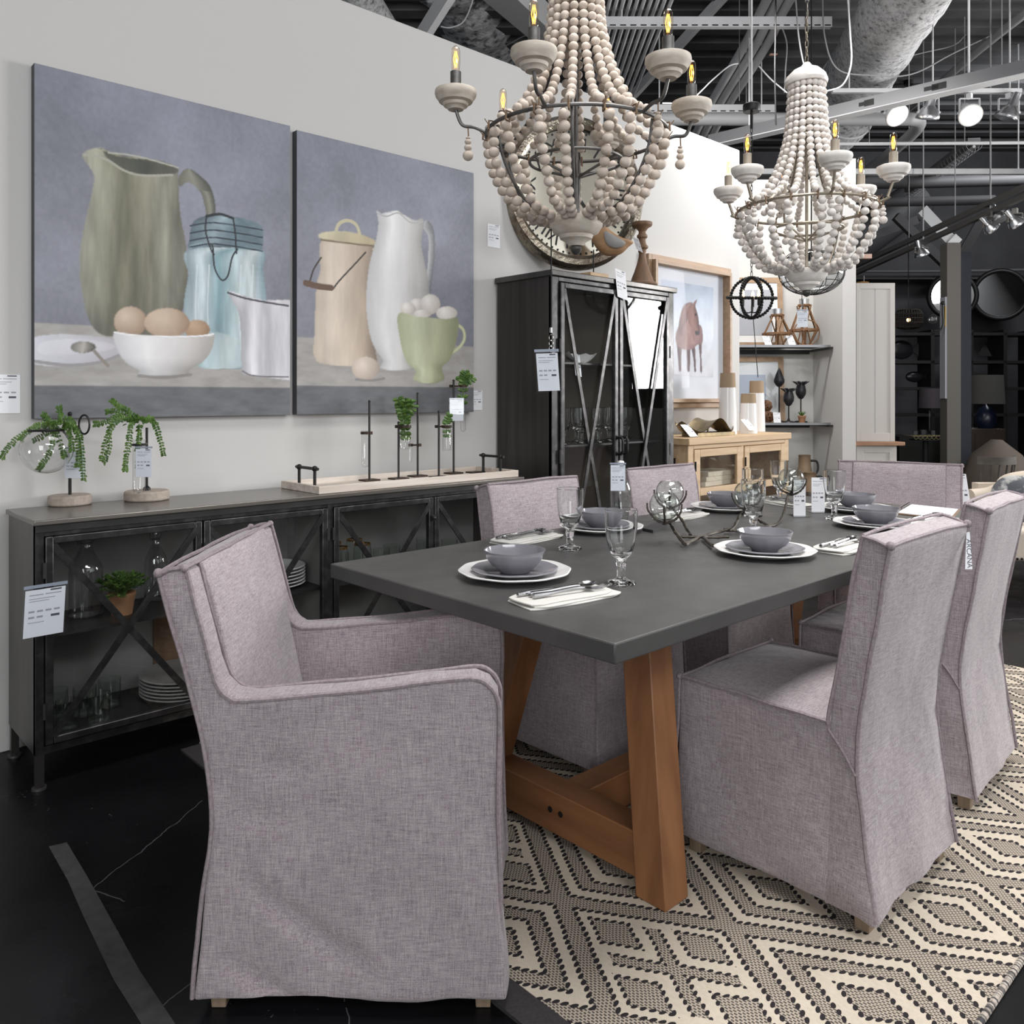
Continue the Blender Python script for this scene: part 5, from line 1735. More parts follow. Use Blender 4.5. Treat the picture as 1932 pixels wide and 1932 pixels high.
p.fill(Q((290, 260), (340, 215), (362, 180), (398, 150), (385, 190), (378, 235), (405, 320), (420, 430), (428, 530), (410, 562), (378, 552), (370, 520), (310, 440), (288, 380)), [(0, (150, 118, 112)), (.5, (166, 130, 122)), (1, (112, 86, 86))], .15, 9, k=2)
p.fill(Q((375, 515), (425, 510), (424, 552), (400, 562), (378, 550)), [(0, (84, 76, 82)), (1, (96, 86, 92))], .1, 5, k=2)
p.fill(p.ell(1250 + 380 / 6.067, 540 + 325 / 6.067, 2.2, 2.4), [(0, (52, 42, 48)), (1, (52, 42, 48))], 0, 5)
p.build('print', hp, 3.329, attr_mat('printed_paper', .7))
B('glazing', MB().bx(4.351, 5.20, 3.318, 3.320, 1.246, 2.128), pane_glass('picture_glass', (.97, .975, .98), 1.3, gain=.06), hp, w=True, smooth=0)

# ------------------------------------------------------------------ pale wood cabinet below the horse
wc_ = T('oak_cabinet', 'pale oak cabinet with two small glass doors below the horse print', 'cabinet', (4.81, 3.13, 0))
K = dict(parent=wc_, w=True)
pw = M['pale_wood']
B('top', MB().bx(4.185, 5.425, 2.915, 3.34, .962, 1.005), pw, bev=.004, **K)
for x0, x1 in ((4.20, 4.222), (5.393, 5.415)): B('side_panel', MB().bx(x0, x1, 2.945, 3.33, .06, .962), pw, **K)
B('back_panel', MB().bx(4.222, 5.393, 3.312, 3.33, .06, .962), M['pale_wood_in'], **K)
B('bottom_panel', MB().bx(4.222, 5.393, 2.955, 3.312, .08, .10), M['pale_wood_in'], **K)
B('shelf', MB().bx(4.222, 5.393, 2.975, 3.312, .665, .685), M['pale_wood_in'], **K)
B('face_frame', MB().bx(4.20, 4.255, 2.932, 2.95, .06, .962).bx(5.36, 5.415, 2.932, 2.95, .06, .962).bx(4.255, 5.36, 2.932, 2.95, .935, .962).bx(4.255, 5.36, 2.932, 2.95, .06, .10).bx(4.80, 4.825, 2.932, 2.95, .10, .935), pw, bev=.003, **K)
for x0, x1 in ((4.258, 4.797), (4.828, 5.357)):
    d = B('door', MB().bx(x0, x0 + .06, 2.925, 2.945, .105, .932).bx(x1 - .06, x1, 2.925, 2.945, .105, .932).bx(x0 + .06, x1 - .06, 2.925, 2.945, .885, .932).bx(x0 + .06, x1 - .06, 2.925, 2.945, .105, .17).bx(x0 + .06, x1 - .06, 2.925, 2.945, .645, .690), pw, bev=.003, **K)
    B('glass_pane', MB().bx(x0 + .06, x1 - .06, 2.934, 2.937, .17, .885), M['pane'], d, w=True, smooth=0)
    B('hinge', MB().cyl((x0 + .004, 2.922, 0), .006, .80, .86, 8), M['black'], d, w=True)
B('latch', MB().box((4.196, 3.05, .83), (.008, .05, .10)).tube([(4.19, 3.05, .83), (4.15, 3.05, .83), (4.15, 3.08, .83)], .007, 8), M['black'], **K)
bk = S('book', MB().bx(-.15, .15, -.09, .09, 0, .03), mat('cream_pages', (.66, .58, .46), .8), 'x', 'book', bev=.002)
bk['_first'] = 1
for k, (sx, lb) in enumerate(((0, 'lowest'), (.01, 'middle'), (.03, 'topmost'))): first(bk, (4.62 + sx, 3.08, .6855 + k * .0305), 0, 'cream covered book stacked inside the oak cabinet, ' + lb + ' of three', 'books in the oak cabinet')

WZ = 1.0055
def bottle_vase(x, y, h, r, label):
    t = T('bottle_vase', label, 'vase', (x, y, WZ), 0, 'white and tan bottle vases')
    B('body', MB().lathe([(0, 0), (r, 0), (r * 1.0, .01), (r * .93, h * .45), (r * .86, h * .76)], 32), M['china'], t)
    B('neck', MB().lathe([(r * .86, h * .76), (r * .80, h), (r * .72, h), (r * .76, h * .78)], 32), mat('raw_clay', (.34, .25, .16), .85), t, label='tan unglazed neck')
q1, q2, q3 = at_y(1373, 815, 3.10), at_y(1407, 815, 3.08), at_y(1424, 812, 3.18)
bottle_vase(q1.x, 3.10, .415, .062, 'tallest white bottle vase with a tan neck on the oak cabinet, leftmost of three')
bottle_vase(q2.x, 3.06, .275, .062, 'shortest white bottle vase with a tan neck on the oak cabinet, middle of three')
bottle_vase(q3.x + .06, 3.20, .37, .062, 'white bottle vase with a tan neck on the oak cabinet, behind the shortest')
lt = T('leaf_tray', 'long wavy brass leaf tray on small feet on the oak cabinet', 'tray', (4.60, 3.06, WZ))
m = MB()
vsx, fsx = [], []
nu, nv = 40, 9
for i in range(nu):
    u_ = i / (nu - 1)
    x = 4.26 + .62 * u_
    z = WZ + .055 + .042 * math.cos(u_ * 4 * pi * .80 + .6) * (1 if u_ > .02 else .5)
    w_ = .085 * math.sin(pi * min(max(u_ * .98 + .01, 0), 1)) ** .6 + .004
    for j in range(nv):
        v_ = j / (nv - 1) * 2 - 1
        vsx.append((x, 3.06 + w_ * v_, z + .018 * v_ * v_))
for i in range(nu - 1):
    for j in range(nv - 1): fsx.append((i * nv + j, i * nv + nv + j, i * nv + nv + j + 1, i * nv + j + 1))
m.add(vsx, fsx).add([(x, y, z - .003) for x, y, z in vsx], [f[::-1] for f in fsx])
br_m = mat('aged_brass', (.26, .20, .11), .4, .85, col2=(.16, .13, .08), sc=18)
B('leaf', m, br_m, lt, w=True)
B('foot_rail', MB().bx(4.40, 4.83, 3.0, 3.012, WZ, WZ + .022).bx(4.40, 4.83, 3.108, 3.12, WZ, WZ + .022).bx(4.40, 4.412, 3.012, 3.108, WZ, WZ + .022).bx(4.818, 4.83, 3.012, 3.108, WZ, WZ + .022).tube([(4.6, 3.06, WZ), (4.6, 3.06, WZ + .05)], .006, 8), br_m, lt, w=True)
for px, py, lb in ((1302, 826, 'white price card lying on the oak cabinet beside the brass tray'), (1414, 812, 'white price card leaning on the bottle vases of the oak cabinet')):
    q = at_y(px, py, 2.99)
    q.z = max(q.z, WZ + .004)
    card('oak_cabinet_card', lb, 'price card', q, .075, .10, (1, -.1, 0), (-.55, .35, .75))

# ------------------------------------------------------------------ the two shelves in the recess
def slab(mb, r0, r1, d0, d1, z0, z1): return bdbox(mb, r0, r1, d0, d1, z0, z1)
def shelf(z, label):
    t = T('glass_shelf', label, 'shelf', bd(2.1, 6.8, z - .03), 0, 'recess shelves')
    B('board', slab(MB(), 1.2, 2.545, 6.60, 6.97, z - .008, z), M['acrylic'], t, w=True, smooth=0)
    B('front_rail', slab(MB(), 1.2, 2.545, 6.58, 6.60, z - .016, z + .003), mat('steel_lip', (.30, .30, .31), .3, .9), t, w=True, smooth=0)
    B('back_rail', slab(MB(), 1.2, 2.52, 6.975, 6.998, z - .05, z - .014), M['black'], t, w=True, smooth=0)
    B('end_bracket', slab(MB(), 2.527, 2.557, 6.56, 6.998, z - .030, z - .014), M['steel_dark'], t, w=True, smooth=0)
US, LS = 1.672, 1.050
shelf(US, 'upper dark-edged glass shelf in the pale recess')
shelf(LS, 'lower dark-edged glass shelf in the pale recess')
m = MB()


def on(px, d, z): return V((*at_d(px, 751, d).xy, z))


def straps(name, label, px, d, h, r, cup):
    t = T(name, label, 'candleholder', on(px, d, US + .001), 0, 'wooden strap candleholders')
    z0 = US + .001
    o = on(px, d, 0)
    rr, f_ = V((s_, -c_, 0)), V((c_, s_, 0))
    m = MB()
    for k in range(3):
        a = k * pi / 3 + .3
        e = rr * math.cos(a) + f_ * math.sin(a)
        for sg in (-1, 1):
            P = [o + e * sg * r * .38 + V((0, 0, z0 + .004)), o + e * sg * r + V((0, 0, z0 + h * .40)), o + e * sg * r * .30 + V((0, 0, z0 + h))]
            m.bar(P[0], P[1], .005, .016, e.cross(V((0, 0, 1))))
            m.bar(P[1], P[2], .005, .016, e.cross(V((0, 0, 1))))
    for sg in (-1, 1):
        for q in (-1, 1): m.bar(o + rr * r * .34 * sg - f_ * r * .5 * q + V((0, 0, z0 + .004)), o - rr * r * .34 * sg - f_ * r * .5 * q + V((0, 0, z0 + h)), .005, .018, f_)
    ring = [2 * pi * k / 24 for k in range(24)]
    for rad, z in ((r * 1.02, z0 + h * .40), (r * .42, z0 + h), (r * .5, z0 + .005)):
        for k in range(24): m.bar(o + V((rad * math.cos(ring[k]), rad * math.sin(ring[k]), z)), o + V((rad * math.cos(ring[(k + 1) % 24]), rad * math.sin(ring[(k + 1) % 24]), z)), .004, .014)
    if h > .3: m.tube([o + rr * (.105 * math.cos(q)) - f_ * .06 + V((0, 0, z0 + .115 + .105 * math.sin(q))) for q in [2 * pi * k / 32 for k in range(32)]], .005, 6, closed=True)
    B('straps', m, mat('honey_wood', (.24, .12, .05), .6, col2=(.17, .08, .035), sc=12), t, w=True)
    if cup: B('glass_cup', MB().lathe([(0, 0), (.038, 0), (.04, .045), (.037, .045), (.035, .004), (0, .004)], 20, V((o.x, o.y, z0 + h + .006))), M['silver'], t, w=True, label='silvered glass cup')


straps('strap_candleholder', 'small wooden strap candleholder with a silvered cup on the upper recess shelf', 1466, 6.74, .255, .115, True)
straps('strap_candleholder', 'larger wooden strap candleholder behind, at the right of the upper recess shelf', 1517, 6.82, .345, .115, True)
for px0, px1, py, d, lb in ((1444, 1457, 649, 6.64, 'left price card on the upper recess shelf'), (1489, 1503, 649, 6.64, 'right price card on the upper recess shelf')):
    q = at_d(px0, py, d)
    q.z = US + .002
    card('shelf_price_card', lb, 'price card', q, .056, .085, V((s_, -c_, 0)), V((c_ * .3 - s_ * .25, s_ * .3 + c_ * .25, 1)))


def leaner(name, label, px0, px1, py0, d, z, fm, inner, w=.045, cat='picture'):
    t = T(name, label, cat, on((px0 + px1) / 2, d, z), 0)
    a, b_ = at_d(px0, 751, d), at_d(px1, 751, d)
    top = EYE - (py0 - 751) * d / FPX
    f_ = V((c_, s_, 0))
    rr = (b_ - a).normalized()
    W_ = (b_ - a).length
    def P(u, v, k=0):
        return V((a.x, a.y, 0)) + rr * u + V((0, 0, z + .001 + v)) + f_ * (.10 * v / (top - z) * .55 + k)
    def pan(m, u0, u1, v0, v1, k0, k1): return m.hexa([P(u0, v0, k0), P(u1, v0, k0), P(u1, v0, k1), P(u0, v0, k1)], [P(u0, v1, k0), P(u1, v1, k0), P(u1, v1, k1), P(u0, v1, k1)])
    H_ = top - z
    m = MB()
    for q in ((0, w, 0, H_), (W_ - w, W_, 0, H_), (w, W_ - w, 0, w), (w, W_ - w, H_ - w, H_)): pan(m, *q, 0, .02)
    B('frame', m, fm, t, w=True)
    for nm, mm, q, k in inner(W_, H_, w): B(nm, pan(MB(), *q, *k), mm, t, w=True, smooth=0)
    return t


wht, gry = M['white'], mat('grey_print_paper', (.40, .41, .44), .7)
leaner('framed_print', 'brown and white framed print leaning at the back of the upper recess shelf', 1372, 1480, 522, 6.90, US, M['frame_wood'], lambda W_, H_, w: (('mount', wht, (w, W_ - w, w, H_ - w), (.006, .012)), ('print', gry, (w + .05, W_ - w - .05, w + .06, H_ - w - .06), (.003, .006))))
leaner('framed_print', 'wide framed print with white mount leaning on the lower recess shelf', 1372, 1482, 672, 6.90, LS, M['frame_wood'], lambda W_, H_, w: (('mount', wht, (w, W_ - w, w, H_ - w), (.006, .012)), ('print', mat('blue_grey_print', (.42, .46, .54), .5), (w + .0, W_ - w - .11, w, H_ - w - .11), (.003, .006)), ('glazing', M['acrylic'], (w, W_ - w, w, H_ - w), (.0005, .0015))))


def bud(px, d, py_top, py_bot, kind, label):
    t = T('bud_sculpture', label, 'sculpture', on(px, d, LS + .001), 0, 'black bud sculptures')
    o = on(px, d, LS + .001)
    zt, zb = EYE - (py_top - 751) * d / FPX - o.z, EYE - (py_bot - 751) * d / FPX - o.z
    h = zt - zb
    B('base', MB().lathe([(0, 0), (.055, 0), (.05, .008), (.012, .016), (.006, .035), (0, .035)], 16), M['black'], t)
    B('stem', MB().cyl((0, 0, 0), .0055, .03, zb + .01, 8), M['black'], t)
    m = MB()
    if kind == 0: m.lathe([(0, zb), (.02, zb + h * .06), (.042, zb + h * .25), (.043, zb + h * .38), (.028, zb + h * .65), (.012, zb + h * .9), (0, zt)], 18)
    else:
        m.lathe([(0, zb), (.02, zb + h * .07), (.040, zb + h * .3), (.042, zb + h * .5), (.034, zb + h * .75), (.028, zb + h * .80), (0, zb + h * .78)], 18)
        for k in range(6):
            a = k * pi / 3 + .2
            m.leaf((.022 * math.cos(a), .022 * math.sin(a), zb + h * .74), (math.cos(a), math.sin(a), .75), h * .42, h * .20)
    B('bud', m, mat('black_carved', (.018, .018, .022), .4), t, smooth=50)


bud(1470, 6.82, 694, 731, 0, 'tallest black closed bud sculpture on a stem, lower recess shelf')
bud(1488, 6.70, 732, 767, 1, 'shortest black open bud sculpture on a stem, front of the lower recess shelf')
bud(1511, 6.80, 719, 754, 1, 'black open bud sculpture on a stem behind the small potted plant')
for k, (px, py, r_, lb) in enumerate(((1446, 760, .048, 'upper'), (1450, 782, .046, 'lower'))):
    o = on(px, 6.76 - k * .05, LS + .0475 + (.088 if k == 0 else 0))
    m = MB()
    rg = random.Random(k)
    for i in range(16):
        u_ = V((rg.gauss(0, 1), rg.gauss(0, 1), rg.gauss(0, 1))).normalized()
        v_ = u_.orthogonal().normalized()
        w_ = u_.cross(v_)
        m.tube([o + (v_ * math.cos(2 * pi * j / 16) + w_ * math.sin(2 * pi * j / 16)) * r_ * (.86 + .09 * (i % 3) / 2) for j in range(16)], .0045, 5, closed=True)
    S('twig_ball', m, M['moss'], lb + ' ball of woven brown twigs of the pair on the lower recess shelf', 'ornament', 'twig balls')
o = on(1513, 6.66, LS + .001)
t = T('potted_succulent', 'small spiky green plant in a clay pot on the lower recess shelf', 'plant', o)
B('pot', MB().lathe([(0, 0), (.022, 0), (.030, .045), (.033, .046), (.033, .056), (.028, .056), (.026, .046), (0, .044)], 18), M['terra'], t)
m = MB()
for k in range(16):
    a, e = k * 2.4, .5 + .5 * (k % 3) / 2
    m.leaf((0, 0, .046), (math.cos(a) * .7, math.sin(a) * .7, e + .2), .055, .010)
B('spikes', m, M['leaf_pale'], t, smooth=0)
for px0, py, lb, d in ((1460, 793, 'price card in front of the twig balls on the lower recess shelf', 6.62), (1430, 793, 'price card at the left of the lower recess shelf', 6.64)):
    q = at_d(px0, py, d)
    q.z = LS + .002
    card('shelf_price_card', lb, 'price card', q, .058, .085, V((s_, -c_, 0)), V((c_ * .3, s_ * .3, 1)))
o = on(1480, 6.90, LS + .001)
S('wooden_block', slab(MB(), .366 * 6.9 - .45, .366 * 6.9 - .34, 6.80, 6.86, LS + .001, LS + .075), M['pale_wood'], 'small pale wooden block behind the black sculptures on the lower recess shelf', 'block')

# two jugs low in the recess
pl = S('display_plinth', slab(MB(), 2.2, 2.52, 6.42, 6.72, 0, .33), M['steel_dark'], 'low dark plinth in the recess under the stoneware jugs', 'plinth', smooth=0)
for px, d, h, lb in ((1518, 6.64, .46, 'taller brown stoneware jug behind, low in the recess'), (1528, 6.52, .33, 'shorter tan stoneware jug with dark foot, low in the recess')):
    t = T('stoneware_jug', lb, 'jug', on(px, d, .331), 0, 'stoneware jugs')
    B('body', MB().lathe([(0, 0), (.062, 0), (.066, .01), (.066, h * .5), (.062, h * .55)], 24), mat('dark_glaze', (.05, .04, .035), .3) if h < .4 else M['brown_wood'], t)
    B('neck', MB().lathe([(.062, h * .55), (.060, h * .7), (.048, h * .8), (.046, h * .98), (.050, h), (.044, h), (.041, h * .8), (.055, h * .6)], 24), mat('tan_glaze', (.23, .16, .10), .5), t)
    B('handle', MB().tube(spline([V((s_, -c_, 0)) * .052 + V((0, 0, h * .9)), V((s_, -c_, 0)) * .10 + V((0, 0, h * .88)), V((s_, -c_, 0)) * .105 + V((0, 0, h * .72)), V((s_, -c_, 0)) * .058 + V((0, 0, h * .62))], 5), .009, 8), M['steel_dark'], t)
# ------------------------------------------------------------------ beaded chandeliers
def bead_line(mb, pts, rb, seed):
    P = spline(pts, 24)
    acc, nxt = 0, 0
    rg = random.Random(seed)
    for a, b in zip(P[:-1], P[1:]):
        L = (b - a).length
        while acc + L >= nxt:
            t = (nxt - acc) / max(L, 1e-9)
            r = rb * rg.uniform(.94, 1.05)
            mb.ball(a.lerp(b, t), r, 12, 8, (1, 1, .93))
            nxt += r * 1.93
        acc += L


def chandelier(label, x, y, zr, rho, delta, bead, cup, iron, top, depth, rim_up, seed, ztop_chain):
    t = T('bead_chandelier', label, 'chandelier', (x, y, zr - depth - .06), 0, 'beaded chandeliers over the table')
    c = V((x, y, zr))
    K = dict(parent=t, w=True)
    RR = .262
    ring = lambda r, z, n=56: [c + V((r * math.cos(2 * pi * k / n), r * math.sin(2 * pi * k / n), z)) for k in range(n)]
    B('main_ring', MB().tube(ring(RR, 0), .0055, 8, closed=True), iron, **K)
    B('inner_ring', MB().tube(ring(.135, -.075, 40), .0045, 8, closed=True), iron, **K)
    kz = depth / .268
    lower = lambda q: [(RR, 0), (.251, -.07 * kz), (.218, -.145 * kz), (.172, -.205 * kz), (.120, -.234 * kz), (.080, -.243 * kz)][q]
    n = 18
    for k in range(n):
        a = 2 * pi * (k + .35) / n + delta
        u = V((math.cos(a), math.sin(a), 0))
        m = MB()
        pr = [(.060, top - .02), (.070, top - .16), (.082, top * .52), (.118, top * .30), (.175, top * .12), (.245, .022)]
        bead_line(m, [c + u * r + V((0, 0, z)) for r, z in pr], .0137, seed + k)
        B('upper_strand', m, bead, **K)
        a2 = a + (.06 if k % 2 else -.05)
        u2 = V((math.cos(a2), math.sin(a2), 0))
        m = MB()
        sag = .012 * ((k * 7) % 5 - 2) / 2
        pr = [lower(q) for q in range(6)]
        bead_line(m, [c + (u2 * (r - .004 + (sag if 0 < i < 4 else 0))) + V((0, 0, z - (.022 if i < 2 else .012 if i < 4 else .002))) for i, (r, z) in enumerate(pr)], .0152, seed + 40 + k)
        B('lower_strand', m, bead, **K)
    for k in range(n):                     # jute knots where the strands are tied to the ring
        a = 2 * pi * (k + .35) / n + delta
        u = V((math.cos(a), math.sin(a), 0))
        m = MB()
        m.tube([c + u * (RR + .007) + V((0, 0, .012)), c + u * (RR + .009) + V((0, 0, -.012)), c + u * (RR - .004) + V((0, 0, -.016)), c + u * (RR - .008) + V((0, 0, .012))], .0032, 5, closed=True)
        m.tube([c + u * (RR + .008), c + u * (RR + .02) + V((0, 0, .016))], .0014, 4)
        B('jute_tie', m, M['rope'], **K)
    for k in range(6):                     # ribs of the basket
        a = 2 * pi * k / 6 + delta + .5
        u = V((math.cos(a), math.sin(a), 0))
        B('rib', MB().tube(spline([c + u * (r - .016) + V((0, 0, z)) for r, z in [lower(q) for q in range(6)]] + [c + u * .03 + V((0, 0, -depth + .01))], 5), .0045, 8), iron, **K)
    m = MB().tube([c + V((0, 0, -depth + .01)), c + V((0, 0, top + .02))], .006, 8)
    for k in range(6):
        a = 2 * pi * k / 6 + delta + .5
        u = V((math.cos(a), math.sin(a), 0))
        m.tube(spline([c + u * RR, c + u * .13 + V((0, 0, top * .22)), c + u * .07 + V((0, 0, top * .5)), c + u * .05 + V((0, 0, top))], 6), .004, 6)
        m.tube([c + u * .135 + V((0, 0, -.075)), c + u * .01 + V((0, 0, -.12))], .004, 6)
    m.tube(ring(.075, top * .56, 24), .0035, 6, closed=True)
    B('stem_frame', m, iron, **K)
    B('bottom_cup', MB().lathe([(0, -depth + .028), (.072, -depth + .028), (.078, -depth + .018), (.077, -depth + .004), (.070, -depth - .006), (.066, -depth - .014), (.050, -depth - .022), (.046, -depth - .032), (.030, -depth - .040), (.021, -depth - .052), (0, -depth - .053)], 40, c), cup, **K)
    B('finial', MB().lathe([(.0, -depth - .05), (.014, -depth - .053), (.017, -depth - .062), (.012, -depth - .072), (.006, -depth - .076), (0, -depth - .078)], 20, c, wob=.05, k=10), M['iron'], **K)
    B('cap', MB().lathe([(.078, top - .012), (.082, top), (.074, top + .022), (.050, top + .046), (.022, top + .060), (.012, top + .075), (0, top + .075)], 28, c, wob=.03, k=3), cup, **K)
    m = MB()
    z = top + .075
    k = 0
    while c.z + z < ztop_chain:
        e = V((.006, 0, 0)) if k % 2 else V((0, .006, 0))
        o = c + V((0, 0, z + .016))
        m.tube([o + e * math.cos(2 * pi * j / 10) + V((0, 0, .018 * math.sin(2 * pi * j / 10))) for j in range(10)], .0018, 5, closed=True)
        z += .029
        k += 1
    B('chain', m, iron, **K)
    B('cord', MB().tube(spline([c + V((.008, 0, top + .07)), c + V((.02, .01, top + .15)), c + V((-.006, .0, top + .3)), c + V((.012, -.01, top + .55)), V((x + .01, y, ztop_chain))], 8), .0035, 6), M['black'], **K)
    for k in range(6):
        a = delta_img(k, delta, x, y, seed)
        u = V((math.cos(a), math.sin(a), 0))
        arm = B('arm', MB().tube(spline([c + u * (RR + .004), c + u * (RR + .035) + V((0, 0, .012)), c + u * (rho - .018) + V((0, 0, .018)), c + u * rho + V((0, 0, rim_up - .055))], 6), .0052, 8), iron, **K)
        e = c + u * rho + V((0, 0, rim_up))
        B('candle_cup', MB().lathe([(0, -.056), (.022, -.056), (.026, -.050), (.034, -.046), (.037, -.038), (.048, -.034), (.052, -.026), (.057, -.020), (.060, -.010), (.0585, -.001), (.054, .001), (0, .001)], 32, e), cup, arm, w=True)
        B('candle_sleeve', MB().cyl(e, .0155, .001, .052, 20), M['iron'] if iron is M['iron'] else mat('taupe_sleeve', (.30, .26, .21), .6, .3), arm, w=True)
        z0 = .053
        B('bulb', MB().lathe([(.0085, z0), (.0115, z0 + .006), (.0125, z0 + .02), (.0125, z0 + .058), (.010, z0 + .067), (.005, z0 + .072), (0, z0 + .073)], 18, e), M['bulb'], arm, w=True)
        m = MB()
        for q in range(4):
            aa, ab = q * pi / 2, q * pi / 2 + pi / 4
            m.tube([e + V((.0035 * math.cos(aa), .0035 * math.sin(aa), z0 + .012)), e + V((.0065 * math.cos(ab), .0065 * math.sin(ab), z0 + .036)), e + V((.003 * math.cos(aa), .003 * math.sin(aa), z0 + .058))], .0009, 5)
        B('filament', m, M['filament'], arm, w=True, label='glowing orange filament')
        o = c + u * (rho - .035) + V((0, 0, .012))
        m = MB()
        zz = -.028
        for r, h in ((.007, .5), (.010, .8), (.0115, .8), (.0155, .95)):
            m.ball(o + V((0, 0, zz - r * h)), r, 12, 8, (1, 1, h))
            zz -= 2 * r * h * .95
        B('bead_drop', m, bead, arm, w=True)
        B('drop_tie', MB().tube([o + V((0, 0, .004)), o + V((.002, 0, -.028))], .002, 5), M['rope'], arm, w=True)
    return t


def delta_img(k, delta, x, y, seed):       # arm angles counted from the camera's right hand
    return math.atan2(-c_, s_) + k * pi / 3 + (R(8) if seed < 200 else R(28))


p1 = at_d(1085, 199, 2.40)
chandelier('large bead chandelier nearest the viewer, dark iron with limewashed beads', 1.77, 1.625, 2.012, .35, .2, M['bead'], M['cup'], M['iron'], .55, .268, .115, 100, 4.95)
p2 = at_d(1522, 376, 3.22)
chandelier('white bead chandelier farther along the table, champagne coloured iron', p2.x, p2.y, 1.985, .31, .5, M['bead_white'], M['cup_white'], M['gold_iron'], .50, .262, .125, 300, 4.95)

# badge hanging on a cord from the near chandelier
o = at_d(1040, 560, 2.38)
bt = at_d(1016, 738, 2.37)
t = card('chandelier_price_badge', 'large price badge in a clear sleeve on a black cord below the nearer chandelier', 'tag', bt, .062, .108, V((s_, -c_, .03)), V((-.08, .02, 1)), holder=.004)
tp = at_d(1040, 664, 2.37)
B('cord', MB().tube([at_d(1040, 432, 2.37), at_d(1040, 622, 2.37)], .0022, 6), M['black'], t, w=True, label='black cord')
m = MB().tube([at_d(1040, 618, 2.37), at_d(1040, 628, 2.37)], .0042, 8)
for k, yy in enumerate((637, 648, 658)): m.tube([at_d(1040 + 4 * math.cos(a), yy + 6 * math.sin(a), 2.37) for a in [2 * pi * q / 12 for q in range(12)]], .0013, 5, closed=True)
B('clip', m, M['chrome'], t, w=True, label='chrome swivel clip')

# ------------------------------------------------------------------ beaded orb pendant
d0 = 5.0
oc = at_d(1418, 562, d0)
ob = T('orb_pendant', 'small black beaded orb pendant lamp with three candle bulbs beside the white wall end', 'pendant lamp', oc - V((0, 0, .13)))
K = dict(parent=ob, w=True)
for k, (ax, bx_) in enumerate((((1, 0, 0), (0, 0, 1)), ((.5, .87, 0), (0, 0, 1)), ((-.5, .87, 0), (0, 0, 1)), ((1, 0, .08), (0, 1, .1)))):
    ax, bx_ = V(ax).normalized(), V(bx_).normalized()
    m = MB()
    for j in range(44):
        a = 2 * pi * j / 44
        m.ball(oc + (ax * math.cos(a) + bx_ * math.sin(a)) * (.122 if k < 3 else .142), .0105, 8, 6)
    B('bead_hoop', m, M['black'], **K)
m = MB()
for k in range(3):
    a = k * 2 * pi / 3 + .4
    u = V((math.cos(a), math.sin(a), 0)) * .055
    m.tube(spline([oc + V((0, 0, -.085)), oc + u * .6 + V((0, 0, -.09)), oc + u + V((0, 0, -.05))], 5), .004, 6).cyl(oc + u, .010, -.05, .0, 12)
m.tube([oc + V((0, 0, -.13)), oc + V((0, 0, -.05))], .004, 6)
B('candle_cluster', m, M['steel_dark'], **K)
for k in range(3):
    a = k * 2 * pi / 3 + .4
    u = V((math.cos(a), math.sin(a), 0)) * .055
    B('bulb', MB().lathe([(.008, 0), (.011, .012), (.009, .035), (0, .052)], 12, oc + u), emit('warm_bulb', (1, .72, .42), 2.2), **K)
cz = at_d(1418, 205, d0).z
m = MB()
z = oc.z + .128
k = 0
while z < cz - .15:
    e = V((.006, 0, 0)) if k % 2 else V((0, .006, 0))
    m.tube([V((oc.x, oc.y, z + .016)) + e * math.cos(2 * pi * j / 10) + V((0, 0, .018 * math.sin(2 * pi * j / 10))) for j in range(10)], .0022, 5, closed=True)
    z += .029
    k += 1
m.tube([(oc.x, oc.y, z), (oc.x, oc.y, cz)], .009, 8)
B('chain', m, M['black'], **K)
B('canopy', MB().lathe([(0, -.02), (.048, -.02), (.052, -.012), (.052, .022), (.046, .028), (0, .028)], 28, V((oc.x, oc.y, cz))), M['black'], **K)
B('hanger_rod', MB().tube([(oc.x, oc.y, cz + .02), (oc.x, oc.y, 4.95)], .006, 6), M['ceil_white'], **K)
B('tag_cord', MB().tube([oc + V((.02, 0, -.13)), at_d(1430, 712, d0)], .0025, 6), M['black'], **K)

# ------------------------------------------------------------------ blown glass basket pendant behind the white chandelier
d0 = 4.55
gc = at_d(1531, 512, d0)
gb = T('glass_basket_pendant', 'shallow clear glass and wire basket pendant partly behind the white bead chandelier', 'pendant lamp', gc - V((0, 0, .13)))
K = dict(parent=gb, w=True)
A_, C_ = .172, .125
pr = [(A_ * math.cos(R(a)), C_ * math.sin(R(a))) for a in range(-90, 61, 10)]
gm = pane_glass('bubble_glass', (.93, .95, .96), 1.5, .04, 3.0)
B('glass_bowl', MB().lathe(pr, 40, gc, wob=.025, k=14), gm, **K)
m = MB()
for k in range(14):
    a = 2 * pi * k / 14
    m.tube([gc + V((r * 1.04 * math.cos(a), r * 1.04 * math.sin(a), z * 1.04)) for r, z in pr], .0022, 5)
for i in (3, 6, 9, 12): m.tube([gc + V((pr[i][0] * 1.045 * math.cos(2 * pi * k / 40), pr[i][0] * 1.045 * math.sin(2 * pi * k / 40), pr[i][1] * 1.04)) for k in range(40)], .0022, 5, closed=True)
B('wire_cage', m, M['steel_dark'], **K)
B('cord', MB().tube([gc + V((0, 0, .10)), V((gc.x, gc.y, 4.95))], .004, 6).cyl(gc, .03, .06, .12, 16), M['black'], **K)
bt = at_d(1504, 617, d0 - .02)
t = card('pendant_price_badge', 'price badge in a shiny clear sleeve hanging under the glass basket pendant', 'tag', bt, .058, .088, V((s_, -c_, 0)), UZ, holder=.003)
B('cord', MB().tube([at_d(1513, 552, d0), at_d(1513, 570, d0), at_d(1514, 584, d0 - .02)], .0018, 6), M['black'], t, w=True)
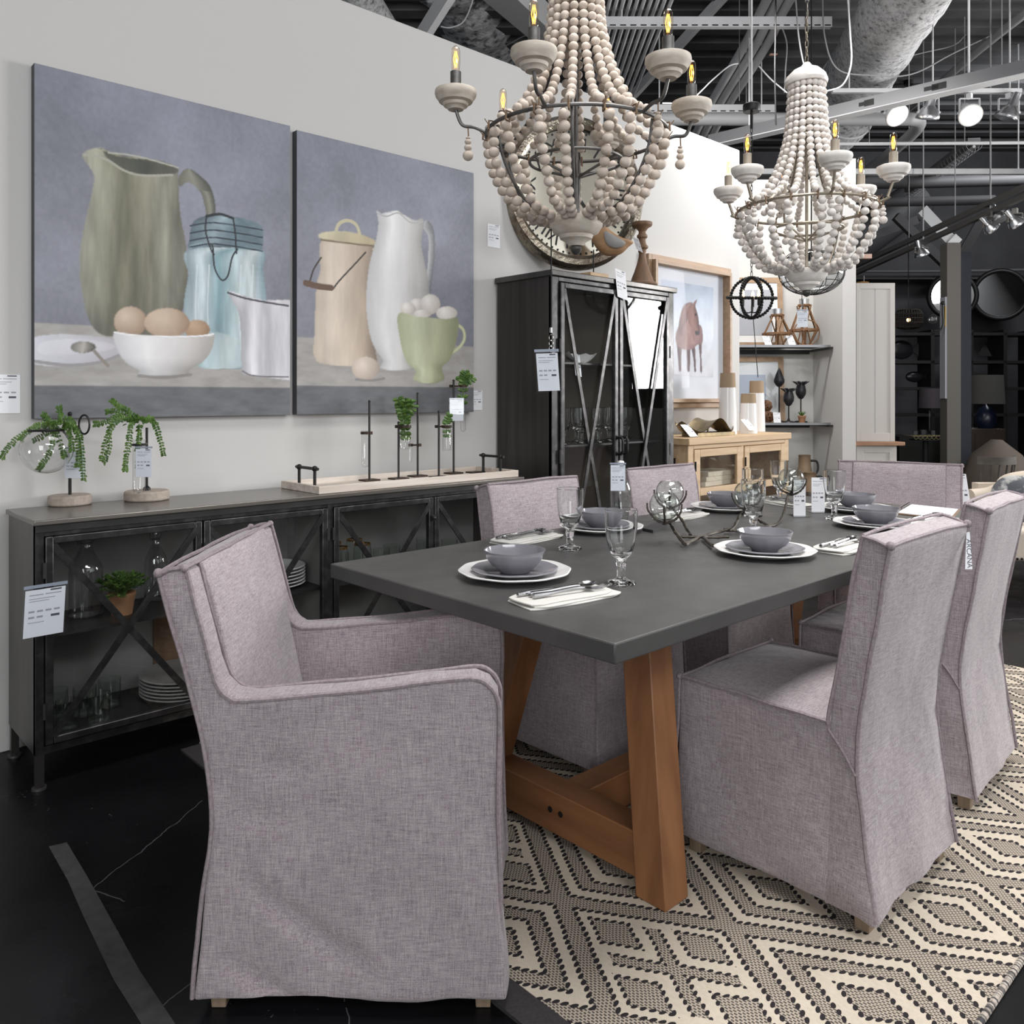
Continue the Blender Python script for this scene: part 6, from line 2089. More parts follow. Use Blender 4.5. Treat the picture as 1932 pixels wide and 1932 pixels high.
B('clip', MB().tube([at_d(1513, 566, d0), at_d(1514, 582, d0 - .02)], .0045, 8), M['chrome'], t, w=True)
# ------------------------------------------------------------------ overhead services
CW, CG = M['ceil_white'], M['ceil_grey']
RT = V((s_, -c_, 0))
FW = V((c_, s_, 0))
UP = V((0, 0, 1))


def chan(name, label, px0, px1, py, z, h, w, m, cat='channel', slots=False, group=None):   # a level rail running across the hall
    d = FPX * (z - EYE) / (751 - py)
    r0, r1 = (px0 - 966) * d / FPX, (px1 - 966) * d / FPX
    t = T(name, label, cat, bd((r0 + r1) / 2, d, z - h), 0, group)
    B('rail', bdbox(MB(), r0, r1, d, d + w, z - h, z), m, t, w=True, smooth=0)
    if slots:
        q = MB()
        x = r0 + .05
        while x < r1 - .05:
            bdbox(q, x, x + .05, d - .002, d, z - h + .008, z - h + .018)
            x += .085
        B('slots', q, M['black'], t, w=True, smooth=0)
    for f in (.12, .9):
        p = bd(r0 + (r1 - r0) * f, d + w / 2, z)
        B('hanger_rod', MB().tube([p, V((p.x, p.y, 4.96))], .007, 6), m, t, w=True)
    return d


chan('strut_channel', 'slotted white steel channel high overhead, crossing behind the nearer chandelier', 1120, 1570, 31, 4.42, .085, .05, CW, slots=True)
chan('strut_channel', 'lower slotted white steel channel overhead, between the two chandeliers', 1215, 1463, 197, 4.05, .075, .05, CW, slots=True)


def pipes(name, label, pts, r, m, group=None, k=8, cat='pipe'):
    return S(name, MB().tube(spline([at_d(*p) for p in pts], k), r, 14), m, label, cat, group)


for k in range(3):
    o = 21 * k
    pipes('bent_conduit', ('left', 'middle', 'right')[k] + ' one of three thick white bent conduits between the chandeliers', [(1478 + o * 1.1, -60, 6.4), (1434 + o, 25, 7.15), (1412 + o, 72, 7.5), (1382 + o * .95, 125, 7.95), (1346 + o * .85, 186, 8.5), (1318 + o * .8, 240, 9.1), (1290 + o * .7, 300, 10)], .041, CW, 'thick bent conduits')
for k in range(10):
    r = .80 + .056 * k
    a, b_ = bd(r, 5.2, 4.50), bd(r, 11.5, 4.50)
    S('straight_conduit', MB().tube([a, b_], .0165, 10), CW, 'thin straight white conduit in the row of ten behind the nearer chandelier', 'pipe', 'row of thin straight conduits')


def beam(name, label, a, b_, w, h, m, cat='beam', group=None):
    return S(name, MB().bar(at_d(*a), at_d(*b_), w, h), m, label, cat, group, smooth=0)


beam('brace_bar', 'pale grey diagonal brace overhead right of the nearer chandelier', (1372, -14, 7.5), (1150, 228, 9.4), .045, .10, CW)
beam('box_beam', 'thick grey box beam overhead behind the top of the nearer chandelier', (925, -45, 5.6), (1075, 95, 7.6), .22, .20, CG)
beam('brace_bar', 'white steel brace showing above the wall at the upper left', (852, -20, 5.4), (792, 76, 5.8), .05, .13, CW)
S('insulated_duct', MB().tube(spline([at_d(845, -70, 7.6), at_d(895, 20, 8.4), at_d(935, 95, 9.4), at_d(960, 150, 10.4)], 8), [.40 + .02 * math.sin(i * 1.7) for i in range(25)], 24), mat('grey_sprayed_insulation', (.10, .10, .105), .9, col2=(.55, .55, .56), sc=11, lo=.36, hi=.52, bmp=.9, bsc=14, bdist=.03, detail=7), 'rough grey insulated duct above the wall left of the nearer chandelier', 'duct')
S('insulated_duct', MB().tube(spline([at_d(640, -60, 6.4), at_d(680, 0, 6.8), at_d(720, 60, 7.4)], 8), .16, 20), M['duct'], 'rough insulated pipe just above the wall top at the upper left', 'duct')
P = spline([at_d(1790, -110, 5.7), at_d(1708, -2, 6.3), at_d(1655, 85, 7.2), at_d(1622, 138, 7.9), at_d(1608, 168, 8.25), at_d(1592, 205, 8.5), at_d(1560, 240, 8.8)], 8)
du = T('insulated_duct', 'large speckled white insulated duct overhead right of the farther chandelier', 'duct', at_d(1650, 90, 6.9))
B('duct_body', MB().tube(P, [.285 + .0012 * i + .008 * math.sin(i * 2.1) + .006 * math.sin(i * .9) for i in range(len(P))], 36), M['duct'], du, w=True)
for i in (28, 34, 41):
    t_ = (P[i + 1] - P[i - 1]).normalized()
    u_ = t_.orthogonal().normalized()
    v_ = t_.cross(u_)
    B('strap', MB().tube([P[i] + (u_ * math.cos(2 * pi * k / 40) + v_ * math.sin(2 * pi * k / 40)) * .335 for k in range(40)], .011, 8, closed=True), CW, du, w=True)
d0 = FPX * 2.65 / 526
pipes('drain_pipe', 'thick white drain pipe overhead crossing behind the farther chandelier and bending away', [(1190, 225, d0), (1500, 225, d0), (1690, 225, d0), (1718, 225, d0), (1734, 229, d0 + .08), (1728, 245, d0 + .35), (1690, 280, d0 + .9), (1600, 352, d0 + 2.2)], .060, mat('pale_pipe', (.46, .46, .465), .5), k=6)
# the big channel in front of the track lights
gch = T('wire_channel', 'wide grey sheet metal channel slanting overhead from the wall end to the right edge', 'channel', at_z(1650, 205, 3.6))
A1, A2 = at_z(1340, 277, 3.6), at_z(2010, 124, 3.6)
B('trough', MB().bar(A1 + V((0, 0, .05)), A2 + V((0, 0, .05)), .09, .10), mat('grey_sheet_metal', (.25, .25, .26), .4, .2), gch, w=True, smooth=0)
B('lip', MB().bar(A1 + V((0, 0, -.004)), A2 + V((0, 0, -.004)), .11, .008), CW, gch, w=True, smooth=0)
for f, w_ in ((.515, .06), (.70, .08)):
    p = A1.lerp(A2, f) + V((0, 0, .05))
    dr = (A2 - A1).normalized()
    nn = V((-dr.y, dr.x, 0))
    if nn.dot(FW) > 0: nn = -nn
    B('knockout', MB().bar(p + nn * .0455 - dr * w_, p + nn * .0455 + dr * w_ * .3, .003, .032).bar(p + nn * .0455 - dr * w_ * .3, p + nn * .0455 + dr * w_, .003, .05), M['black'], gch, w=True, smooth=0, label='dark cut-out opening')
for f in (.14, .78):
    p = A1.lerp(A2, f) + V((0, 0, .1))
    B('hanger_rod', MB().tube([p, V((p.x, p.y, 4.96))], .008, 6), CW, gch, w=True)
# track with four spotlights
dT = 7.2
zT = EYE + (751 - 168) * dT / FPX
tk = T('lighting_track', 'white lighting track overhead at the right carrying four gimbal spotlights', 'track', bd(3.7, dT, zT - .04))
B('rail', bdbox(MB(), (1570 - 966) * dT / FPX, (1926 - 966) * dT / FPX, dT - .02, dT + .02, zT - .035, zT), CW, tk, w=True, smooth=0)
for px in (1602, 1760, 1905):
    p = at_d(px, 751, dT)
    B('hanger_rod', MB().tube([(p.x, p.y, zT), (p.x, p.y, 4.96)], .007, 6), CW, tk, w=True)


def spot(px, py, d, aim, label, lit, zr, sc=1.0, m=None, power=0, grp='gimbal spotlights on the track'):
    """gimbal spotlight: clip, yoke, can and flared head"""
    m = m or CW
    h = at_d(px, py, d)
    t = T('track_spotlight', label, 'spotlight', h, 0, grp)
    a = V(aim).normalized()
    w = .078 * sc
    top = V((h.x, h.y, zr))
    K = dict(parent=t, w=True)
    B('clip', MB().bar(top + V((0, 0, -.005)), top + V((0, 0, -.05)), .04, .05), m, **K)
    zt = zr - .05
    B('yoke', MB().bar(V((h.x, h.y, zt)) - RT * w * 1.12, V((h.x, h.y, zt)) + RT * w * 1.12, .022, .006).bar(V((h.x, h.y, zt)) - RT * w * 1.12, h - RT * w * 1.12, .022, .006, RT).bar(V((h.x, h.y, zt)) + RT * w * 1.12, h + RT * w * 1.12, .022, .006, RT).tube([h - RT * w * 1.3, h - RT * w * .95], .010, 8).tube([h + RT * w * 1.3, h + RT * w * .95], .010, 8), m, **K)
    prof = [(-.17, .034), (-.155, .036), (-.06, .038), (-.045, .05), (-.01, .082), (.022, .093), (.030, .098), (.052, .098), (.052, .088)]
    P = [h + a * (q * sc) for q, r in prof]
    B('head', MB().tube(P[:-1], [r * sc for q, r in prof[:-1]], 24), M['silver'] if not lit else m, **K)
    B('lens', MB().disc(h + a * .0525 * sc, a, .084 * sc, .004, 24), M['lampface'] if lit else M['silver'], **K)
    if power:
        l = bpy.data.lights.new('spot_beam', 'SPOT')
        l.energy, l.spot_size, l.spot_blend, l.shadow_soft_size, l.color = power, R(62), .7, .05, (1, .93, .84)
        o = bpy.data.objects.new('spot_beam', l)
        COL.objects.link(o)
        o.location = h + a * .07 * sc
        o.rotation_euler = a.to_track_quat('-Z', 'Y').to_euler()


LV = -FW
spot(1688, 214, dT, LV * .75 - UP * .7 + RT * .15, 'lit spotlight on the white track, leftmost of four', True, zT - .035, power=110)
spot(1752, 212, dT, FW * .25 - UP * .9 - RT * .10, 'spotlight on the white track seen from behind, second from the left', False, zT - .035)
spot(1829, 214, dT, LV * .8 - UP * .65 - RT * .2, 'lit spotlight on the white track, third from the left', True, zT - .035, power=110)
spot(1903, 212, dT, FW * .2 - UP * .9 - RT * .35, 'spotlight on the white track seen from behind, rightmost of four', False, zT - .035)
pipes('thin_pipe', 'thin straight grey pipe overhead just below the white track spotlights', [(1500, 272, 7.95), (1700, 271, 7.95), (1990, 269, 7.95)], .017, CW, k=2)
chan('steel_channel', 'long pale steel channel overhead behind the bulbs of the farther chandelier', 1330, 1990, 318, 3.63, .055, .05, CW)
DG = mat('dark_grey_pipe', (.135, .135, .14), .6)
pipes('grey_pipe', 'upper thick dark grey pipe overhead at the right', [(1560, 346, 10), (1750, 344, 10), (1990, 337, 10)], .072, DG, k=2)
pipes('grey_pipe', 'lower thick dark grey pipe overhead at the right', [(1590, 382, 10.4), (1750, 380, 10.4), (1875, 377, 10.4)], .060, DG, k=2)
pipes('sloping_pipe', 'long grey pipe sloping across the upper right corner of the ceiling', [(1990, -18, 6.8), (1932, 27, 7.2), (1850, 92, 7.95), (1760, 168, 8.95), (1700, 216, 9.8)], .040, CG)
pipes('dark_round_duct', 'big dark round duct low in the far ceiling right of the farther chandelier', [(1735, 372, 11.6), (1660, 425, 11.65), (1590, 480, 11.75)], .28, mat('dark_duct', (.075, .075, .078), .6))
# caged strip light and bare strip light
sl = T('caged_strip_light', 'unlit strip light with a wire guard hanging in the far ceiling at the right', 'ceiling light', at_d(1775, 310, 10.2))
a, b_ = at_d(1838, 266, 9.0), at_d(1716, 358, 11.0)
B('housing', MB().bar(a, b_, .13, .07), mat('strip_housing', (.24, .24, .245), .5), sl, w=True, smooth=0)
m = MB()
dr = (b_ - a).normalized()
sd_ = dr.cross(UP).normalized()
for i in range(24):
    o = a.lerp(b_, i / 23)
    m.tube([o + sd_ * .085 * math.cos(q) + V((0, 0, -.03 - .085 * math.sin(q))) for q in [pi * k / 8 for k in range(9)]], .0025, 5)
for q in (0, .25, .5, .75, 1):
    o = sd_ * .085 * math.cos(pi * q) + V((0, 0, -.03 - .085 * math.sin(pi * q)))
    m.tube([a + o, b_ + o], .0025, 5)
B('wire_guard', m, CG, sl, w=True)
B('tube', MB().tube([a + V((0, 0, -.06)), b_ + V((0, 0, -.06))], .017, 10), M['white'], sl, w=True)
a, b_ = at_d(1738, 396, 8.6), at_d(1790, 452, 8.6)
sl = T('strip_light', 'short silvery strip light fixture sloping above the taupe post', 'ceiling light', at_d(1764, 425, 8.6))
B('housing', MB().bar(a, b_, .12, .06, FW), mat('bright_housing', (.62, .63, .64), .35, .3), sl, w=True, smooth=0)
B('end_cap', MB().bar(b_, at_d(1802, 463, 8.6), .14, .10, FW), CW, sl, w=True, smooth=0)
# lower dark track with spotlights
dk = mat('dark_track', (.065, .062, .06), .55)
tk = T('lighting_track', 'dark double lighting track sloping to the upper right in the far room', 'track', at_d(1790, 430, 8))
A1, A2 = at_d(1560, 540, 10.2), at_d(1990, 345, 6.9)
for o in (0, .085): B('rail', MB().bar(A1 + V((0, 0, o)), A2 + V((0, 0, o)), .05, .045), dk, tk, w=True, smooth=0)
for f in (.52, .79):
    p = A1.lerp(A2, f)
    B('hanger_rod', MB().tube([p, V((p.x, p.y, 4.96))], .007, 6), CG, tk, w=True)
gd = mat('taupe_spot', (.16, .15, .14), .5)
for px, py, d, aim, lb in ((1884, 408, 7.55, RT * .2 - UP * .8 - FW * .4, 'grey spotlight under the dark sloping track, large middle one'), (1868, 428, 7.7, RT * .6 - UP * .6, 'grey spotlight under the dark sloping track, left of the large middle one'), (1915, 418, 7.4, RT * .5 - UP * .6, 'grey spotlight under the dark sloping track, near the right edge'), (1738, 476, 8.5, -UP + RT * .3, 'small grey spotlight under the dark sloping track, beside the taupe post')):
    f = (px - 1560) / 430
    zr = A1.lerp(A2, f).z - .02
    spot(px, py, d, aim, lb, False, max(zr, at_d(px, py, d).z + .1), .75, gd, grp='grey spotlights under the dark track')
tr_m = mat('dark_truss', (.05, .05, .052), .7)
for k, (a, b_) in enumerate((((1690, 408, 9.5), (1800, 515, 9.6)), ((1792, 520, 9.6), (1858, 405, 9.5)), ((1640, 448, 9.9), (1730, 415, 9.9)))):
    beam('truss_member', ('dark diagonal truss member left of the taupe post', 'dark diagonal truss member right of the taupe post', 'short dark truss member under the big round duct')[k], a, b_, .06, .10, tr_m)
pipes('thin_pipe', 'thin horizontal pipe low across the far dark wall', [(1620, 512, 11.8), (1780, 512, 11.8), (1990, 508, 11.8)], .02, DG, k=2)
S('far_ledge', bdbox(MB(), 4.5, 8, 11.9, 12.28, EYE + (751 - 520) * 11.9 / FPX - .05, EYE + (751 - 520) * 11.9 / FPX), dk, 'dark ledge along the far wall above the round mirrors', 'ledge', smooth=0)
# hanging rods and slack cables
for k, (px, py0, py1, d) in enumerate(((1395, -10, 190, 7.6), (1690, 60, 150, 7.8), (1715, 85, 165, 7.6), (1640, 240, 270, 7.95), (1820, 90, 270, 7.95), (1760, -5, 76, 6.2), (1890, 60, 130, 7.0), (1868, 270, 320, 8.4), (1802, 380, 410, 8.2), (1715, 400, 470, 8.8))):
    a, b_ = at_d(px, py0, d), at_d(px, py1, d)
    S('hanger_wire', MB().tube([b_, V((a.x, a.y, 4.96))], .0045, 6), CG, 'thin grey hanger wire dropping from the dark ceiling', 'wire', 'thin hanger wires')
cm = mat('grey_cable', (.30, .30, .31), .6)
for k, (pts, lb, m) in enumerate((
        ([(1598, -20, 6.0), (1604, 60, 6.0), (1606, 120, 6.0), (1590, 160, 6.05), (1560, 172, 6.1)], 'pale slack cable hanging in front of the speckled duct', CW),
        ([(1552, -20, 6.6), (1556, 70, 6.6), (1580, 130, 6.7), (1640, 142, 6.8), (1720, 140, 7.0), (1800, 100, 7.4), (1880, 62, 8.0)], 'long slack grey cable sagging right of the speckled duct', cm),
        ([(1660, 120, 7.6), (1740, 100, 8.0), (1800, 85, 8.2), (1830, 60, 8.4), (1880, 45, 8.8)], 'thin grey cable looping below the deck at the upper right', cm),
        ([(1500, -20, 6.2), (1506, 60, 6.2), (1514, 110, 6.2), (1522, 140, 6.2)], 'grey cable hanging left of the chandelier chain', cm),
        ([(1470, 40, 6.9), (1484, 80, 6.9), (1482, 130, 6.9), (1480, 175, 6.9)], 'thin grey cable curving beside the thick bent conduits', cm),
        ([(1250, 195, 6.6), (1300, 190, 6.7), (1345, 150, 6.9), (1375, 125, 7.2), (1392, 120, 7.3)], 'pale slack cable looping from the nearer chandelier to the conduits', CW),
        ([(1432, 125, 7.0), (1455, 150, 6.9), (1485, 175, 6.8)], 'short pale cable from the conduits towards the farther chandelier', CW),
        ([(905, 98, 8.0), (950, 88, 7.8), (985, 70, 7.6), (1010, 62, 7.5)], 'thin grey cable above the wall left of the nearer chandelier', cm),
        ([(832, 50, 7.0), (850, 52, 7.0), (875, 40, 7.0), (892, 0, 7.0), (890, -20, 7.0)], 'pale looping cable above the wall at the upper left', CW),
        ([(1464, -20, 5.9), (1463, 60, 5.9), (1462, 140, 5.9), (1464, 236, 5.9)], 'black cable dropping between the conduits and the farther chandelier', M['black']))):
    S('slack_cable', MB().tube(spline([at_d(*p) for p in pts], 8), .006, 6), m, lb, 'cable')
S('orange_flag', MB().bar(at_d(1452, 103, 6.9), at_d(1466, 103, 6.9), .004, .035, FW), mat('faded_orange', (.50, .30, .22), .8), 'small faded orange tape flag hanging beside the bent conduits', 'tape', smooth=0)

# ------------------------------------------------------------------ white dresser beyond the recess
dr_ = T('white_dresser', 'tall cream painted dresser side beyond the recess, with a wooden worktop', 'cabinet', bd(3.0, 7.2, 0))
K = dict(parent=dr_, w=True)
cw = mat('cream_paint', (.50, .475, .445), .5)
dd = 6.85
ra, rb = (1615.5 - 966) * dd / FPX, (1688 - 966) * dd / FPX
zt, zw = EYE + (751 - 534) * dd / FPX, EYE - (841 - 751) * 6.75 / FPX
B('upper_case', bdbox(MB(), ra, rb, dd, 8.1, zw + .03, zt), cw, smooth=0, **K)
m = MB()
bdbox(m, ra, ra + .03, dd - .006, dd, zw + .03, zt)
bdbox(m, rb - .04, rb, dd - .006, dd, zw + .03, zt)
bdbox(m, ra + .03, rb - .04, dd - .006, dd, zt - .05, zt)
bdbox(m, ra + .03, rb - .04, dd - .006, dd, zw + .03, zw + .10)
B('side_frame', m, cw, bev=.002, **K)
for k in (.36, .36 + .001): pass
B('plank_groove', bdbox(MB(), ra + .157, ra + .1605, dd - .0012, dd - .0002, zw + .10, zt - .05), M['ink'], smooth=0, **K)
rw = (1708 - 966) * 6.75 / FPX
B('worktop', bdbox(MB(), (1614 - 966) * 6.75 / FPX, rw, 6.75, 8.1, zw, zw + .03), mat('oiled_top', (.36, .20, .12), .5, col2=(.28, .15, .085), sc=5, st=(.4, 4, 4)), bev=.004, **K)
B('lower_case', bdbox(MB(), (1616 - 966) * 6.8 / FPX, rw - .05, 6.80, 8.1, .08, zw), cw, smooth=0, **K)
m = MB()
ra2, rb2 = (1616 - 966) * 6.8 / FPX, rw - .05
bdbox(m, ra2, ra2 + .06, 6.794, 6.80, .08, zw)
bdbox(m, rb2 - .06, rb2, 6.794, 6.80, .08, zw)
bdbox(m, ra2 + .06, rb2 - .06, 6.794, 6.80, zw - .06, zw)
B('lower_frame', m, cw, bev=.002, **K)
B('plinth', bdbox(MB(), ra2 + .02, rb2 - .02, 6.84, 8.08, .0005, .08), M['steel_dark'], smooth=0, **K)
q = bd(ra + .10, dd + .12, zt + .0005)
t = T('brass_ornament', 'small brass ornament standing on top of the cream dresser', 'ornament', q)
B('dish', MB().lathe([(0, 0), (.03, 0), (.055, .02), (.05, .024), (.028, .008), (0, .008)], 18), mat('warm_brass', (.65, .40, .16), .3, 1), t)
B('post', MB().cyl((.03, 0, 0), .006, .008, .08, 8), M['steel_dark'], t)
bar_m = mat('pink_wood_bar', (.52, .36, .29), .7)
beam('wooden_ledge', 'short pale pinkish wooden ledge above the cream dresser', (1608, 484, 7.6), (1643, 484, 7.6), .05, .04, bar_m, 'ledge')

# ------------------------------------------------------------------ the dark far room
dk1 = mat('black_shelving', (.010, .010, .011), .6)


def far_unit(label, px0, px1, ups, d):
    t = T('shelf_unit', label, 'shelves', at_d((px0 + px1) / 2, 751, d) * 1)
    t.location.z = 0
    WM[t.name] = Matrix.Translation(t.location)
    r0, r1 = (px0 - 966) * d / FPX, (px1 - 966) * d / FPX
    for py in (630, 683, 733, 783):
        z = EYE + (751 - py) * d / FPX
        B('shelf', bdbox(MB(), r0, r1, d, d + .38, z - .02, z + .02), dk1, t, w=True, smooth=0)
    for px in ups:
        r = (px - 966) * d / FPX
        B('upright', bdbox(MB(), r - .025, r + .025, d, d + .38, .0005, EYE + (751 - 622) * d / FPX), dk1, t, w=True, smooth=0)
    return t


far_unit('black shelf unit in the dark far room left of the taupe post', 1660, 1783, (1664, 1760), 11.2)
far_unit('black shelf unit in the dark far room right of the taupe post', 1830, 1960, (1833, 1897, 1956), 11.3)


def fish(px, py, l, h, d, label):
    q = at_d(px, py, d)
    m = MB()
    m.ball(q, 1, 20, 12, (l, .04, h))
    m.M = Matrix()
    n = len(m.v)
    m.v = [q + RT * (p - q).x + FW * (p - q).y + UP * (p - q).z for p in m.v]
    e = q + RT * l * .9
    m.hexa([e + RT * 0 - UP * h * .2 - FW * .01, e + RT * l * .5 - UP * h * .7 - FW * .01, e + RT * l * .5 - UP * h * .7 + FW * .01, e - UP * h * .2 + FW * .01], [e + UP * h * .2 - FW * .01, e + RT * l * .5 + UP * h * .7 - FW * .01, e + RT * l * .5 + UP * h * .7 + FW * .01, e + UP * h * .2 + FW * .01])
    m.bar(q - UP * h * .9, V((q.x, q.y, q.z - h * 1.02)), .02, .02)
    S('fish_sculpture', m, mat('black_gloss', (.012, .012, .014), .25), label, 'sculpture')


fish(1700, 660, .17, .13, 11.35, 'large black fish sculpture on a far dark shelf')
fish(1726, 711, .13, .075, 11.35, 'slim black fish sculpture on the far dark shelf below the large fish')
q = at_d(1858, 672, 11.45)
S('sail_sculpture', MB().add([q - RT * .10, q + RT * .10, q + FW * .08, q + UP * .19], [(0, 1, 3), (1, 2, 3), (2, 0, 3), (2, 1, 0)]), dk1, 'small black pointed sculpture on the right far shelf', 'sculpture', smooth=0)


def round_mirror(px, py, r, d, label):
    q = at_d(px, py, d)
    t = T('round_mirror', label, 'mirror', q)
    n_ = -FW - RT * .33
    B('glass', MB().disc(q, n_, r, .01, 48), M['mirror'], t, w=True)
    n_ = n_.normalized()
    u_ = RT
    u_ = (RT - n_ * RT.dot(n_)).normalized()
    v_ = n_.cross(u_).normalized()
    B('frame', MB().tube([q + (u_ * math.cos(2 * pi * k / 48) + v_ * math.sin(2 * pi * k / 48)) * (r + .03) for k in range(48)], .035, 10, closed=True), M['black'], t, w=True)


round_mirror(1887, 556, .31, 11.7, 'round black framed mirror on the far dark wall at the right edge')
round_mirror(1797, 558, .27, 11.6, 'round black framed mirror on the far wall half hidden behind the taupe post')
wb = T('wall_sconce', 'black swing arm sconce on a white board beside the taupe post', 'lamp', at_d(1780, 655, 8.06))
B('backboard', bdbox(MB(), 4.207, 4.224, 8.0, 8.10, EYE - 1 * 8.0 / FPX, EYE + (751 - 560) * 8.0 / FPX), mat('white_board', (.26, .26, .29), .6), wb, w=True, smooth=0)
B('arm', MB().tube(spline([at_d(1779, 574, 7.98), at_d(1779, 590, 7.98), at_d(1780, 612, 7.98), at_d(1774, 622, 7.98), at_d(1762, 624, 7.98)], 5), .010, 8).ball(at_d(1779, 572, 7.98), .02, 10, 7), M['black'], wb, w=True)
B('brass_plate', bdbox(MB(), 4.200, 4.207, 7.985, 8.03, EYE + (751 - 616) * 8 / FPX, EYE + (751 - 578) * 8 / FPX), mat('satin_brass', (.42, .27, .06), .4, .6), wb, w=True, smooth=0)
B('bulb', MB().ball(at_d(1760, 602, 7.98), .045, 14, 10), M['clear'], wb, w=True)
q = at_d(1714, 602, 9.6)
t = T('basket_pendant', 'dark woven drum pendant lamp with a glowing bulb in the far room', 'pendant lamp', q - V((0, 0, .12)))
m = MB()
pr = [(.06, .115), (.12, .10), (.15, .05), (.152, 0), (.15, -.05), (.12, -.10), (.05, -.115)]
for k in range(30):
    a = 2 * pi * k / 30
    m.tube(spline([q + V((r * math.cos(a), r * math.sin(a), z)) for r, z in pr], 3), .0055, 5)
for r, z in pr: m.tube([q + V((r * 1.02 * math.cos(2 * pi * k / 36), r * 1.02 * math.sin(2 * pi * k / 36), z)) for k in range(36)], .006, 5, closed=True)
B('shade', m, mat('dark_weave', (.022, .016, .013), .8), t, w=True)
B('bulb', MB().ball(q + V((0, 0, -.01)), .022, 10, 8), emit('warm_point', (1, .55, .25), 6), t, w=True)
B('cord', MB().tube([q + V((0, 0, .01)), V((q.x, q.y, 4.95))], .006, 6).cyl(V((q.x, q.y, 0)), .05, 4.9, 4.95, 14), M['black'], t, w=True)


def table_lamp(px, d, ys, rw0, rw1, ybase, label, shade, base, prof):
    z = lambda py: EYE - (py - 751) * d / FPX
    q = at_d(px, 751, d)
    t = T('table_lamp', label, 'lamp', V((q.x, q.y, z(ybase))))
    o = V((q.x, q.y, 0))
    B('shade', MB().lathe([(rw1, z(ys[1])), (rw0, z(ys[0])), (rw0 - .006, z(ys[0])), (rw1 - .006, z(ys[1]))], 32, o, closed=True), shade, t, w=True)
    B('base', MB().lathe([(r, z(y)) for r, y in prof], 24, o), base, t, w=True)


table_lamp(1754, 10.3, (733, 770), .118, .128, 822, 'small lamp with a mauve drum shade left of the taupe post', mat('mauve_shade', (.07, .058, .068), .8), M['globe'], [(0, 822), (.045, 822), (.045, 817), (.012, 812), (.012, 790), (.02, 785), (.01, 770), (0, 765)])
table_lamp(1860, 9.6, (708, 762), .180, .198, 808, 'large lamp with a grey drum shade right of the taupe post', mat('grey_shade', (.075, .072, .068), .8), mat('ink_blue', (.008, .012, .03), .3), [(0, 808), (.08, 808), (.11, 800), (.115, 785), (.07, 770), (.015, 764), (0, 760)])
q = at_d(1746, 822, 10.3)
cs = S('console_table', bdbox(MB(), q.dot(RT) - .42, q.dot(RT) + .12, 10.1, 10.6, .0005, q.z - .001), mat('black_brown', (.013, .012, .010), .6), 'black console under the small mauve lamp in the far room', 'table', smooth=0)
t = T('wire_tray', 'flat gilt wire tray with candle glasses left of the taupe post', 'tray', at_d(1746, 822, 9.4))
o = at_d(1746, 822, 9.4)
m = MB().bar(o - RT * .21, o + RT * .21, .26, .006)
for k in range(8):
    p = o - RT * .17 + RT * .05 * k - FW * .13
    m.tube([p + RT * .022 * math.cos(2 * pi * j / 12) + UP * (.022 * math.sin(2 * pi * j / 12) - .012) for j in range(12)], .003, 5, closed=True)
B('gilt_wire', m, mat('dull_gilt', (.32, .26, .14), .4, .8), t, w=True)
B('glasses', MB().cyl(o - RT * .02, .035, .004, .07, 16).cyl(o + RT * .09, .028, .004, .06, 16).cyl(o - RT * .11, .03, .004, .055, 16), M['clear'], t, w=True)
S('pedestal_table', MB().lathe([(.16, .0005), (.16, .03), (.03, .05), (.03, o.z - .06), (.17, o.z - .05), (.17, o.z - .04)], 24, (o.x, o.y, 0)), dk1, 'black pedestal table under the gilt wire tray', 'table')
a, b_ = (1815 - 966) * 9.4 / FPX, (1897 - 966) * 9.4 / FPX
ch = T('brown_chest', 'dark reddish brown chest under the large grey lamp', 'cabinet', bd((a + b_) / 2, 9.6, 0))
zc = EYE - (808 - 751) * 9.6 / FPX
B('carcass', bdbox(MB(), a, b_, 9.4, 9.85, .0005, zc - .0005), mat('dark_brown_chest', (.045, .026, .018), .5, col2=(.03, .018, .013), sc=6), ch, w=True, bev=.003)
B('door_gap', bdbox(MB(), (a + b_) / 2 - .1, (a + b_) / 2 - .096, 9.397, 9.40, .1, zc - .05), M['black'], ch, w=True, smooth=0)

# spindle-back chair, rounded chair and settee at the right
d0 = 6.9
q = at_d(1874, 751, d0)
wcx = T('spindle_chair', 'weathered grey spindle back chair behind the farther right-hand dining chair', 'chair', V((q.x, q.y, 0)), HEAD - pi / 2 + R(10))
gw = mat('weathered_oak', (.085, .075, .064), .7, col2=(.06, .052, .044), sc=8, st=(.5, 3, 3))
arc = [R(a) for a in range(-155, -24, 10)]
B('crest_rail', MB().add(*(lambda P: ([p for a in P for p in ((.20 * math.cos(a), .20 * math.sin(a) + .05, .70), (.20 * math.cos(a), .20 * math.sin(a) + .05, .765), (.175 * math.cos(a), .175 * math.sin(a) + .05, .765), (.175 * math.cos(a), .175 * math.sin(a) + .05, .70))], [(i * 4 + j, i * 4 + (j + 1) % 4, i * 4 + 4 + (j + 1) % 4, i * 4 + 4 + j) for i in range(len(P) - 1) for j in range(4)] + [(3, 2, 1, 0), tuple(len(P) * 4 - 4 + j for j in range(4))]))(arc)), gw, wcx)
for a in arc[1::2]: B('spindle', MB().tube([(.19 * math.cos(a), .19 * math.sin(a) + .05, .71), (.15 * math.cos(a) + .03 * math.cos(a), .15 * math.sin(a) + .06, .45)], .008, 8), gw, wcx)
B('seat', MB().lathe([(0, .42), (.20, .42), (.21, .435), (.20, .455), (0, .45)], 28), gw, wcx)
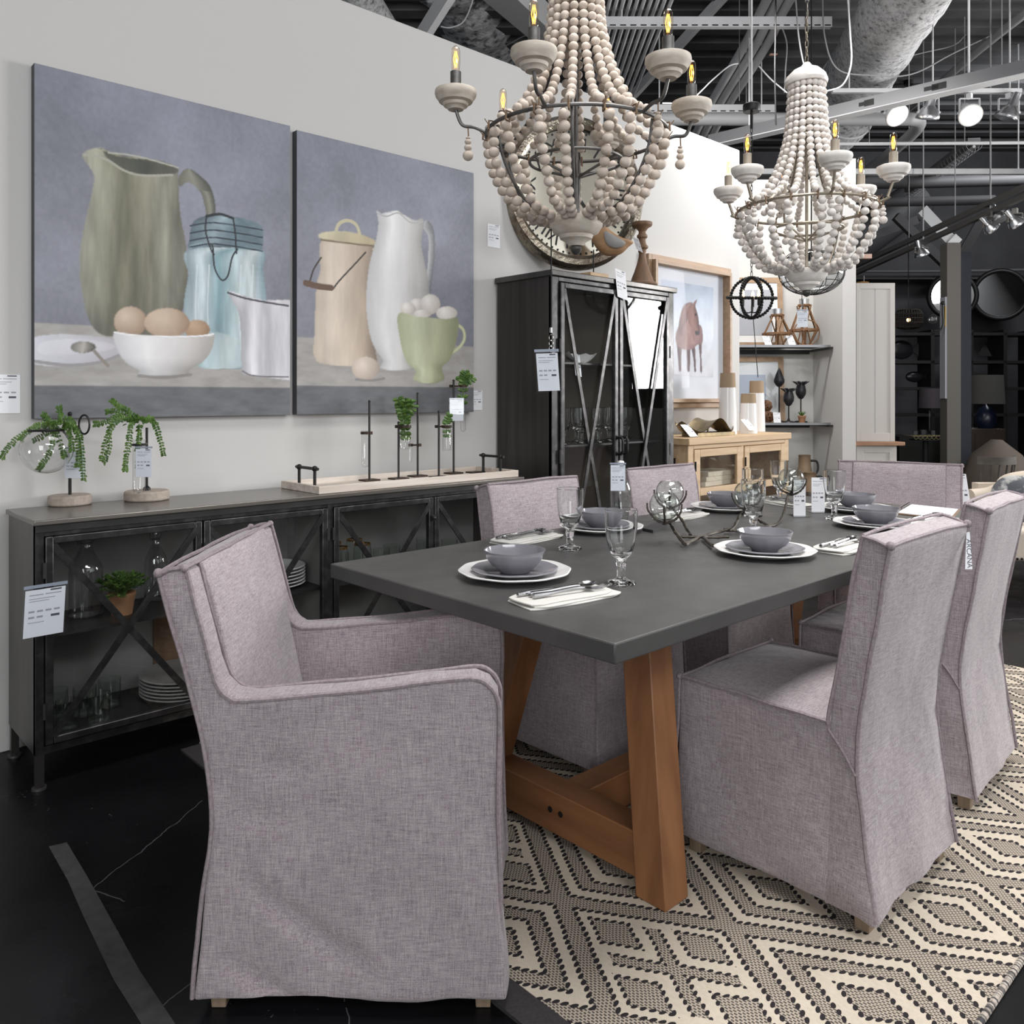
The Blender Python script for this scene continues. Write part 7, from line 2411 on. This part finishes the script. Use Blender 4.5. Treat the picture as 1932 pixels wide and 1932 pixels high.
for sx in (-1, 1):
    for sy in (-1, 1): B('leg', MB().tube([(sx * .13, sy * .13, .42), (sx * .18, sy * .18, .0005)], .014, 8), gw, wcx)
q = at_d(1880, 751, 8.0)
rc = T('tub_chair', 'rounded beige upholstered chair back behind the spindle back chair', 'chair', V((q.x, q.y, 0)))
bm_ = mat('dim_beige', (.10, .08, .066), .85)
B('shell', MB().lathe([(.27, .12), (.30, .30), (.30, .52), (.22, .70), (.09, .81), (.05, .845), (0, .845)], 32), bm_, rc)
for k in range(4): B('leg', MB().cyl((.17 * math.cos(k * pi / 2 + .7), .17 * math.sin(k * pi / 2 + .7), 0), .018, .0005, .13, 10), M['brown_wood'], rc)

d0 = 5.15
st_ = T('settee', 'cream upholstered settee with nailhead trim at the right edge', 'sofa', at_d(1925, 751, d0) * 1)
st_.location.z = 0
WM[st_.name] = Matrix.Translation(st_.location)
r0 = (1868 - 966) * d0 / FPX
zb, zs = EYE - (1060 - 751) * d0 / FPX, EYE - (1000 - 751) * d0 / FPX
K = dict(parent=st_, w=True)
B('seat', bdbox(MB(), r0, r0 + 1.2, d0, d0 + .62, zb, zs), M['cream'], bev=.03, bseg=4, **K)
m = MB()
for k in range(40): m.ball(bd(r0 + .03 + k * .028, d0 - .002, zb + .018), .008, 7, 5)
B('nailheads', m, M['black'], label='dark nailhead trim', **K)
zA = EYE - (945 - 751) * 5.5 / FPX
ra_ = (1843 - 966) * 5.5 / FPX
m = MB().tube(spline([bd(ra_ + .02, 5.62, zA + .01), bd(ra_ + .15, 5.64, zA + .02), bd(ra_ + .26, 5.66, zA + .06), bd(ra_ + .36, 5.68, zA + .12), bd(ra_ + .8, 5.7, zA + .16)], 6), .055, 16)
bdbox(m, ra_ + .1, ra_ + 1.1, 5.66, 5.74, zs, zA + .1)
B('back', m, M['cream'], **K)
m = MB()
for k in range(30): m.ball(bd(ra_ + .01 + k * .03, 5.562, zA - .012 + .05 * max(0, min(1, (k - 7) / 6))), .008, 7, 5)
B('back_nailheads', m, M['black'], label='dark nailhead trim', **K)
for rr_ in (r0 + .05, r0 + 1.1):
    for e in (d0 + .06, d0 + .56): B('leg', MB().tube([bd(rr_, e, .0005), bd(rr_, e, zb + .02)], .022, 10), M['brown_wood'], **K)
cu = bd((1928 - 966) * 5.35 / FPX, 5.40, zs + .165)
m = MB().ball((0, 0, 0), 1, 24, 14, (.17, .07, .15))
m.v = [cu + RT * p.x + FW * p.y + UP * p.z + FW * .25 * p.z for p in m.v]
S('scatter_cushion', m, mat('scroll_fabric', (.42, .42, .41), .9, col2=(.09, .095, .11), sc=9, lo=.46, hi=.54), 'grey and white patterned cushion on the cream settee', 'cushion')
p = at_d(1921, 948, 5.35)
card('settee_tag', 'white price tag on the cream settee at the right edge', 'tag', at_d(1924, 926, 5.45), .06, .08, V((s_ * .8, -c_ * .8, .45)), V((-.4 * s_, .4 * c_, 1)))
q = at_d(1808, 960, 4.50)
card('chair_price_card', 'white price card hanging behind the far armchair corner', 'price card', at_d(1806, 962, 4.30), .075, .19, RT, UP - RT * .16)
